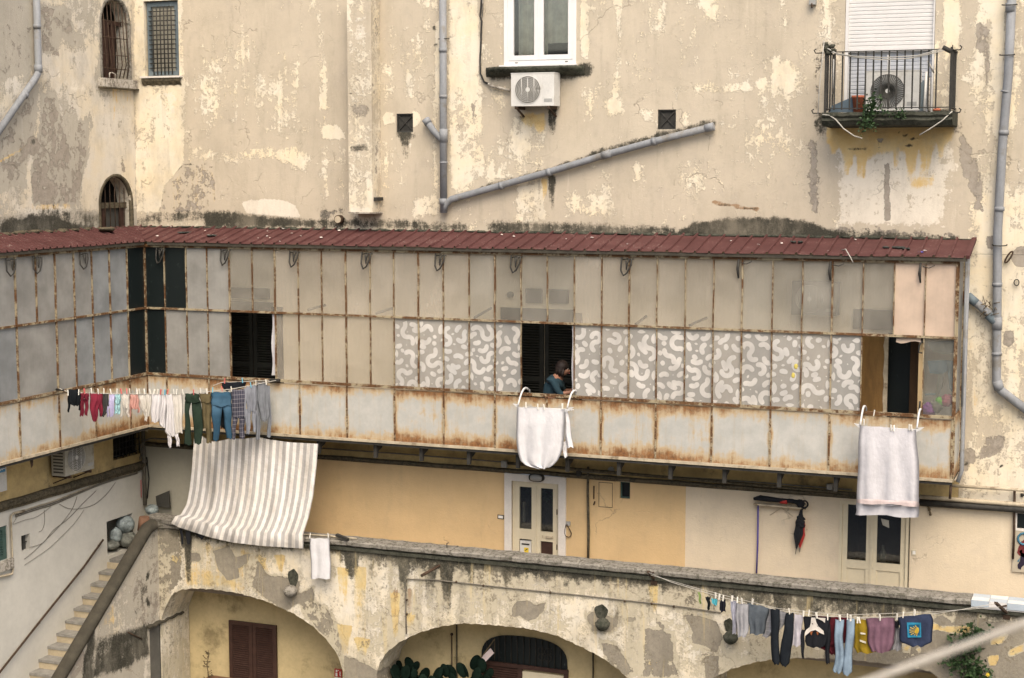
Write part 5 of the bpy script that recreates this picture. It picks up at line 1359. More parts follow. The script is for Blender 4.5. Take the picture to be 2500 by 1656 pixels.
for i in range(10): c = Y(2018+random.uniform(-6,16), 118+random.uniform(-10,14), yb-.02); m.ball(c, .05, .03, .03, 7, 5, 0, .4, i)
m.build("cord_bundle", MAT['mossy'], None, "dark tangled bundle tied on the left corner of the balcony rail", "bundle")
m = MB(); m.tube([Y(2302,116,yb-.03), Y(2322,126,yb-.03)], .035, 8); m.tube([Y(2326,110,yb), Y(2326,128,yb)], .008, 5); m.build("rolled_awning_end", MAT['iron'], None, "short dark tube lashed to the right corner of the balcony rail", "tube")
for i, (a, b, r, mt, lb) in enumerate((((2170,135),(2170,190),.022,'acw',"white pole standing behind the balcony bars above the fan unit"),((2256,272),(2262,175),.018,'acw',"pale pole leaning at the right of the fan unit"),((2265,150),(2280,178),.012,'line',"short pale strip hanging inside the balcony at right"),((2268,272),(2268,190),.02,'sillw',"off-white batten beside the leaning pole on the balcony"),((2037,145),(2033,230),.014,'acw',"white cord pole at the left end inside the balcony"))):
    m = MB(); m.tube([Y(*a, -.35), Y(*b, -.25)], r, 8); m.build("pole", MAT[mt], None, lb, "pole")
m = MB(); m.prism([(Y(2240,272,-.3).x,12.56),(Y(2256,272,-.3).x,12.56),(Y(2256,185,-.3).x,13.02),(Y(2248,200,-.3).x,12.98)], lambda p, q, d: (p, -.28+d, q), .03); m.build("dark_board", MAT['bluegrey'], None, "narrow dark board standing between fan unit and poles on the balcony", "board")
# ------------------------------------------------------------------ long moulding, cables and conduits
def run(name, pts, r, mat, label, cat="pipe", n=8):
    m = MB(); m.tube(pts, r, n); return m.build(name, MAT[mat], None, label, cat)
m = MB(); g = []
xs_ = np.linspace(XL+.02, 7.15, 90)
for u in xs_:
    j = .004*math.sin(u*5.3)+.003*math.sin(u*17)
    g.append([(u, 0, 6.685+j), (u, -.05, 6.68+j), (u, -.075, 6.668+j), (u, -.078, 6.64+j), (u, -.05, 6.63+j), (u, -.045, 6.612+j), (u, 0, 6.605)])
m.grid(g, 0, False); m.build("wall_moulding", MAT['ledge'], None, "long dark moulding running along the main wall above the doors", "moulding")
m = MB(); g = []
for u in np.linspace(-7.3, -.02, 50):
    j = .005*math.sin(u*6)
    g.append([(XL, u, 6.33+j), (XL+.055, u, 6.325+j), (XL+.09, u, 6.29+j), (XL+.09, u, 6.24+j), (XL+.05, u, 6.20+j), (XL+.045, u, 6.17+j), (XL, u, 6.16)])
m.grid(g, 0, False); m.build("wall_moulding", MAT['ledge'], None, "dark moulding sloping along the side wall below the shade-toned air conditioner", "moulding")
run("conduit", [Y(780,1094,-.06), Y(1000,1110,-.06), Y(1250,1130,-.06), Y(1340,1140,-.06), Y(1434,1153,-.06), Y(1700,1168,-.06), Y(1850,1178,-.06), Y(2080,1196,-.06)], .014, 'greycable', "thin grey conduit between brackets and moulding on the main wall")
run("conduit", [Y(1240,1131,-.10), Y(1850,1185,-.10), Y(2090,1206,-.10)], .026, 'ledge', "thicker dark pipe lying on top of the moulding left of the second sheet")
run("gutter_pipe", [Y(2246,1213,-.10), Y(2380,1224,-.10), Y(2482,1232,-.10), Y(2530,1235,-.10)], .035, 'strip', "pale horizontal pipe right of the second sheet, lower of two")
run("gutter_pipe", [Y(2246,1228,-.09), Y(2380,1237,-.09), Y(2485,1244,-.09), Y(2530,1247,-.09)], .050, 'iron', "black horizontal pipe right of the second sheet, just under the pale one")
run("gutter_pipe", [Y(2322,1186,-.12), Y(2420,1192,-.12), Y(2530,1199,-.12)], .024, 'strip', "pale horizontal pipe at the right edge level with the gallery floor")
run("wall_conduit", [Y(2477,1196,-.05), Y(2476,1300,-.05), Y(2473,1365,-.05)], .018, 'rustiron', "thin dark vertical conduit beside the picture at the right edge")
run("wall_conduit", [Y(1436,1140,-.05), Y(1435,1200,-.05), Y(1437,1300,-.05), Y(1436,1366,-.05)], .022, 'ledge', "dark vertical conduit between the white door and the wall hatch")
run("corner_pipe", [(XL+.06,-.06,5.50), (XL+.06,-.06,7.0)], .035, 'greycable', "grey-brown pipe standing in the wall corner behind the sack niche")
run("corner_cable", [(XL+.09,-.03,5.62), (XL+.14,-.03,6.0), (XL+.10,-.03,6.4)], .012, 'cable', "thin dark cable in the wall corner bowing away from the pipe", "cable")
run("corner_cable", [X(344,1172,XL+.02), X(345,1215,XL+.02)], .008, 'pegr', "short red wire in the wall corner", "cable")
run("corner_hose", [Y(440,1074,-.1), Y(370,1071,-.1), Y(352,1076,-.1), Y(342,1090,-.1), Y(346,1108,-.1), Y(338,1128,-.1)], .018, 'greycable', "grey hose looping round the wall corner under the gallery", "hose")
for (px, py, dx, lb) in ((1230,1134,.05,"small grey junction box under the gallery left of the first sheet"),(2025,1191,.045,"small grey junction box above the moulding left of the second sheet"),(1412,1155,.04,"dark clamp on the moulding at the vertical conduit")):
    q = Y(px, py, -.09); m = MB(); m.box(q.x-dx, q.x+dx, -.09, -.01, q.z-.055, q.z+.055); m.box(q.x-dx*.8, q.x+dx*.8, -.096, -.0905, q.z-.04, q.z+.04)
    m.build("junction_box", MAT['grey' if dx > .042 else 'iron'], None, lb, "box")
q = Y(1491,1148,-.05); m = MB(); m.tube([q+Vector((0,.045,0)), q], .052, 18); m.tube([q+Vector((0,.0,0)), q+Vector((0,-.008,0))], .040, 18); m.build("round_vent", MAT['grey'], None, "round grey vent cap under the gallery brackets", "vent")
# slack cables on the side wall
def cab(pts, r, label, mat='greycable'):
    m = MB(); P3 = [X(a, b, XL+.015) for a, b in pts]; out = []
    for i in range(len(P3)-1):
        p0 = P3[max(0,i-1)]; p1 = P3[i]; p2 = P3[i+1]; p3 = P3[min(len(P3)-1,i+2)]
        for k in range(5):
            t = k/5; out.append(.5*((2*p1)+(p2-p0)*t+(2*p0-5*p1+4*p2-p3)*t*t+(3*p1-p0-3*p2+p3)*t**3))
    out.append(P3[-1]); m.tube(out, r, 5); m.build("wall_cable", MAT[mat], None, label, "cable")
cab([(145,1231),(165,1241),(185,1243),(205,1240),(230,1232),(255,1212),(270,1195),(282,1178)], .0045, "cable hanging in a wide curve high on the side wall")
cab([(235,1198),(200,1232),(165,1268),(130,1295),(108,1323),(90,1332),(72,1337)], .0045, "long slack cable falling diagonally to the small square vent")
cab([(188,1212),(180,1236),(165,1260),(140,1290),(105,1325),(80,1349),(60,1365)], .0045, "long cable falling diagonally left past the small square vent")
cab([(205,1245),(180,1280),(130,1330),(100,1353),(60,1380)], .0036, "faint cable falling to the lower left of the side wall")
cab([(108,1245),(109,1275),(103,1294),(95,1299)], .0036, "short cable end dangling below the side moulding")
cab([(45,1257),(36,1272),(33,1280),(60,1270),(90,1262),(125,1237)], .0036, "thin cable sagging near the pipe bend at far left")
for k, lb in ((0, "upper of the bundled cables strung below the side moulding"), (1, "middle of the bundled cables strung below the side moulding"), (2, "lowest of the bundled cables strung below the side moulding")):
    cab([(38,1254+k*4),(90,1236+k*4),(130,1224+k*4),(200,1196+k*3),(260,1172+k*3),(335,1152+k*2)], .011, lb, 'greycable' if k else 'strip')
cab([(335,1137),(250,1163),(150,1195),(0,1237)], .012, "black cable lying along the side moulding", 'cable')
m = MB()
for d in (0, .05): m.tube([X(p, q+d*40, XL+.03+d*.3) for p, q in ((60,1246),(34,1252),(28,1258),(27,1270),(32,1390),(30,1400),(15,1404),(-10,1408))], .014, 8)
m.build("bent_conduit", MAT['strip'], None, "pair of pale conduits bending round the green shutter at far left", "conduit")

# ------------------------------------------------------------------ side wall fixtures
t = thing("green_shutter", (XL, -4.4, 5.36), "green louvred shutter at the far left edge", "shutter")
y0, y1, z0, z1 = OP_SH['u0'], OP_SH['u1'], OP_SH['zb'], OP_SH['zt']
m = MB(); m.box(XL-.07, XL-.02, y1-.10, y1-.01, z0, z1); m.box(XL-.07, XL-.02, y0, y0+.08, z0, z1); m.box(XL-.07, XL-.02, y0+.08, y1-.10, z1-.06, z1); m.box(XL-.07, XL-.02, y0+.08, y1-.10, z0, z0+.06); m.build("frame", MAT['green'], t)
m = MB(); z = z0+.07
while z < z1-.07: m.bar((XL-.045, y0+.08, z), (XL-.045, y1-.10, z), .045, .012, 0, (.6, 0, .8)); z += .042
m.build("louvre", MAT['green'], t)
m = MB(); m.box(XL-.095, XL-.09, y0, y1, z0, z1); m.build("backing", MAT['room'], t)
m = MB(); m.box(XL-.02, XL+.07, y0, y1+.06, z0-.16, z0-.003); m.build("broken_sill", MAT['sillw'], t)
t = thing("small_vent", (XL, -3.41, 5.39), "small dark square vent hole in the off-white side wall", "vent")
m = MB(); m.box(XL-.10, XL-.09, -3.52, -3.30, 5.39, 5.66); m.build("mesh_plate", MAT['grilledark'], t)
m = MB(); m.box(XL-.06, XL-.05, -3.515, -3.305, 5.52, 5.53); m.box(XL-.06, XL-.05, -3.42, -3.405, 5.395, 5.655); m.build("cross_bars", MAT['iron'], t)
t = thing("barred_window", (XL, -.5, OP_SG['zb']), "dark barred window under the gallery in the wall corner", "window")
y0, y1, z0, z1 = OP_SG['u0'], OP_SG['u1'], OP_SG['zb'], OP_SG['zt']
side_room(t, y0, y1, z0, z1, .13, .5)
m = MB()
for i in range(9): u = y0+.04+(y1-y0-.08)*i/8; m.tube([(XL-.03, u, z0), (XL-.03, u, z1)], .008, 6)
for i in range(4): z = z0+.06+(z1-z0-.12)*i/3; m.tube([(XL-.04, y0, z), (XL-.04, y1, z)], .007, 6)
m.build("iron_bars", MAT['iron'], t)
q = X(8, 1150, XL+.2); t = thing("wall_casing", (XL, q.y-.3, q.z-.5), "white casing with a blue label cut by the left edge", "air conditioner")
m = MB(); a = X(14,1098,XL+.2); b = X(14,1198,XL+.2); m.box(XL+.01, XL+.20, a.y-.8, a.y, b.z, a.z); m.build("casing", MAT['acw'], t)
m = MB(); c1 = X(10,1134,XL+.2); c2 = X(10,1152,XL+.2); m.box(XL+.2005, XL+.204, a.y-.5, a.y-.03, c2.z, c1.z); lb = m.build("label", MAT['blue'], t)
m = MB()
for k in range(9): m.box(XL+.2045, XL+.2055, a.y-.44+k*.045, a.y-.44+k*.045+.028, c2.z+.03+(k % 3)*.008, c2.z+.06)
m.build("lettering", MAT['white'], lb)
# niche with sacks
m = MB(); D_ = .55; z0, z1 = OP_N['zb'], OP_N['zt']
m.add([(XL-D_,-1.17,z0),(XL-D_,-.38,z0),(XL-D_,-.38,z1),(XL-D_,-1.17,z1)], [(0,1,2,3)]); m.build("niche_back", MAT['room'], None, "dark back of the sack niche in the side wall", "niche")
def sack(c, rx, ry, rz, mat, label, seed):
    m = MB(); m.ball(c, rx, ry, rz, 26, 18, 0, .045, seed); m.ball(Vector(c)+Vector((0,0,rz*.92)), rx*.3, ry*.3, rz*.22, 10, 6, 0, .2, seed+1)
    return m.build("filled_sack", MAT[mat], None, label, "sack")
q = lambda px, py, d=.02: X(px, py, XL-d)
sack(q(306,1278,.05)+Vector((0,0,-.02)), .17, .17, .16, 'bag', "pale blue plastic sack on top of the heap in the wall niche", 3)
sack(q(311,1316,.02), .18, .17, .15, 'bag2', "grey-green sack under the blue one in the wall niche", 6)
sack(q(283,1308,.10), .11, .12, .14, 'bag', "small whitish sack at the left of the heap in the niche", 9)
sack(q(274,1331,.10), .13, .14, .08, 'bag2', "flat dark sack at the bottom left of the niche", 12)
q2 = Y(371, 1245, -.25); m = MB(); m.ball(q2, .13, .12, .10, 18, 12, 0, .06, 5); m.build("filled_sack", MAT['bag'], None, "pale sack behind the stone slab at the stair head", "sack")
m = MB(); m.prism([(Y(385,1255,-.1).x, 5.5), (Y(416,1250,-.1).x, 5.5), (Y(413,1222,-.1).x, 5.82), (Y(382,1234,-.1).x, 5.70)], lambda a, b, d: (a, -.12+d, b), .04); m.build("leaning_board", MAT['grilledark'], None, "grey board leaning on the corner wall behind the stone slab", "board")
m = MB(); hp = [X(252,1318,XL+.06), X(205,1384,XL+.06), X(105,1508,XL+.06), X(-15,1660,XL+.06)]; m.tube(hp, .018, 8)
for k in (0, 1, 2): a = hp[k]+Vector((0,-.08,-.07)); m.tube([a, a+Vector((-.055,0,-.02))], .012, 6)
m.build("stair_handrail", MAT['rustiron'], None, "thin rusty handrail sloping up the side wall above the steps", "handrail")

# ------------------------------------------------------------------ terrace doors
def glazed_leaf(parent, x0, x1, z0, z1, y, panes, mat, handle=None):
    """One door leaf: stiles, rails, and openings given as (zb, zt, kind)."""
    lf = MB(); st_ = .078
    lf.box(x0, x0+st_, y, y+.05, z0, z1); lf.box(x1-st_, x1, y, y+.05, z0, z1)
    zz = z0
    for (a, b, k) in panes: lf.box(x0+st_, x1-st_, y, y+.05, zz, a); zz = b
    lf.box(x0+st_, x1-st_, y, y+.05, zz, z1)
    o = lf.build("door_leaf", mat, parent)
    for (a, b, k) in panes:
        if k == 'wood': m = MB(); m.box(x0+st_, x1-st_, y+.02, y+.04, a, b); m.build("panel", mat, o)
        elif k == 'dark': m = MB(); m.box(x0+st_, x1-st_, y+.03, y+.04, a, b); m.build("panel", MAT['brown'], o)
        elif k == 'glass': m = MB(); m.box(x0+st_, x1-st_, y+.024, y+.030, a, b); m.build("pane", MAT['glass'], o)
    return o
x0, x1, zt = D1
d1 = thing("white_framed_door", ((x0+x1)/2, 0, ZT), "cream double door in a white stone surround below an oval lamp", "door")
m = MB()
m.box(x0, x0+.13, -.035, .09, ZT, zt-.12); m.box(x1-.13, x1, -.035, .09, ZT, zt-.12); m.box(x0, x1, -.035, .09, zt-.12, zt)
m.build("stone_surround", MAT['marble'], d1)
m = MB(); m.box(x0+.13, x0+.17, .02, .09, ZT, zt-.12); m.box(x1-.17, x1-.13, .02, .09, ZT, zt-.12); m.box(x0+.17, x1-.17, .02, .09, zt-.19, zt-.12); m.build("frame", MAT['dcream'], d1)
xm = (x0+x1)/2
zg0, zg1 = Y(1330,1300,0).z, Y(1283,1190,0).z
zp0, zp1 = 5.0, Y(1330,1322,0).z
l1 = glazed_leaf(d1, x0+.17, xm-.003, ZT+.01, zt-.19, .03, [(zp0, zp1, 'open'), (zg0+.02, zg1, 'glass')], MAT['dcream'])
l2 = glazed_leaf(d1, xm+.003, x1-.17, ZT+.01, zt-.19, .03, [(zp0, zp1-.01, 'dark'), (zg0, zg1, 'glass')], MAT['dcream'])
m = MB(); m.box(xm-.012, xm+.012, .018, .03, ZT+.01, zt-.2); m.build("cover_strip", MAT['dcream'], d1)
m = MB(); q = Y(1336,1312,0); m.box(q.x-.03, q.x+.09, -.0, .028, q.z-.018, q.z+.018); m.box(q.x-.10, q.x-.085, .015, .029, q.z-.02, q.z+.02); m.build("handle", MAT['strip'], l2)
m = MB()
for k in (.3, .9, 1.5): m.tube([(x1-.172, .022, ZT+k), (x1-.172, .022, ZT+k+.09)], .010, 6)
m.build("hinge", MAT['rustiron'], d1)
room(d1, x0+.13, x1-.13, .10, 1.6, ZT, zt-.12)
mbx = thing("letter_box", (xm-.2, .03, zp0), "grey metal letter box with a yellow sticker in the white framed door", "letter box")
a0, a1 = x0+.26, xm-.09
m = MB(); m.box(a0, a1, .034, .12, zp0, zp1-.03); m.build("box_body", MAT['acw'], mbx)
m = MB(); m.box(a0+.03, a1-.03, .029, .0335, zp1-.10, zp1-.075); m.build("slot", MAT['iron'], mbx)
m = MB(); m.prism([(a0+.09,zp1-.24),(a0+.155,zp1-.24),(a0+.155,zp1-.145),(a0+.075,zp1-.145),(a0+.075,zp1-.21)], lambda a, b, d: (a, .0325-d*0+d, b), -.003); s_ = m.build("sticker", MAT['yel'], mbx)
m = MB(); m.prism([(a0+.085,zp1-.195),(a0+.10,zp1-.20),(a0+.14,zp1-.17),(a0+.145,zp1-.155),(a0+.12,zp1-.165)], lambda a, b, d: (a, .0285+d, b), -.002); m.build("mark", MAT['iron'], s_)
m = MB(); q = Y(1091,1334,-.95); m.tube([(q.x, -.95, 5.46), (q.x, -.95, 5.54), (q.x+.03, -.95, 5.55)], .008, 5); m.build('iron_pin', MAT['iron'], None, 'small bent iron pin standing on the parapet coping left of the white framed door', 'pin')
# bundle and plant added behind the glass to imitate reflections in the panes
m = MB(); q = Y(1283,1240,.5); m.box(q.x-.13, q.x-.02, .5, .55, q.z-.25, q.z+.1); m.build("reflection_bundle", MAT['sheetin'], None, "pale bundle added behind the left glass of the white framed door to imitate a reflection", "bundle")
leaves("reflection_plant", "green plant added behind the top of the glass of the white framed door to imitate a reflection", "plant", [Y(1290,1200,.5), Y(1330,1205,.5), Y(1345,1212,.5)], 120, .06, .07, 'leaf', 12)
# oval lamp
lm = thing("bulkhead_lamp", (xm, -.04, zt-.02), "oval bulkhead lamp with a dark rim above the white framed door", "lamp")
q = Y(1309,1167,-.08)
m = MB(); rows = []
for d, k in ((-.036, 1), (-.09, .98), (-.095, .8)): rows.append([(q.x+.135*k*math.copysign(abs(math.cos(a))**.7, math.cos(a)), d, q.z+.068*k*math.copysign(abs(math.sin(a))**.7, math.sin(a))) for a in np.linspace(0, 6.2832, 29)[:-1]])
m.grid(rows, 0, True, True); m.build("rim", MAT['iron'], lm)
m = MB(); rows = []
for d, k in ((-.085, .80), (-.115, .74), (-.13, .5), (-.135, .02)): rows.append([(q.x+.135*k*math.copysign(abs(math.cos(a))**.7, math.cos(a)), d, q.z+.068*k*math.copysign(abs(math.sin(a))**.7, math.sin(a))) for a in np.linspace(0, 6.2832, 29)[:-1]])
m.grid(rows, 0, True, True); m.build("diffuser", MAT['grey'], lm)
# switch plates, hatch, small green window, cable loop
for px, py, sx, sz, lb in ((1223,1262,.058,.036,"small white name plate with a dark border left of the white framed door"),(2232,1349,.03,.045,"small cream bell push right of the cream glazed door")):
    q = Y(px, py, 0); t = thing("bell_plate", (q.x, 0, q.z), lb, "plate")
    m = MB(); m.box(q.x-sx, q.x+sx, -.014, -.001, q.z-sz, q.z+sz); m.build("back_plate", MAT['ledge' if sx > .05 else 'dcream'], t)
    m = MB(); m.box(q.x-sx*.72, q.x+sx*.72, -.018, -.0145, q.z-sz*.6, q.z+sz*.6); m.build("face", MAT['white'], t)
t = thing("cable_holder", (Y(1385,1280,0)), "loop of brown cable hanging from a grey socket right of the white framed door", "cable")
q = Y(1388,1278,0); m = MB(); m.box(q.x-.03, q.x+.035, -.03, -.001, q.z-.03, q.z+.035); m.build("socket", MAT['grey'], t)
m = MB(); c = [Y(a, b, -.03) for a, b in ((1382,1282),(1379,1292),(1378,1302),(1381,1309),(1387,1312),(1393,1310),(1395,1303),(1391,1293),(1386,1285),(1384,1280))]; m.tube(c, .008, 6); m.build("loop", MAT['rustiron'], t)
t = thing("wall_hatch", Y(1480,1240,0), "flush yellow wall hatch with a thin dark outline left of the small green window", "hatch")
a, b = Y(1458,1172,0), Y(1500,1245,0)
m = MB(); frame_rect(m, a.x, b.x, b.z, a.z, .028, -.012, -.001); m.build("frame", MAT['yellow'], t)
m = MB(); m.box(a.x+.040, b.x-.040, -.009, -.0065, b.z+.040, a.z-.040); m.build("door", MAT['yellow'], t)
m = MB(); m.box(a.x+.004, b.x-.004, -.006, -.001, b.z+.004, a.z-.004); m.build("gap", MAT['ledge'], t)
m = MB(); m.box(a.x-.02, b.x+.02, -.016, -.0125, a.z-.0, a.z+.012); m.tube([(a.x-.05, -.02, a.z-.1), (a.x-.05, -.02, a.z-.32)], .010, 6); m.tube([(a.x-.05, -.02, a.z-.42), (a.x-.03, -.03, a.z-.36)], .012, 6); m.build("hinge_rod", MAT['rustiron'], t)
t = thing("small_green_window", (OP_SW['u0'], 0, OP_SW['zb']), "small dark green window high on the yellow wall right of the hatch", "window")
a0, a1, b0, b1 = OP_SW['u0'], OP_SW['u1'], OP_SW['zb'], OP_SW['zt']
m = MB(); m.box(a0, a1, .10, .11, b0, b1); m.build("pane", MAT['dpane'], t)
m = MB(); frame_rect(m, a0, a1, b0, b1, .022, .05, .09); m.build("frame", MAT['green'], t)
# cream glazed door
x0, x1, zt = D2
d2 = thing("cream_glazed_door", ((x0+x1)/2, 0, ZT), "cream double door with tall dark glass, partly behind the second white sheet", "door")
xm = Y(2127,1330,0).x
zg0, zg1 = Y(2080,1368,0).z, Y(2080,1226,0).z
m = MB(); m.box(x0, x0+.045, -.012, .10, ZT, zt); m.box(x1-.045, x1, -.012, .10, ZT, zt); m.box(x0+.045, x1-.045, -.012, .10, zt-.05, zt); m.build("frame", MAT['dcream'], d2)
glazed_leaf(d2, x0+.047, xm-.003, ZT+.01, zt-.052, .015, [(4.6, zg0-.13, 'wood'), (zg0, zg1-.02, 'glass')], MAT['dcream'])
glazed_leaf(d2, xm+.003, x1-.047, ZT+.01, zt-.052, .015, [(4.6, zg0-.13, 'wood'), (zg0-.01, zg1-.02, 'glass')], MAT['dcream'])
m = MB(); m.box(xm-.02, xm+.02, .004, .015, ZT+.01, zt-.06); m.build("cover_strip", MAT['dcream'], d2)
m = MB(); m.box(x1+.002, x1+.016, -.02, .0, ZT, zt); m.build("shadow_strip", MAT['ledge'], d2)
room(d2, x0+.02, x1-.02, .12, 1.8, ZT, zt)
m = MB(); q = Y(2160,1275,.03); m.prism([(-.06,.05),(.06,.03),(.07,-.09),(-.03,-.05)], lambda a, b, d: (q.x+a, .034+d, q.z+b), .003); m.build("paper_notice", MAT['screen'], d2)
for i, (px, py, r, h, mt, lb) in enumerate(((2155,1368,.05,.24,'acw',"pale bottle standing behind the right glass of the cream glazed door"),)):
    q = Y(px, py, .35); m = MB(); m.tube([(q.x, .35, q.z-.02), (q.x, .35, q.z+h*.55), (q.x, .35, q.z+h*.75), (q.x, .35, q.z+h)], [r, r, r*.4, r*.35], 14); m.build("bottle", MAT['screen'], None, lb, "bottle")
m = MB(); q = Y(2100,1365,.5); m.box(x0+.03, x1-.03, .4, .9, ZT+.55, ZT+.85); m.build("hall_cabinet", MAT['brown'], None, "dark cabinet seen through the cream glazed door", "cabinet")

# umbrellas and rack on the cream wall
t = thing("wall_rack", Y(1900,1225,-.05), "wall rack wrapped in dark cloth above the hanging umbrellas", "rack")
m = MB(); q = [Y(a, b, -.12) for a, b in ((1840,1218),(1856,1216),(1880,1219),(1905,1222),(1930,1223),(1948,1226))]; m.tube(q, [.022,.045,.042,.036,.030,.035], 10)
for i in range(5): m.ball(q[min(5, i+1)], .07, .04, .035, 9, 6, 0, .25, i)
m.build("wrapped_bundle", MAT['black'], t)
m = MB(); q = [Y(a, b, -.12) for a, b in ((1905,1224),(1922,1225))]; m.tube(q, .040, 8); m.build("red_wrap", MAT['red'], t)
m = MB(); q = Y(1843,1228,-.03), Y(1960,1238,-.03); m.bar(q[0]+Vector((0,-.06,0)), q[1]+Vector((0,-.06,0)), .12, .02); m.build("shelf_board", MAT['strip'], t)
m = MB(); c = Y(1964,1231,-.12); m.tube([c+Vector((.055*math.cos(a), -.01, .055*math.sin(a))) for a in np.linspace(0, 6.2832, 20)], .014, 7); m.ball(c+Vector((-.07,0,.01)), .07, .05, .06, 10, 7, 0, .25, 3); m.build("ring_and_knot", MAT['black'], t)
def umbrella(a, b, mat, label, r, tip):
    t = thing("folded_umbrella", a, label, "umbrella")
    n = 10; pts = [a.lerp(b, i/n) for i in range(n+1)]
    rr_ = [r*k for k in (.35,.5,.85,1.15,1.0,1.05,1.2,1.0,.72,.42,.18)]
    m = MB(); g = []
    for p_, q in zip(pts, rr_): g.append([p_ + Vector((q*(1+.22*math.cos(5*k)) *math.cos(k), .7*q*(1+.22*math.cos(5*k))*math.sin(k), 0)) for k in np.linspace(0, 6.2832, 31)[:-1]])
    m.grid(g, 0, True, True); m.build("canopy", MAT[mat], t)
    m = MB(); d = (b-a).normalized(); m.tube([b, b+d*tip], [.010,.005], 6); m.build("ferrule", MAT['iron'], t)
    m = MB(); m.tube([a, a-d*.08, a-d*.12+Vector((.03,0,0)), a-d*.10+Vector((.06,0,0))], .012, 7); m.build("handle", MAT['iron'], t)
umbrella(Y(1956,1246,-.12), Y(1944,1340,-.12), 'black', "dark folded umbrella hanging from the wrapped wall rack", .055, .09)
umbrella(Y(1957,1258,-.07), Y(1953,1338,-.07), 'red', "red folded umbrella half hidden behind the dark one", .050, .07)
m = MB()
for i in range(6): m.ball(Y(1955+(i%2)*5-2, 1264+i*4, -.15), .05, .03, .035, 9, 6, 0, .25, i)
m.build("crumpled_cover", MAT['black'], None, "dark crumpled cloth bunched round the hanging umbrellas", "cloth")
run("blue_pole", [Y(1851,1232,-.05), Y(1850,1320,-.05), Y(1847,1400,-.05)], .014, 'indigo', "thin indigo blue pole standing against the cream wall left of the umbrellas", "pole")
m = MB(); m.tube([Y(1880,1258,-.02), Y(1908,1240,-.02), Y(1936,1261,-.02)], .005, 5); m.build("wire_hanger", MAT['strip'], None, "thin wire hanger on the cream wall between pole and umbrellas", "hanger")
m = MB()
for k in range(5): m.ball(Y(2266+k*1.5, 1236+k*5, -.03), .02, .012, .02, 6, 5, 0, .4, k)
m.build("dried_tuft", MAT['straw'], None, "small dark dried tuft hanging on the cream wall right of the second sheet", "plant")
# picture at the right edge
t = thing("wall_picture", (Y(2495,1400,0).x, -.03, Y(2472,1395,0).z), "painted panel with a halo and dark figure cut by the right edge", "picture")
a, b = Y(2474,1295,-.03), Y(2472,1396,-.03)
m = MB(); m.box(a.x, a.x+.55, -.03, -.004, b.z, a.z); m.build("panel", MAT['paint'], t)
c = Y(2500,1316,-.035); m = MB(); m.tube([c+Vector((.085*math.cos(k), 0, .085*math.sin(k))) for k in np.linspace(.4, 5.9, 22)], .018, 6); m.build("halo", MAT['pblue'], t)
def blobp(nm, pts, mat):
    m = MB(); m.prism([(Y(*p, -.035).x, Y(*p, -.035).z) for p in pts], lambda a_, b_, d: (a_, -.0345+d, b_), .003); m.build(nm, MAT[mat], t)
blobp("robe", [(2486,1338),(2492,1324),(2500,1318),(2520,1318),(2525,1350),(2500,1362),(2488,1356),(2483,1350)], 'pmaroon')
blobp("cloak", [(2492,1350),(2516,1352),(2510,1372),(2494,1385),(2492,1391),(2485,1388),(2484,1380),(2490,1370)], 'pdark')
blobp("ribbon", [(2490,1362),(2488,1372),(2483,1371)], 'pblue'); blobp("sleeve", [(2488,1345),(2496,1342),(2496,1352),(2490,1352)], 'yel')
t = thing("dark_pane_window", (Y(2495,1290,0).x, -.02, Y(2490,1293,0).z), "dark little window above the painted panel at the right edge", "window")
a, b = Y(2484,1250,-.02), Y(2484,1292,-.02); m = MB(); frame_rect(m, a.x-.035, a.x+.5, b.z-.02, a.z+.02, .035, -.03, -.003); m.build("frame", MAT['marble'], t)
m = MB(); m.box(a.x, a.x+.46, -.012, -.004, b.z+.016, a.z-.016); m.build("pane", MAT['dpane'], t)
m = MB(); q = Y(2495,1209,-.01); m.ball(q, .03, .02, .025, 8, 6, 0, .3, 2); m.build("wall_hole", MAT['iron'], None, "dark knot on the wall at the right edge between the pipes", "hole")

# ------------------------------------------------------------------ inside the gallery
def louvre_door(px0, px1, py, label, mat='dbrown', slats=True, zt_=None):
    a = Y(px0, py, -.03).x; b = Y(px1, py, -.03).x
    t = thing("louvred_door", ((a+b)/2, -.03, ZB), label, "door")
    z0, z1 = ZB+.03, zt_ or 9.28
    m_ = (a+b)/2
    for k, (u, v) in enumerate(((a, m_-.01), (m_+.01, b))):
        f = MB(); frame_rect(f, u, v, z0, z1, .07, -.05, -.005); f.box(u+.07, v-.07, -.05, -.005, z0+1.0, z0+1.07); lf = f.build("leaf", MAT[mat], t)
        f = MB(); z = z0+.09
        while z < z1-.08: f.bar((u+.07, -.03, z), (v-.07, -.03, z), .04, .010, 0, (0, -.6, .8)); z += .045
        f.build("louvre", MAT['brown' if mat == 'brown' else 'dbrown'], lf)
        f = MB(); f.box(u+.07, v-.07, -.008, -.004, z0, z1); f.build("backing", MAT['room'], lf)
    return t
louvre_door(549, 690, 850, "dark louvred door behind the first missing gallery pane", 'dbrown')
louvre_door(1240, 1420, 860, "dark louvred door behind the window with the person", 'dbrown', zt_=9.36)
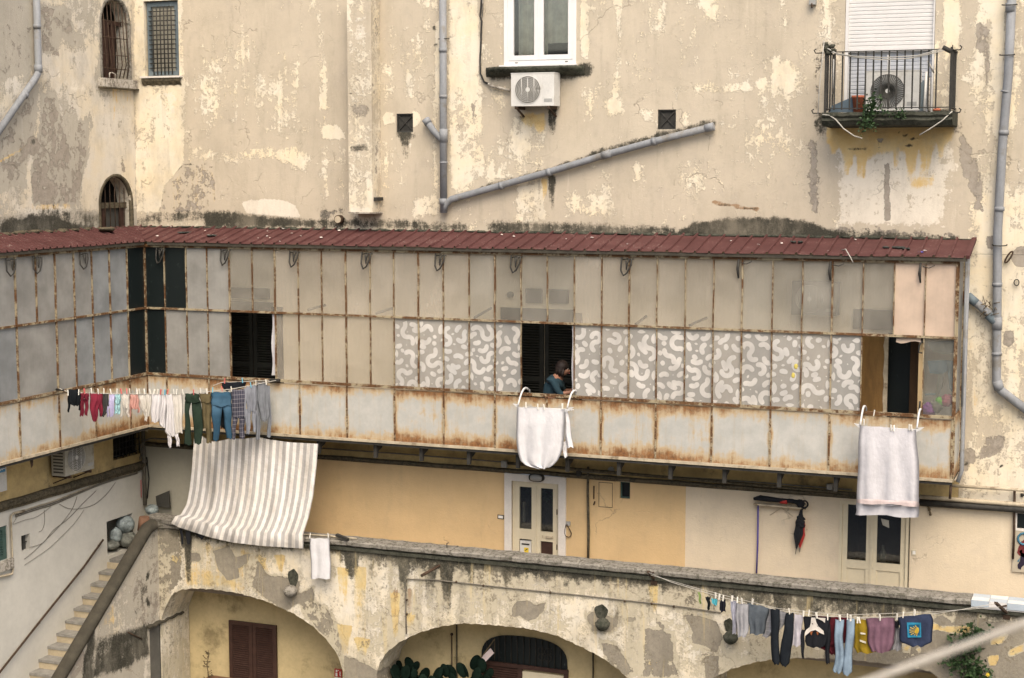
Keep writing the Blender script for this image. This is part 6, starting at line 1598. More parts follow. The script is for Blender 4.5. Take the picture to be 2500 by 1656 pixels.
# lintels and transom lights seen through the upper panes
for i, (x0_, y0_, x1_, y1_, lb) in enumerate(((552,705,655,728,"grey transom light above the first louvred door"),(528,739,662,762,"grey door lintel above the first louvred door"),(1283,706,1322,740,"left grey transom light above the second louvred door"),(1340,708,1386,741,"right grey transom light above the second louvred door"),(1222,757,1397,780,"wide grey lintel above the second louvred door"),(2082,758,2182,803,"grey lintel above the wooden door at the gallery end"))):
    a = Y(x0_, y1_, -.06); b = Y(x1_, y0_, -.06); m = MB(); m.box(a.x, b.x, -.06, -.004, a.z, b.z); m.box(a.x+.02, b.x-.02, -.066, -.0605, a.z+.02, b.z-.02); m.build("transom", MAT['grilledark'], None, lb, "transom")
q = Y(1246,720,-.03); m = MB(); m.tube([q+Vector((0,.02,0)), q+Vector((0,-.03,0))], .055, 16); m.build("wall_fitting", MAT['acg'], None, "round grey fitting behind the upper panes left of the second transom", "fitting")
for i, (a, b, lb) in enumerate(((((752,757)),((795,745)),"dim pipe end behind the upper panes, leftmost of five"),((918,766),(960,752),"dim pipe end behind the upper panes, second of five from left"),((1158,776),(1200,752),"dim pipe end behind the upper panes left of the person"),((1552,792),(1578,772),"dim pipe end behind the upper panes right of the person"),((1683,795),(1725,776),"dim pipe end behind the upper panes, rightmost of five"))):
    m = MB(); m.tube([Y(*a, -.5), Y(*b, -.2)], .022, 8); m.build("dim_pipe", MAT['acg'], None, lb, "pipe")
# curtain edges and flaps
m = MB(); g = [[Y(664+6*j+1.5*math.sin(k*.9+j), 768+k*13.5, YG+.03+.02*math.sin(j*3+k)) for j in range(3)] for k in range(12)]; m.grid(g); m.build("curtain_edge", MAT['sheet2'], None, "strip of white curtain beside the first gallery opening", "curtain")
m = MB(); q = Y(672,928,YG-.06); m.box(q.x-.09, q.x+.09, YG-.10, YG-.04, q.z-.02, q.z+.02); m.build("line_pulley", MAT['iron'], None, "dark pulley bracket on the gallery sill at the washing line end", "pulley")
m = MB(); g = [[Y(1396.5+4*j+1.2*math.sin(k*.7), 796+k*15, YG+.03) for j in range(3)] for k in range(12)]; m.grid(g); m.build("curtain_edge", MAT['sheet2'], None, "strip of white curtain at the right of the person in the window", "curtain")
# wooden door and doorway at the right end
m = MB(); a = Y(2104,905,-.25).x; b = Y(2158,905,-.25).x; m.box(a, b, -.27, -.23, ZB+.03, 9.2); m.build("wooden_panel", MAT['wood'], None, "ochre wooden panel inside the right gallery opening", "panel")
m = MB(); c = Y(2168,905,-.25).x; g = [[(b+.0+(c-b)*k + .012*math.sin(j*2.3)*(k == 0), -.275, ZB+.03+2.0*j/14) for k in (0, 1)] for j in range(15)]; m.grid(g, 0, False); m.box(b+.005, c, -.274, -.23, ZB+.03, 9.18); m.build("torn_door_edge", MAT['strip'], None, "ragged pale door edge in the right gallery opening", "door")
m = MB(); a = Y(2166,905,-.06).x; b = Y(2222,905,-.06).x; m.box(a, b, -.05, -.01, ZB+.03, 9.22); m.build("dark_doorway", MAT['dpane'], None, "blackish doorway in the right gallery opening", "door")
m = MB(); a = b+.005; b2 = Y(2252,905,-.06).x; m.box(a, b2, -.12, -.02, ZB+.03, 9.2); m.build("wooden_jamb", simple("dark_jamb_wood", (.075, .038, .014), .6, .25, 3, .1, streak=True), None, "dark brown wooden jamb at the right of the right gallery opening", "jamb")
m = MB(); g = [[Y(2188+12*j, 826 + (8 if k else 0) + (3*math.sin(j*1.3)+2 if k else 0), YG+.02-.02*k) for j in range(6)] for k in (0, 1)]; m.grid(g); m.build("peach_curtain_hem", MAT['peach'], None, "hem of the peach curtain hanging into the right gallery opening", "curtain")
m = MB(); c = Y(2242,905,-.8).x; d = Y(2253,905,-.8).x; m.box(c, d, -.80, -.77, ZS, 9.16); m.build("yellow_lath", MAT['yellow'], None, "yellow lath beside the last gallery pane", "lath")
m = MB(); m.tube([Y(2252,832,YG-.01), Y(2244,845,YG-.01), Y(2243,861,YG-.01), Y(2252,862,YG-.01)], .013, 6); m.build("window_catch", MAT['iron'], None, "black window catch at the top right of the right gallery opening", "catch")
m = MB(); m.tube([Y(2246,980,YG-.01), Y(2244,1008,YG-.01)], .015, 6); m.build("window_catch", MAT['iron'], None, "black window catch at the bottom right of the right gallery opening", "catch")
yy = -.84
def hangbit(pts, mat, lb, nm="stored_garment", th=.05):
    m = MB(); m.prism([(Y(*p, yy).x, Y(*p, yy).z) for p in pts], lambda a, b, d: (a, yy+d, b), th); m.build(nm, MAT[mat], None, lb, "clothes")
hangbit([(2264,836),(2328,832),(2328,862),(2305,866),(2275,858)], 'acg', "grey bundle at the top behind the last gallery pane")
hangbit([(2264,882),(2312,880),(2315,905),(2300,914),(2270,912)], 'tarp', "blue-grey folded cloth behind the middle of the last gallery pane")
hangbit([(2292,912),(2306,912),(2300,945),(2290,970),(2284,965)], 'acg', "grey trouser leg hanging behind the last gallery pane")
hangbit([(2310,880),(2326,882),(2328,962),(2318,950)], 'bluegrey', "bluish strap of cloth at the right behind the last gallery pane")
hangbit([(2258,962),(2284,960),(2284,965),(2258,966)], 'bluegrey', "short dark shelf rail behind the last gallery pane", "shelf_rail")
def stuffball(px, py, r, col, lb):
    m = MB(); m.ball(Y(px, py, -.80), r, min(r*.7, .07), r, 22, 16, 0, .22, int(px)); m.build("stored_bag", MAT[col], None, lb, "bag")
MAT['purple'] = simple("purple_bag", (.22, .08, .28), .6, .15, 9); MAT['lime'] = simple("lime_plastic", (.14, .40, .06), .5, .1, 9); MAT['pink'] = simple("pink_bag", (.38, .11, .16), .6, .2, 9)
stuffball(2268, 1000, .10, 'purple', "purple bag at the lower left behind the last gallery pane"); stuffball(2294, 980, .065, 'lime', "lime green plastic thing behind the last gallery pane")
stuffball(2312, 978, .085, 'pink', "pink bag at the lower right behind the last gallery pane"); stuffball(2285, 992, .09, 'acg', "grey bag between the purple and pink ones behind the last gallery pane")
MAT['sticker'] = simple("yellow_scrap", (.60, .50, .12), .7, .1, 9)
for px, py, lb in ((1943, 895, "yellow scrap showing through the swirl film, upper"), (1937, 917, "yellow scrap showing through the swirl film, lower")):
    m = MB(); m.ball(Y(px, py, YG-.006), .028, .003, .04, 10, 6, 0, .2, px); m.build("yellow_scrap", MAT['sticker'], None, lb, "sticker")
# gallery floors
m = MB(); m.box(XL+.01, xe-.04, YG+.04, -.06, ZB+.012, ZB+.03); m.build("gallery_floor", MAT['floor'], kind='structure')
m = MB(); m.box(XL+.01, XG-.03, uL[0], YG-.01, ZB+.012, ZB+.03); m.build("gallery_floor", MAT['floor'], kind='structure')
# ------------------------------------------------------------------ person at the window
def skin_mesh(name, J, edges, mats, parent=None, sub=2, root=0):
    me = bpy.data.meshes.new(name); o = bpy.data.objects.new(name, me); COL.objects.link(o)
    me.from_pydata([j[0] for j in J], edges, [])
    md = o.modifiers.new("skin", 'SKIN'); md.use_smooth_shade = True
    if not me.skin_vertices: bpy.context.view_layer.objects.active = o
    for i, j in enumerate(J):
        r = j[1]; me.skin_vertices[0].data[i].radius = (r, r) if not isinstance(r, tuple) else r
    me.skin_vertices[0].data[root].use_root = True
    o.modifiers.new("sub", 'SUBSURF').levels = sub; o.modifiers["sub"].render_levels = sub
    dg = bpy.context.evaluated_depsgraph_get()
    ev = o.evaluated_get(dg); new = bpy.data.meshes.new_from_object(ev)
    vs = [tuple(v.co) for v in new.vertices]; fs = [list(p.vertices) for p in new.polygons]
    bpy.data.objects.remove(o); bpy.data.meshes.remove(me)
    m = MB(); m.add(vs, fs, 0, True)
    return m
B0 = Vector((.80, -.60, ZB+.03)); fx = Vector((.97, .16, 0)).normalized(); lt = Vector((-fx.y, fx.x, 0)); zz_ = Vector((0,0,1))
def bp(f, l, z): return B0 + fx*f + lt*l + zz_*z
J = [(bp(-.06,0,.80), (.115,.145)), (bp(-.05,0,.93), (.10,.13)), (bp(.0,0,1.06), (.105,.15)), (bp(.055,0,1.165), (.075,.10)), (bp(.10,0,1.225), .048), (bp(.145,0,1.285), (.085,.078)), (bp(.165,0,1.345), (.088,.08)),
     (bp(.02,-.165,1.13), .05), (bp(.12,-.20,.92), .040), (bp(.28,-.17,.95), .028), (bp(.345,-.16,.955), (.034,.018)),
     (bp(.02,.165,1.13), .05), (bp(.12,.20,.92), .040), (bp(.28,.16,.94), .028), (bp(.345,.15,.945), (.034,.018)),
     (bp(-.05,-.085,.72), .088), (bp(.0,-.09,.42), .058), (bp(-.05,-.09,.08), .038), (bp(.08,-.10,.035), .034),
     (bp(-.05,.085,.72), .088), (bp(.0,.09,.42), .058), (bp(-.05,.09,.08), .038), (bp(.08,.10,.035), .034),
     (bp(.235,0,1.265), .03), (bp(.262,0,1.285), .012), (bp(.20,0,1.215), .028)]
E_ = [(0,1),(1,2),(2,3),(3,4),(4,5),(5,6),(3,7),(7,8),(8,9),(9,10),(3,11),(11,12),(12,13),(13,14),(0,15),(15,16),(16,17),(17,18),(0,19),(19,20),(20,21),(21,22),(5,23),(23,24),(5,25)]
for h, sgn in ((10, -1), (14, 1)):
    c = J[h][0]
    for k, (off, ln) in enumerate(((-.026,.055),(-.009,.068),(.009,.064),(.025,.05))):
        a = len(J); J += [(c+fx*.035+lt*off, .0095), (c+fx*(.035+ln*.55)+lt*off*1.1-zz_*.012, .009), (c+fx*(.035+ln)+lt*off*1.1-zz_*.034, .0075)]; E_ += [(h,a),(a,a+1),(a+1,a+2)]
    a = len(J); J += [(c+fx*.0-lt*sgn*.035-zz_*.006, .010), (c+fx*.035-lt*sgn*.055-zz_*.02, .0085)]; E_ += [(h,a),(a,a+1)]
pr = thing("person", B0, "person in a teal blue shirt leaning and looking down at the dark gallery window", "person")
skin_mesh("body", J, E_, None).build("body", MAT['skin'], pr)
JS = [(bp(-.06,0,.78), (.13,.16)), (bp(-.05,0,.93), (.118,.15)), (bp(.0,0,1.06), (.145,.19)), (bp(.04,0,1.165), (.118,.135)), (bp(.075,0,1.205), .088),
      (bp(.02,-.17,1.125), .074), (bp(.09,-.195,.98), .060), (bp(.13,-.20,.915), .055), (bp(.20,-.185,.93), .046), (bp(.02,.17,1.125), .074), (bp(.09,.195,.98), .060), (bp(.13,.20,.915), .055)]
skin_mesh("shirt", JS, [(0,1),(1,2),(2,3),(3,4),(3,5),(5,6),(6,7),(7,8),(3,9),(9,10),(10,11)], None).build("shirt", MAT['shirt'], pr)
JT = [(bp(-.06,0,.79), (.125,.155)), (bp(-.05,-.085,.70), .10), (bp(.0,-.09,.42), .072), (bp(-.05,-.09,.09), .055), (bp(-.05,.085,.70), .10), (bp(.0,.09,.42), .072), (bp(-.05,.09,.09), .055)]
skin_mesh("trousers", JT, [(0,1),(1,2),(2,3),(0,4),(4,5),(5,6)], None).build("trousers", MAT['trouser'], pr)
m = MB(); rr = random.Random(8)
hc = bp(.135, 0, 1.335)
g = []
for i in range(13):
    th = math.pi * i / 12; row = []
    for j in range(20):
        ph = 2*math.pi*j/20; d = fx*math.cos(ph)*math.sin(th) + lt*math.sin(ph)*math.sin(th) + zz_*math.cos(th)
        front = max(0, d.dot(fx)); low = max(0, -d.z)
        r = .118*(1 - .62*front*low - .16*front) + (.035*low if front < .2 else 0) + rr.uniform(-.006, .006)
        row.append(hc + d*r)
    g.append(row)
m.grid(g, 0, True, True)
for k in range(26):
    a = rr.uniform(1.2, 5.1); s0 = hc + (fx*math.cos(a) + lt*math.sin(a))*.10 + zz_*rr.uniform(-.05, .02)
    m.tube([s0, s0 + (fx*math.cos(a)+lt*math.sin(a))*.015 - zz_*.07, s0 - zz_*rr.uniform(.12, .16)], [.018, .014, .005], 5)
m.build("hair", MAT['hair'], pr)
for s_ in (-1, 1):
    m = MB(); m.ball(bp(.222, s_*.030, 1.312), .011, .013, .008, 8, 6); m.build("eye", MAT['white'], pr)
    m = MB(); m.ball(bp(.145, s_*.086, 1.285), .02, .010, .03, 8, 6); m.build("ear", MAT['skin'], pr)
m = MB(); m.ball(bp(.244, 0, 1.236), .008, .022, .006, 8, 6); m.build("mouth", MAT['pegr'], pr)

# ------------------------------------------------------------------ laundry
def crop(ox, oy, s): return lambda x, y: (ox + x/s, oy + y/s)
k1, k2, k3, k4 = crop(140,920,7.84), crop(400,910,5.9175), crop(1680,1430,5.9175), crop(1980,1430,4.552)
LA, LB = X(152, 952, -6.45), Y(664, 934, -1.10)
ld = (LB - LA); ld.z = 0; ld.normalize(); LN = Vector((-ld.y, ld.x, 0))
if LN.dot(CAM - LA) < 0: LN = -LN
plane1 = (LA, LN)
L2A, L2B = Y(1583, 1398, -1.72), Y(2432, 1474, -1.72)
plane2 = (L2A, Vector((0, -1, 0)))
gr_ = random.Random(77)
def cloth_piece(mb, rows, cf, plane, off, th, folds, amp, vspan):
    p0, n = plane; p0 = p0 + n*off
    R = []
    for r in rows:
        yl, xl, yr, xr = (r[0], r[1], r[0], r[2]) if len(r) == 3 else r
        R.append((PL(*cf(xl, yl), p0, n), PL(*cf(xr, yr), p0, n)))
    dist = [0]
    for a, b in zip(R[:-1], R[1:]): dist.append(dist[-1] + max(.005, ((a[0]+a[1])/2 - (b[0]+b[1])/2).length))
    tot = dist[-1]; nz = max(4, int(tot/.022)); nx = 14
    ph = gr_.uniform(0, 6.28); ph2 = gr_.uniform(0, 6.28); G = []
    wd = (R[0][0]-R[0][1]).length
    for k in range(nz+1):
        d = tot*k/nz; i = min(len(R)-2, max(j for j in range(len(R)) if dist[j] <= d+1e-9)); t = (d-dist[i])/(dist[i+1]-dist[i]); 
        a = R[i][0].lerp(R[i+1][0], t); b = R[i][1].lerp(R[i+1][1], t); v = k/nz
        ed = .006*math.sin(v*9+ph)
        fr, bk = [], []
        for j in range(nx+1):
            s = j/nx; q = a.lerp(b, s) + (b-a).normalized()*ed
            f = amp*(.25+.75*min(1, v*1.6))*(math.sin(6.283*folds*s + ph + .8*math.sin(v*2.6+ph2)) + .45*math.sin(6.283*folds*1.9*s + ph2 + v*1.4))
            e = math.sqrt(max(0, 1-(2*s-1)**2)) * th * min(1, .25+v*3)
            z = Vector((0, 0, .006*math.sin(s*12+ph)*(k == 0) + .012*math.sin(s*9+ph2)*(k == nz)))
            fr.append(q + n*(f+e) + z); bk.append(q + n*(f-e) + z)
        G.append(fr + bk[::-1])
    mb.grid(G, 0, True, True)
def garment(name, label, cat, mat, pieces, cf, plane, off=0, th=.020, folds=2.6, amp=.019, group=None):
    m = MB()
    for k, rows in enumerate(pieces): cloth_piece(m, rows, cf, plane, off - .004*k, th, folds if k == 0 else max(.8, folds*.4), amp, 1)
    return m.build(name, mat, None, label, cat, group)
C = lambda nm, col, **kw: cloth(nm, col, **kw)
G1 = "clothes on the line across the gallery corner"
G2 = "clothes on the line below the terrace parapet"
WH = C("laundry_white", (.55, .53, .525), var=.06); WH2 = C("laundry_offwhite", (.53, .50, .445), var=.06)
garment("knit_top", "small black top with dangling sleeves, leftmost on the corner line", "clothes", C("black_knit", (.008, .01, .012)), [[(245,205,440),(400,207,430),(530,230,410),(552,290,372)], [(300,200,235),(480,197,248),(600,195,235),(670,200,228)], [(300,420,450),(480,397,448),(630,408,440)]], k1, plane1, 0, .03, group=G1)
garment("trousers", "small dark red trousers beside the black top on the corner line", "clothes", C("dark_red", (.13, .016, .028)), [[(310,440,610),(430,440,605)], [(420,440,522),(640,430,512),(745,426,500)], [(420,528,605),(640,526,594),(738,530,584)]], k1, plane1, 0, .03, group=G1)
garment("hooded_jacket", "crimson hooded jacket with a drooping hood on the corner line", "clothes", C("crimson", (.17, .020, .036)), [[(318,620,860),(450,620,850),(600,622,800),(760,642,775),(830,660,750),(862,690,725)], [(330,760,862),(560,765,866),(700,800,860),(752,812,852)]], k1, plane1, .01, .035, group=G1)
garment("trousers", "charcoal grey children's trousers between the crimson jacket and the lilac top", "clothes", C("charcoal", (.045, .045, .042)), [[(322,845,985),(480,850,985),(640,848,970),(755,830,905)]], k1, plane1, -.01, .03, group=G1)
garment("top", "lilac top with one sleeve showing on the corner line", "clothes", C("lilac", (.42, .39, .55)), [[(340,982,1100),(520,985,1098),(760,1000,1072)], [(560,945,992),(760,938,982)]], k1, plane1, 0, .02, group=G1)
garment("shorts", "pale turquoise little trousers beside the lilac top on the corner line", "clothes", C("turquoise", (.36, .58, .60)), [[(335,1108,1205),(520,1104,1204)], [(510,1104,1150),(708,1088,1140)], [(510,1153,1204),(708,1148,1198)]], k1, plane1, 0, .025, group=G1)
garment("baby_suit", "cream baby suit right of the turquoise trousers on the corner line", "clothes", WH2, [[(340,1215,1392),(520,1232,1385),(610,1295,1388)], [(345,1212,1252),(560,1205,1248),(762,1182,1228)], [(600,1298,1388),(700,1318,1386),(765,1335,1380)]], k1, plane1, 0, .02, group=G1)
garment("baby_shirt", "salmon pink baby top on the corner line", "clothes", C("salmon", (.46, .25, .21)), [[(345,1390,1552),(480,1400,1550),(620,1412,1528)], [(420,1378,1420),(600,1384,1412),(752,1384,1404)], [(420,1512,1562),(680,1528,1572)]], k1, plane1, 0, .02, group=G1)
garment("baby_suit", "off-white baby suit with one long leg on the corner line", "clothes", WH2, [[(340,1550,1692),(560,1575,1702),(680,1632,1722)], [(670,1645,1722),(780,1668,1722),(842,1678,1718)]], k1, plane1, -.01, .02, group=G1)
garment("undershirt", "short ivory undershirt half hidden on the corner line", "clothes", WH2, [[(340,1685,1802),(640,1692,1792),(750,1704,1768)]], k1, plane1, 0, .02, group=G1)
garment("shirt", "white shirt with a jagged hem, left of the longer white garments", "clothes", WH, [[(340,1798,2002),(620,1792,1990),(780,1786,1975),(870,1796,1925)]], k1, plane1, .01, .022, 3, group=G1)
garment("nightshirt", "long white nightshirt with a rounded hem on the corner line", "clothes", WH, [[(345,1990,2105),(700,1962,2095),(900,1942,2085),(965,1985,2070)]], k1, plane1, -.01, .02, 2, group=G1)
garment("blouse", "longest white blouse with two hanging tie ends on the corner line", "clothes", WH, [[(340,2078,2205),(700,2082,2240),(900,2078,2262),(1060,2058,2268),(1135,2125,2252)], [(1100,2112,2182),(1250,2110,2196),(1352,2142,2178)], [(1085,2240,2318),(1220,2268,2340),(1330,2292,2350)]], k1, plane1, .012, .022, 3, group=G1)
garment("shirt", "cream white shirt just left of the dark green trousers", "clothes", WH2, [[(335,2188,2400),(700,2198,2400),(1075,2228,2398)]], k1, plane1, -.01, .022, 3, group=G1)
garment("trousers", "dark green trousers on the corner line", "clothes", C("dark_green", (.018, .030, .020)), [[(303,305,505),(430,307,525)], [(410,307,402),(560,305,368),(800,302,385),(1040,298,412)], [(410,395,525),(560,412,560),(800,425,562),(1030,446,545)]], k2, plane1, .02, .035, 1.5, .01, G1)
garment("trousers", "olive brown trousers partly behind the dark green ones", "clothes", C("olive", (.11, .088, .045)), [[(300,505,692),(430,530,692)], [(420,540,600),(640,556,622),(800,566,615)], [(420,595,692),(700,602,692),(1012,612,690)]], k2, plane1, -.03, .03, 1.5, .01, G1)
garment("jeans", "blue jeans with faded seat on the corner line", "clothes", C("denim", (.026, .066, .105), fade=True), [[(282,682,972),(380,684,974),(480,686,976)], [(460,686,850),(620,692,838),(780,704,812),(980,710,798)], [(460,845,976),(620,862,980),(780,880,985),(948,900,985)]], k2, plane1, .02, .04, 1.5, .008, G1)
garment("folded_cloth", "black folded cloth on the upper line above the jeans", "clothes", C("black_cotton", (.01, .012, .016)), [[(145,835,132,1190),(215,842,205,1182),(238,870,228,1150)], [(200,850,980),(262,875,950)]], k2, plane1, -.20, .02, 2, .01, G1)
garment("dark_garment", "black garment showing between the legs of the blue jeans", "clothes", C("black_cloth", (.014, .016, .018)), [[(420,825,870),(560,828,868),(700,815,880),(802,832,890)]], k2, plane1, -.12, .02, 1, .006, G1)
garment("trousers", "dark plaid pyjama trousers right of the blue jeans", "clothes", C("plaid", (.045, .045, .062), plaid=True), [[(245,970,240,1190),(460,978,1180),(650,985,1170)], [(640,985,1072),(800,984,1048),(962,982,1030)], [(640,1082,1170),(800,1086,1168),(948,1088,1172)]], k2, plane1, .01, .03, 1.5, .01, G1)
garment("sweatshirt", "light grey hooded sweatshirt beside the plaid trousers", "clothes", C("light_grey", (.20, .21, .235), var=.1), [[(200,1190,170,1340),(330,1165,1330),(500,1200,1325),(560,1215,1322)], [(220,1160,1215),(440,1155,1200),(640,1142,1180)], [(520,1168,1262),(700,1172,1250),(882,1192,1236)], [(540,1265,1345),(700,1275,1345),(852,1282,1340)]], k2, plane1, .01, .025, 2, .016, G1)
garment("jumper", "grey jumper, rightmost on the corner line", "clothes", C("mid_grey", (.175, .185, .20), var=.1), [[(150,1340,130,1490),(400,1355,1512),(600,1382,1525),(700,1405,1480)], [(200,1312,1372),(420,1322,1375),(650,1330,1396),(962,1330,1390)], [(190,1488,1530),(420,1500,1540),(640,1502,1546),(930,1490,1546)]], k2, plane1, -.02, .025, 2, .018, G1)
# line below the terrace
garment("string_top", "tiny green and yellow bikini piece, leftmost on the lower line", "clothes", C("limey", (.25, .34, .12)), [[(98,140,182),(180,148,186),(255,165,185)]], k3, plane2, 0, .01, group=G2)
garment("sock", "black and teal sock near the left end of the lower line", "clothes", C("sock_black", (.01, .012, .014)), [[(162,248,332),(225,270,316),(300,282,318),(350,285,312)]], k3, plane2, 0, .018, group=G2)
garment("small_briefs", "turquoise briefs between two dark socks on the lower line", "clothes", C("teal", (.08, .38, .45)), [[(190,335,420),(245,342,425),(282,380,420)]], k3, plane2, 0, .012, group=G2)
garment("sock", "black sock beside the turquoise briefs on the lower line", "clothes", C("sock_dark", (.012, .012, .018)), [[(205,480,550),(262,448,546),(375,462,544)]], k3, plane2, 0, .018, group=G2)
garment("shirt", "pale lilac shirt, first large piece on the lower line", "clothes", C("pale_lilac", (.35, .355, .42)), [[(218,605,700),(400,632,700),(560,640,702),(690,645,700)]], k3, plane2, -.02, .022, group=G2)
garment("tee_shirt", "light grey tee shirt beside the pale lilac one on the lower line", "clothes", C("pale_grey", (.31, .31, .325)), [[(255,690,268,870),(480,695,882),(660,705,870),(735,722,840)]], k3, plane2, .01, .025, 3, .012, G2)
garment("tee_shirt", "slate grey tee shirt left of the black trousers on the lower line", "clothes", C("slate", (.085, .10, .115)), [[(250,848,318,1172),(420,868,1160),(560,885,1120),(700,892,1100)]], k3, plane2, .0, .028, 2.5, .014, G2)
garment("plaid_shirt", "grey plaid shirt behind the black trousers on the lower line", "clothes", C("plaid_grey", (.20, .205, .22), plaid=True), [[(335,1160,385,1420),(560,1120,1400),(740,1065,1215)]], k3, plane2, -.05, .02, 2, .012, G2)
garment("trousers", "black trousers hanging with both legs spread on the lower line", "clothes", C("black_trousers", (.012, .015, .019)), [[(342,1188,1328),(700,1196,1312),(1000,1198,1322),(1090,1205,1325),(1132,1240,1312)], [(395,1415,400,1538),(600,1385,1525),(800,1345,1508),(1000,1328,1488),(1120,1325,1462),(1160,1360,1430)]], k3, plane2, .03, .04, .8, .006, G2)
garment("shirt", "pale mauve grey shirt right of the black trousers on the lower line", "clothes", C("mauve_grey", (.42, .40, .43)), [[(412,1532,430,1662),(600,1512,1650),(760,1505,1630),(868,1502,1640)]], k3, plane2, 0, .022, 2, .01, G2)
pt = garment("printed_shirt", "black long sleeved shirt with an upside-down white animal print on the lower line", "clothes", C("black_print", (.014, .015, .018)), [[(440,1660,460,2062),(560,1680,2050),(700,1690,2030),(800,1690,2010),(870,1720,1990),(888,1790,1920)], [(640,1630,1690),(850,1618,1680),(1042,1648,1680)], [(560,2000,2062),(900,1985,2050),(1125,1980,2040)]], k3, plane2, .01, .028, 2, .008, G2)
def printpatch(nm, polys, cf, plane, off, mat, parent):
    m = MB(); p0 = plane[0] + plane[1]*off
    for poly in polys: m.prism(poly, lambda a, b, d: PL(*cf(a, b), p0 + plane[1]*d, plane[1]), .004)
    return m.build(nm, mat, parent)
printpatch("print_face", [[(1780,462),(1838,462),(1848,520),(1882,590),(1955,655),(1965,710),(1900,680),(1840,640),(1770,660),(1690,730),(1684,690),(1705,640),(1755,600),(1772,540)], [(1850,462),(1985,470),(1975,540),(1940,510),(1900,490)]], k3, plane2, .058, C("print_white", (.60,.56,.50)), pt)
printpatch("print_mark", [[(1760,668),(1800,660),(1792,690),(1782,720),(1768,700)], [(1850,665),(1885,675),(1875,720),(1862,700)]], k3, plane2, .06, C("print_brown", (.24,.08,.03)), pt)
printpatch("print_eye", [[(1785,545),(1805,545),(1800,562),(1788,560)], [(1742,590),(1765,575),(1760,590)], [(1862,575),(1885,590),(1868,592)]], k3, plane2, .066, MAT['iron'], pt)
garment("hooded_sweater", "maroon sweater spread behind the black printed shirt", "clothes", C("maroon", (.075, .012, .018)), [[(435,1790,468,2367),(600,1900,2350),(800,1880,2330),(880,1850,2130),(990,2070,2118)]], k3, plane2, -.05, .025, 2.5, .012, G2)
garment("jeans", "pale blue jeans hanging by the legs on the lower line", "clothes", C("pale_denim", (.19, .255, .32), fade=False), [[(378,265,366),(550,262,360),(760,268,368),(860,258,370),(940,242,352),(965,268,345)], [(370,398,492),(540,385,480),(760,370,462),(880,350,458),(960,345,452),(990,362,430)]], k4, plane2, .04, .045, 1, .01, G2)
mu = garment("sweater", "mustard yellow sweater behind the pale blue jeans", "clothes", C("mustard", (.22, .15, .014)), [[(375,488,382,640),(560,480,700),(680,475,715),(745,520,725)]], k4, plane2, -.03, .028, 2, .012, G2)
printpatch("print_mark", [[(548,520),(605,528),(605,545),(548,538)], [(540,600),(610,622),(612,645),(545,622)]], k4, plane2, .022, C("print_white_b", (.62,.58,.48)), mu)
garment("blouse", "dusty mauve pleated blouse right of the mustard sweater", "clothes", C("dusty_mauve", (.155, .085, .115)), [[(362,612,358,935),(520,625,928),(640,632,925),(735,668,872)]], k4, plane2, .01, .03, 4, .016, G2)
garment("cloth_bit", "small black cloth bit between mauve blouse and navy tee shirt", "clothes", C("bit_black", (.012,.012,.015)), [[(392,922,988),(470,926,980)]], k4, plane2, -.02, .015, group=G2)
garment("shirt", "grey shirt hanging behind the navy tee shirt", "clothes", C("behind_grey", (.25,.25,.26)), [[(462,930,1010),(600,915,1010),(715,885,1005)]], k4, plane2, -.08, .015, group=G2)
nv = garment("tee_shirt", "navy tee shirt with a blue square and yellow shell emblem, rightmost on the lower line", "clothes", C("navy", (.030, .040, .075)), [[(352,965,312,1335),(420,978,372,1356),(560,985,1350),(630,985,1345),(670,1105,1250)]], k4, plane2, .02, .028, 2, .008, G2)
fr = [(1065,410),(1222,412),(1226,575),(1076,578)]
printpatch("emblem_square", [fr], k4, plane2, .058, C("emblem_blue", (.015,.085,.15)), nv)
printpatch("emblem_border", [[(1065,410),(1222,412),(1222,432),(1066,436)], [(1072,552),(1226,556),(1226,575),(1076,578)], [(1065,436),(1084,436),(1092,552),(1073,552)], [(1206,432),(1222,432),(1225,556),(1210,556)]], k4, plane2, .0625, C("emblem_cyan", (.03,.21,.34)), nv)
hub = (1192, 500); rays_ = []
for k in range(8):
    a = math.pi*(.62 + .78*k/7) ; a2 = a + .11; R1 = 100 if 1 < k < 6 else 78
    rays_.append([hub, (hub[0]+R1*math.cos(a), hub[1]-R1*math.sin(a)*.8), (hub[0]+R1*math.cos(a2), hub[1]-R1*math.sin(a2)*.8)])
rays_.append([(1165,480),(1180,462),(1196,470),(1200,500),(1190,530),(1165,535),(1150,510)])
printpatch("emblem_shell", rays_, k4, plane2, .067, C("emblem_yellow", (.62,.42,.05)), nv)
# the lines themselves
def cord(pts, r, label): m = MB(); m.tube(pts, r, 6); return m.build("washing_line", MAT['line'], None, label, "cord")
P1 = lambda x, y, off=0: PL(x, y, LA + LN*off, LN)
cord([P1(145,949), P1(165,957), P1(205,960), P1(300,962), P1(400,963), P1(450,961), P1(500,957), P1(560,951), P1(600,944), P1(640,936), P1(674,929)], .007, "washing line across the gallery corner")
cord([P1(520,942,-.2), P1(541,934,-.2), P1(600,932,-.2), P1(674,928,-.15)], .006, "shorter second line above the jeans, ending at the pulley")
m = MB(); m.tube([X(136,951,XG-.0)+Vector((.02,0,0)), P1(150,952), P1(156,953)], [.02,.016,.02], 8); m.build("line_pulley", MAT['iron'], None, "dark line bracket at the left end of the corner washing line", "pulley")
P2 = lambda x, y, off=0: PL(x, y, L2A + plane2[1]*off, plane2[1])
cord([P2(1583,1398), P2(1640,1422), P2(1700,1440), P2(1760,1458), P2(1850,1480), P2(1920,1493), P2(1990,1503), P2(2060,1507), P2(2130,1508), P2(2190,1506), P2(2280,1499), P2(2350,1488), P2(2432,1474)], .005, "front washing line below the terrace parapet")
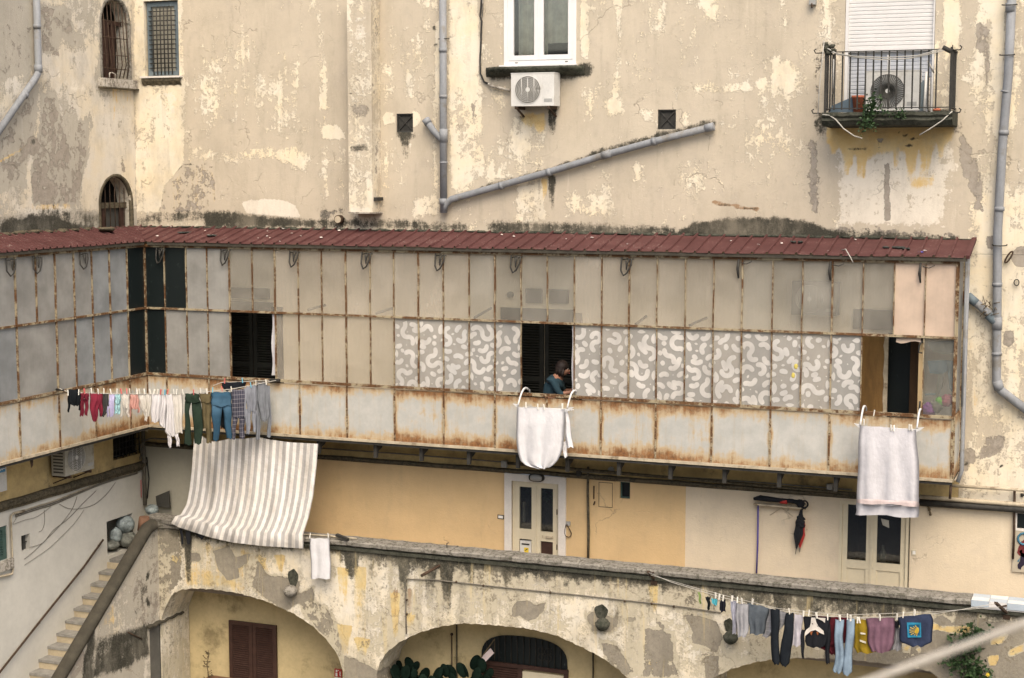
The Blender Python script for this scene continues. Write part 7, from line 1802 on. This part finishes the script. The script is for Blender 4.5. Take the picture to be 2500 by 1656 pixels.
cord([P2(1588,1404,-.12), P2(1700,1436,-.12), P2(1800,1462,-.12), P2(1900,1486,-.12), P2(2060,1502,-.12), P2(2280,1494,-.12), P2(2440,1482,-.12)], .004, "rear washing line below the terrace parapet")
for a, b, lb in (((1597,1414),(1583,1396),"rusty line bracket at the left end of the lower washing line"),((2458,1497),(2431,1472),"dark line bracket at the right end of the lower washing line")):
    w_ = Y(*a, YA); e = Y(*b, -1.72); m = MB(); m.bar(w_, e, .045, .03); m.bar(Vector((w_.x, YA-.03, w_.z+.12)), w_.lerp(e, .6), .02, .02); m.box(w_.x-.05, w_.x+.05, YA-.02, YA+.02, w_.z-.09, w_.z+.09); m.build("line_bracket", MAT['rustiron'], None, lb, "bracket")
# pegs
pm = MB(); pm.bar((0,-.007,-.045), (0,-.011,.045), .013, .009); pm.bar((0,.007,-.045), (0,.011,.045), .013, .009); pm.tube([(-.008,0,0),(.008,0,0)], .006, 6)
peg0 = pm.build("clothes_peg", MAT['peg'], None, "pale clothes peg clipped on a washing line", "peg", "pale clothes pegs on the washing lines", origin=(0,0,0))
protos = {'peg': peg0}
used = [False]
pegd = {}
def put_peg(p, mt='peg'):
    if mt == 'peg':
        o = peg0 if not used[0] else copy_tree(peg0); used[0] = True
    else:
        lb = {'pegr': "red clothes peg clipped on the corner washing line", 'pegb': "blue clothes peg clipped on the corner washing line"}[mt]
        if mt not in pegd:
            o = peg0.copy(); o.data = peg0.data.copy(); COL.objects.link(o); o.data.materials[0] = MAT[mt]; pegd[mt] = o
        else: o = pegd[mt].copy(); COL.objects.link(o)
        o["label"] = lb; o["group"] = {'pegr': "red clothes pegs on the corner line", 'pegb': "blue clothes pegs on the corner line"}[mt]
    o.location = p + Vector((0,0,.02)); o.rotation_euler = (gr_.uniform(-.25,.25), gr_.uniform(-.15,.15), gr_.uniform(-.6,.6)+.6)
for x, y, mt in ((200,330,'peg'),(410,320,'peg'),(520,300,'pegr'),(655,290,'peg'),(780,305,'peg'),(890,300,'peg'),(1020,305,'peg'),(1140,305,'peg'),(1220,300,'pegr'),(1330,298,'pegr'),(1385,300,'peg'),(1525,305,'peg'),(1570,305,'peg'),(1665,305,'peg'),(1775,308,'peg'),(1855,310,'peg'),(1920,310,'peg'),(1980,315,'pegr'),(2060,320,'pegb'),(2115,310,'pegr'),(2230,310,'peg'),(2285,310,'peg')):
    put_peg(P1(*k1(x, y), .03), mt)
for x, y, mt in ((275,295,'peg'),(430,300,'pegr'),(530,278,'peg'),(620,285,'peg'),(705,268,'pegb'),(840,250,'pegr'),(975,255,'peg'),(1255,195,'pegb'),(1330,165,'peg'),(1475,152,'peg')): put_peg(P1(*k2(x, y), .04), mt)
for x, y, mt in ((880,135,'pegr'),(1135,128,'pegb')): put_peg(P1(*k2(x, y), -.16), mt)
for x, y in ((395,160),(450,180),(505,200),(635,205),(710,225),(775,240),(930,250),(1460,390),(1665,425),(1745,415),(1855,450),(2015,475),(2190,485),(2345,490)): put_peg(P2(*k3(x, y), .05))
for x, y in ((317,375),(405,360),(440,375),(515,398),(535,398),(765,370),(955,360),(1025,340),(1150,315)): put_peg(P2(*k4(x, y), .06))

# white sheets on hook-over drying racks
def rack(arms, ybar, zrod, label, ps):
    t = thing("drying_rack", (arms[0][0], -1.0, ZS), label, "drying rack")
    for (u, s_) in arms:
        m = MB(); pts = []; 
        for k in range(12):
            a = k/11; yy_ = -.86 - .46*a; z = ZS + .07 + .10*math.sin(a*2.4) - .26*a*a
            pts.append((u, yy_, z))
        m.tube(pts, [.014*(1-.3*k/11)+.004 for k in range(12)], 8); m.tube([(u, -.86, ZS+.07), (u, -.82, ZS+.06), (u, -.80, ZS-.05)], .014, 8)
        m.build("arm", MAT['whitepl'], t)
    for k, yy_ in enumerate((-1.30, -1.20, -1.10, -1.00)):
        m = MB(); z = ZS - .175 - .006*k
        m.tube([(arms[0][0], yy_, z), (arms[1][0], yy_, z)], .007, 6); m.build("rod", MAT['whitepl'], t)
    for (u, s_) in arms:
        m = MB(); m.prism([(0,0),(.10*s_,.015),(.02*s_,-.05)], lambda a, b, d: (u+a, -1.30+d, ZS-.12+b), .02); m.build("end_clip", MAT['whitepl'], t)
    return t
rk1 = (Y(1266,995,-1.30).x, Y(1386,1000,-1.30).x)
rack([(rk1[0], -1), (rk1[1], 1)], -1.3, 0, "white plastic drying rack hooked over the sill below the person", None)
rk2 = (Y(2101,1040,-1.30).x, Y(2239,1050,-1.30).x)
rack([(rk2[0], -1), (rk2[1], 1)], -1.3, 0, "white plastic drying rack hooked over the sill at the right gallery opening", None)
k5, k8 = crop(1200,860,5.2267), crop(2050,980,4.9)
pS = (Vector((0, -1.31, 8)), Vector((0, -1, 0)))
m = MB(); cloth_piece(m, [(705,318,732,935),(800,318,935),(950,322,932),(1100,325,925),(1200,330,912),(1290,342,885),(1380,372,845),(1440,440,790),(1470,540,750),(1482,620,710)], k5, pS, .0, .03, 2.7, .028, 1)
cloth_piece(m, [(735,930,972),(900,930,1000),(1060,935,1022),(1215,950,1042)], k5, pS, -.06, .02, 1, .012, 1); cloth_piece(m, [(1140,900,965),(1260,915,968),(1340,920,965)], k5, pS, -.08, .015, 1, .01, 1)
m.build("bed_sheet", MAT['sheet'], None, "white sheet with a gathered round hem hanging below the person", "sheet")
m = MB(); cloth_piece(m, [(290,245,345,915),(420,232,922),(700,216,940),(950,212,950),(1120,208,950),(1225,203,950),(1240,205,948)], k8, pS, .0, .025, 2.9, .026, 1)
cloth_piece(m, [(1150,202,948),(1280,198,948),(1350,193,1390,946)], k8, pS, -.03, .02, 3.0, .015, 1)
sh2 = m.build("bed_sheet", MAT['sheet2'], None, "long pale sheet with a pinkish lace border hanging at the right gallery opening", "sheet")
m = MB(); cloth_piece(m, [(1165,206,1200,949),(1215,205,1255,949)], k8, pS, .06, .010, 3.0, .006, 1); m.build("lace_border", MAT['lace'], sh2)
for p in ((1284,992),(1313,996),(1328,997),(1373,995),(2084+25,1034),(2175,1048),(2182,1049),(2220,1047),(2226,1048),(2134,1012)): put_peg(Y(*p, -1.34))
# striped cloth
kc = crop(400,1060,5.2275)
def polyl(pts, t):
    d = [0]
    for a, b in zip(pts[:-1], pts[1:]): d.append(d[-1] + math.hypot(b[0]-a[0], b[1]-a[1]))
    q = t*d[-1]; i = max(0, min(len(pts)-2, max(j for j in range(len(pts)) if d[j] <= q+1e-9))); f = (q-d[i])/(d[i+1]-d[i])
    return (pts[i][0]+(pts[i+1][0]-pts[i][0])*f, pts[i][1]+(pts[i+1][1]-pts[i][1])*f)
top = [(385,60),(480,20),(590,95),(690,95),(860,52),(1000,62),(1200,40),(1350,70),(1600,105),(1970,125)]
mid = [(145,1050),(330,1085),(600,1160),(850,1215),(1100,1235),(1400,1270),(1778,1282)]
bot = [(92,1138),(190,1190),(400,1258),(600,1322),(880,1385),(1250,1428),(1782,1462)]
lft = [(385,60),(362,400),(330,700),(290,900),(215,1030),(145,1050)]; rgt = [(1970,125),(1950,400),(1905,800),(1850,1060),(1778,1282)]
NU, NV, NF = 150, 40, 9
g = []; uu = []
for k in range(NV+NF+1):
    row = []
    for j in range(NU+1):
        s = j/NU
        if k <= NV:
            v = k/NV; a, b = polyl(top, s), polyl(mid, s); l, r = polyl(lft, v), polyl(rgt, v)
            c00, c10, c01, c11 = top[0], top[-1], mid[0], mid[-1]
            x_ = (1-v)*a[0]+v*b[0] + (1-s)*l[0]+s*r[0] - ((1-s)*(1-v)*c00[0]+s*(1-v)*c10[0]+(1-s)*v*c01[0]+s*v*c11[0])
            y_ = (1-v)*a[1]+v*b[1] + (1-s)*l[1]+s*r[1] - ((1-s)*(1-v)*c00[1]+s*(1-v)*c10[1]+(1-s)*v*c01[1]+s*v*c11[1])
            d = -1.02 - .24*v**1.6
        else:
            v = (k-NV)/NF; a, b = polyl(mid, s), polyl(bot, s); x_ = a[0]+(b[0]-a[0])*v; y_ = a[1]+(b[1]-a[1])*v; d = -1.26 - .015*math.sin(v*3.1)
        vv = k/(NV+NF)
        d += .012*math.sin(s*14+5*vv)*math.sin(vv*7+s*5) + .010*math.sin(s*40-9*vv) - .022*math.sin(s*26 + 1.2*math.sin(vv*3)+.5)*(.2+.8*vv) - .010*math.sin(s*61+2*vv) - (.03*math.exp(-((s-.18)/.05)**2)*math.sin(vv*9) + .025*math.exp(-((s-.22-.5*max(0, vv-.7))/.04)**2))
        row.append(Y(*kc(x_, y_), d)); uu.append(s*18.6+.02)
    g.append(row)
m = MB(); m.grid(g)
sc_ = m.build("striped_cloth", MAT['stripe'], None, "big grey and white striped cloth hung from the gallery floor over the terrace parapet", "cloth")
at = sc_.data.attributes.new("cloth_u", 'FLOAT', 'POINT'); at.data.foreach_set("value", np.array(uu, np.float32))
for i, (rows, lb) in enumerate((([(1205,195,238),(1300,215,245),(1400,228,250)], "narrow black strap hanging below the left end of the striped cloth"), ([(1235,282,345),(1330,285,345),(1402,300,342)], "black cloth end below the left part of the striped cloth"), ([(1262,395,540),(1300,430,520),(1342,470,495)], "black pointed cloth end under the striped cloth hem"))):
    m = MB(); cloth_piece(m, rows, kc, (Vector((0,-1.20,5)), Vector((0,-1,0))), 0, .012, 1, .006, 1); m.build("black_cloth_end", MAT['black'], None, lb, "cloth")
kt = crop(600,1096,2.8)
m = MB(); cloth_piece(m, [(612,437,612,572),(700,442,576),(800,446,578),(886,450,888,580)], kt, (Vector((0,-1.30,5)), Vector((0,-1,0))), 0, .012, 1.6, .010, 1); m.build("small_towel", MAT['sheet'], None, "small white towel hanging from the parapet right of the striped cloth", "towel")
t = thing("towel_bar", Y(780,1312,-1.2), "pale bar assembly on the parapet carrying the small white towel", "bar")
m = MB(); m.tube([Y(742,1305,-1.30), Y(812,1309,-1.30)], .010, 6); m.tube([Y(745,1305,-1.02), Y(870,1315,-1.02)], .014, 6); m.build("rod", MAT['strip'], t)
m = MB()
for px in (756, 802): m.tube([Y(px,1312,-1.30), Y(px,1305,-1.0)], .009, 6)
m.build("arm", MAT['whitepl'], t)
m = MB(); m.bar(Y(822,1306,-1.1), Y(850,1318,-1.16), .06, .045); m.build("dark_block", MAT['iron'], t)
put_peg(Y(757,1311,-1.32)); put_peg(Y(801,1311,-1.32))

# ------------------------------------------------------------------ things on the arcade front
for (hx, hy, hw, hh, bx_, by_, br, lb) in ((716,1411,12,21,709,1440,.125,"broken stone spout under a dark hole, left of three on the arcade"),(1468,1494,15,18,1471,1521,.125,"dark mossy stone spout under a hole, middle of three on the arcade"),(1780,1527,11,17,1784,1553,.125,"rounded stone spout under a hole beside the pale shirt, right of three on the arcade")):
    c = Y(hx, hy, YA); t = thing("stone_spout", c, lb, "spout")
    m = MB(); a = Y(hx-hw, hy-hh, YA); b = Y(hx+hw, hy+hh, YA); rx, rz = (b.x-a.x)/2, (a.z-b.z)/2
    m.grid([[(c.x+rx*k*math.cos(q)*(1+.1*math.sin(3*q)), YA-.004-d, c.z+rz*k*math.sin(q)*(1+.08*math.sin(5*q+1))) for q in np.linspace(0, 6.2832, 25)[:-1]] for k, d in ((1.08, -.0),(1.0,.006),(.9,.002),(.02,.001))], 0, True, True); m.build("dark_hole", MAT['mossy'], t)
    m = MB(); c2 = Y(bx_, by_, YA-.08); g_ = []
    for i in range(9):
        th = math.pi*i/8; g_.append([c2 + Vector((br*math.sin(th)*math.cos(q)*.95, br*1.1*math.cos(th)*0 + br*1.15*math.sin(th)*math.sin(q), br*1.05*math.cos(th)+(-.05 if math.cos(th) > .3 else 0))) for q in np.linspace(0, 6.2832, 17)[:-1]])
    m.grid(g_, 0, True, True); m.build("spout_bowl", MAT['concrete'] if hx < 1000 else MAT['mossy'], t)
m = MB(); m.tube([Y(1073,1381,YA), Y(1029,1406,YA-.35)], .026, 10); m.build("iron_bar", MAT['rustiron'], None, "rusty iron bar jutting from the arcade below the parapet", "bar")
m = MB(); m.tube([Y(x, y, YA-.02) for x, y in ((992,1548),(991,1500),(990,1420),(994,1414),(1060,1416),(1250,1437),(1400,1452),(1600,1474),(1680,1484),(1760,1496))], .011, 6)
for x, y in ((1114,1421),(1180,1430),(1344,1447),(1525,1468),(1591,1474),(1645,1481),(993,1465),(993,1500)): m.ball(Y(x, y, YA-.025), .02, .02, .02, 8, 6, 1)
m.build("wall_cable", [MAT['greycable'], MAT['rustiron']], None, "rusty clipped cable running along the arcade and down to the second arch", "cable")
leaves("creeper", "dark green creeper on the crumbling arcade wall at the lower right", "plant", [Y(x, y, YA-.08) for x, y in ((2392,1535),(2385,1560),(2345,1560),(2372,1590),(2320,1615),(2370,1625),(2400,1650),(2360,1665),(2410,1668)) ], 900, .085, .07, 'leaf', 31)
m = MB()
for k in range(6): a = 6.28*k/6; c = Y(2412,1647,YA-.2); m.add([c, c+Vector((.03*math.cos(a),-.01,.03*math.sin(a))), c+Vector((.03*math.cos(a+.7),-.01,.03*math.sin(a+.7)))], [(0,1,2)])
m.ball(Y(2412,1647,YA-.2), .014, .014, .014, 8, 6); m.build("yellow_flower", MAT['yel'], None, "single yellow flower at the edge of the creeper", "flower")
# under the arches
yb_ = -.205
def shut(px0, px1, ztop_, zbot, label, mat, leaves_=2):
    a, b = Y(px0, 1560, yb_).x, Y(px1, 1560, yb_).x
    t = thing("brown_shutter", ((a+b)/2, yb_, zbot), label, "shutter"); mid_ = (a+b)/2
    for u, v in (((a, mid_-.004), (mid_+.004, b)) if leaves_ == 2 else ((a, b),)):
        f = MB(); frame_rect(f, u, v, zbot, ztop_, .07, yb_-.06, yb_-.02); lf = f.build("leaf", MAT[mat], t)
        f = MB(); z = zbot+.09
        while z < ztop_-.08: f.bar((u+.07, yb_-.04, z), (v-.07, yb_-.04, z), .042, .010, 0, (0,-.6,.8)); z += .04
        f.build("louvre", MAT[mat], lf); f = MB(); f.box(u+.07, v-.07, yb_-.026, yb_-.021, zbot, ztop_); f.build("backing", MAT['room'], lf)
    return t
shut(563, 678, 3.56, 1.9, "brown louvred shutter under the left arch", 'brown')
a, b = Y(1176,1600,yb_).x, Y(1386,1640,yb_).x
t = thing("arched_door", ((a+b)/2, yb_, 0), "brown door with a dark barred arched fanlight under the middle arch", "door")
zf = Y(1280,1622,yb_).z; zc = Y(1265,1552,yb_).z
m = MB(); q = []
for k in range(21):
    th = math.pi*k/20; q.append(((a+b)/2 + (b-a)/2*math.copysign(abs(math.cos(th))**.75, math.cos(th)), zf + (zc-zf)*abs(math.sin(th))**.62))
m.prism(q, lambda u, z, d: (u, yb_-.02+d, z), .015); m.build("fanlight_pane", MAT['dpane'], t)
m = MB()
for k in range(1, 14):
    u = a + (b-a)*k/14; z1_ = np.interp(u, [p[0] for p in q[::-1]], [p[1] for p in q[::-1]]); m.tube([(u, yb_-.04, zf), (u, yb_-.04, z1_)], .009, 6)
for s_ in (-1, 1): c = Y(1330,1590,yb_-.04); m.tube([c+Vector((s_*.06+.06*math.cos(k), 0, .06*math.sin(k))) for k in np.linspace(0, 6.28, 14)], .008, 5); m.tube([c+Vector((s_*.06+.06*math.cos(k), 0, -.11+.06*math.sin(k))) for k in np.linspace(0, 6.28, 14)], .008, 5)
m.build("fanlight_bars", MAT['iron'], t)
m = MB(); m.box(a-.02, b+.02, yb_-.06, yb_-.01, zf-.07, zf); m.box(a-.02, a+.05, yb_-.055, yb_-.01, 0, zf-.07); m.box(b-.05, b+.02, yb_-.055, yb_-.01, 0, zf-.07); xm_ = Y(1272,1650,yb_).x; m.box(xm_-.04, xm_+.04, yb_-.055, yb_-.01, 0, zf-.07); m.build("frame", MAT['brown'], t)
m = MB(); z = .4
while z < zf-.1: m.bar((a+.05, yb_-.035, z), (xm_-.04, yb_-.035, z), .042, .010, 0, (0,-.6,.8)); z += .04
m.build("louvre", MAT['brown'], t)
m = MB(); m.box(a, xm_, yb_-.012, yb_-.004, 0, zf); m.box(xm_, b, yb_-.012, yb_-.004, 0, zf-.12); m.build("backing", MAT['room'], t)
m = MB(); m.box(xm_+.04, b-.06, yb_-.035, yb_-.02, .3, zf-.11); m.build("pale_panel", MAT['dcream'], t)
m = MB(); c = [Y(1208,1560,yb_-.3), Y(1190,1585,yb_-.3), Y(1170,1612,yb_-.3)]; m.tube(c, .010, 6)
for k in range(3): m.grid([[Y(1197-8*i+3*k, 1583+8*i+4*k, yb_-.3-.01*k), Y(1197-8*i+3*k+4, 1583+8*i+4*k+3, yb_-.3-.012*k)] for i in range(4)], 1)
m.tube([Y(1208,1562,yb_-.3), Y(1208,1600,yb_-.25), Y(1207,1612,yb_-.22)], .004, 4, 0); m.build("pink_streamer", [MAT['straw'], MAT['lace']], None, "pinkish streamer on a thin stick beside the arched door", "flag")
for px, y0_, y1_, lb in ((1115,1520,1615,"thin dark conduit under the middle arch, left of the arched door"),(1103,1548,1600,"rusty short rod with a knob beside the conduit under the middle arch"),(1448,1588,1670,"dark vertical conduit under the middle arch, right of the arched door")):
    m = MB(); m.tube([Y(px, y0_, yb_-.03), Y(px, y1_, yb_-.03), Vector((Y(px, y1_, yb_-.03).x, yb_-.03, 1.5))], .014 if px != 1103 else .010, 6)
    if px == 1103: m.ball(Y(px, 1549, yb_-.04), .03, .03, .025, 8, 6)
    m.build("wall_conduit", MAT['ledge' if px != 1103 else 'rustiron'], None, lb, "pipe")
# cactus clumps
def cactus(px, py, seed, label, n=16, sp=.30):
    rr = random.Random(seed); m = MB(); c0 = Y(px, py, -.62)
    for i in range(n):
        u = rr.gauss(0, sp*.6); z = rr.uniform(-.9, .0) ; z = z*(.5+.5*rr.random()) + .08 - abs(u)*.5; y_ = rr.gauss(0, .13)
        s_ = rr.uniform(.10, .15); ang = rr.uniform(-.7, .7); tw = rr.uniform(-1, 1); g_ = []
        for a_ in range(9):
            th = math.pi*a_/8; row = []
            for b_ in range(12):
                ph = 2*math.pi*b_/12; lx = s_*.62*math.sin(th)*math.cos(ph); ly = .020*math.sin(th)*math.sin(ph); lz = s_*math.cos(th)
                x2 = lx*math.cos(tw)-ly*math.sin(tw); y2 = lx*math.sin(tw)+ly*math.cos(tw)
                row.append((c0.x+u+x2*math.cos(ang)+lz*math.sin(ang), c0.y+y_+y2, c0.z+z+lz*math.cos(ang)-x2*math.sin(ang)))
            g_.append(row)
        m.grid(g_, 0, True, True)
    m.tube([(c0.x, c0.y, 0), (c0.x+.03, c0.y, c0.z-.4)], [.07, .05], 8)
    return m.build("cactus", MAT['leafd'], None, label, "plant")
cactus(998, 1632, 2, "dark prickly pear clump at the left under the middle arch", 34, .34)
cactus(1080, 1646, 5, "dark prickly pear clump in the middle under the middle arch", 30, .30)
cactus(1160, 1630, 8, "dark prickly pear clump next to the arched door", 34, .28)
# fire equipment sign
t = thing("fire_sign", Y(826,1644,yb_), "red and white fire equipment sign under the left arch", "sign")
a, b = Y(817,1632,yb_), Y(835,1654,yb_)
m = MB(); m.box(a.x, b.x, yb_-.008, yb_-.001, b.z, a.z); m.build("panel", MAT['red'], t)
W_, H_ = b.x-a.x, a.z-b.z
def sp_(pts): return [(a.x+W_*p[0], b.z+H_*(1-p[1])) for p in pts]
m = MB()
for q in ([(.14,.5),(.40,.5),(.40,.93),(.14,.93)], [(.20,.10),(.38,.16),(.42,.36),(.30,.44),(.16,.38)], [(.44,.12),(.62,.16),(.60,.24),(.42,.20)], [(.72,.30),(.80,.26),(.84,.5),(.78,.62),(.86,.8),(.80,.92),(.70,.72)]):
    m.prism(sp_(q), lambda u, z, d: (u, yb_-.0085+d, z), -.0015)
m.build("pictogram", MAT['white'], t)
m = MB(); m.box(a.x, b.x, yb_-.007, yb_-.001, b.z-.06, b.z-.012); m.build("text_plate", MAT['white'], t)
# dried plant and its trough, planter by the stairs
m = MB(); c0 = Y(508,1640,-.45); rr = random.Random(5)
m.tube([Vector((c0.x, -.45, c0.z-.5)), c0, Y(505,1622,-.45), Y(510,1600,-.45), Y(507,1594,-.45)], .008, 5)
for i in range(34):
    f = rr.random(); p = Vector((c0.x-.02+.02*math.sin(f*8), -.45, c0.z-.25+.62*f)); d = Vector((rr.choice((-1,1))*rr.uniform(.06,.14)*(1.2-f), rr.uniform(-.05,.02), rr.uniform(.0,.07)))
    m.tube([p, p+d*.6+Vector((0,0,-.01)), p+d], .005, 4); m.ball(p+d, .014, .008, .01, 6, 4, 0, .3, i)
m.ball(Y(508,1595,-.45), .03, .02, .02, 7, 5); m.build("dried_plant", MAT['straw'], None, "spindly dried plant in front of the left arch wall", "plant")
m = MB(); c = Y(530,1655,-.45); m.box(c.x-.22, c.x+.35, -.6, -.3, c.z-.5, c.z-.02); m.build("plant_trough", MAT['terra'], None, "brown trough holding the dried plant", "planter")
t = thing("planter", (XS+.28, -2.3, 2.4), "white planter box with a reddish brown top beside the stairs", "planter")
ZP = 3.05
pl = [Z(228,1626,ZP), Z(265,1639,ZP), Z(369,1592,ZP)]
x0, x1 = pl[0].x, pl[1].x; y0, y1 = pl[1].y, pl[2].y
m = MB(); m.box(x0, x1, y0, y1, 0, ZP-.055); m.build("box_body", MAT['acw'], t)
m = MB(); m.box(x0, x1+.012, y0-.012, y1+.012, ZP-.053, ZP); m.build("lid", MAT['terra'], t)
leaves("weeds", "green weeds growing along the wall behind the planter box", "plant", [Vector((x0-.10, y0+.05, ZP+.03)), Vector((x0-.10, (y0+y1)/2, ZP+.06)), Vector((x0-.08, y1-.4, ZP+.03))], 420, .06, .05, 'leaf', 41)
m = MB(); m.tube([X(312,1544,XS), X(345,1560,XS)+Vector((.02,0,0))], .012, 6); m.build("iron_stub", MAT['rustiron'], None, "short rusty stub on the stained stair wall", "bar")
# pale rope stretched across the yard close by
m = MB(); d0 = CAM + ray(1990,1712)*4.0; d1_ = CAM + ray(2700,1450)*4.1
m.tube([d0 + (d0-d1_)*1.5, d0, d1_, d1_ + (d1_-d0)*1.5], .011, 12)
m.build("near_rope", MAT['rope'], None, "pale blurred rope stretched across the lower right corner close to the viewer", "rope")

# ------------------------------------------------------------------ building across the courtyard, behind the viewer
ob = thing("opposite_building", (5, -31, 0), "stucco building across the courtyard", "building")
ops = [dict(u0=x, u1=x+1.2, zb=z, zt=z+2.0, d=.25) for z in (1.5, 5.2, 9.0, 12.6) for x in (-14, -9, -4, 1, 6, 11, 16)]
wall("facade", 'y', -31, -18, 22, 0, 16, MAT['opp'], ops, .8, inward=-1, parent=ob)
m = MB()
for o in ops: m.box(o['u0'], o['u1'], -31.3, -31.26, o['zb'], o['zt'])
m.build("window_panes", MAT['dpane'], ob)
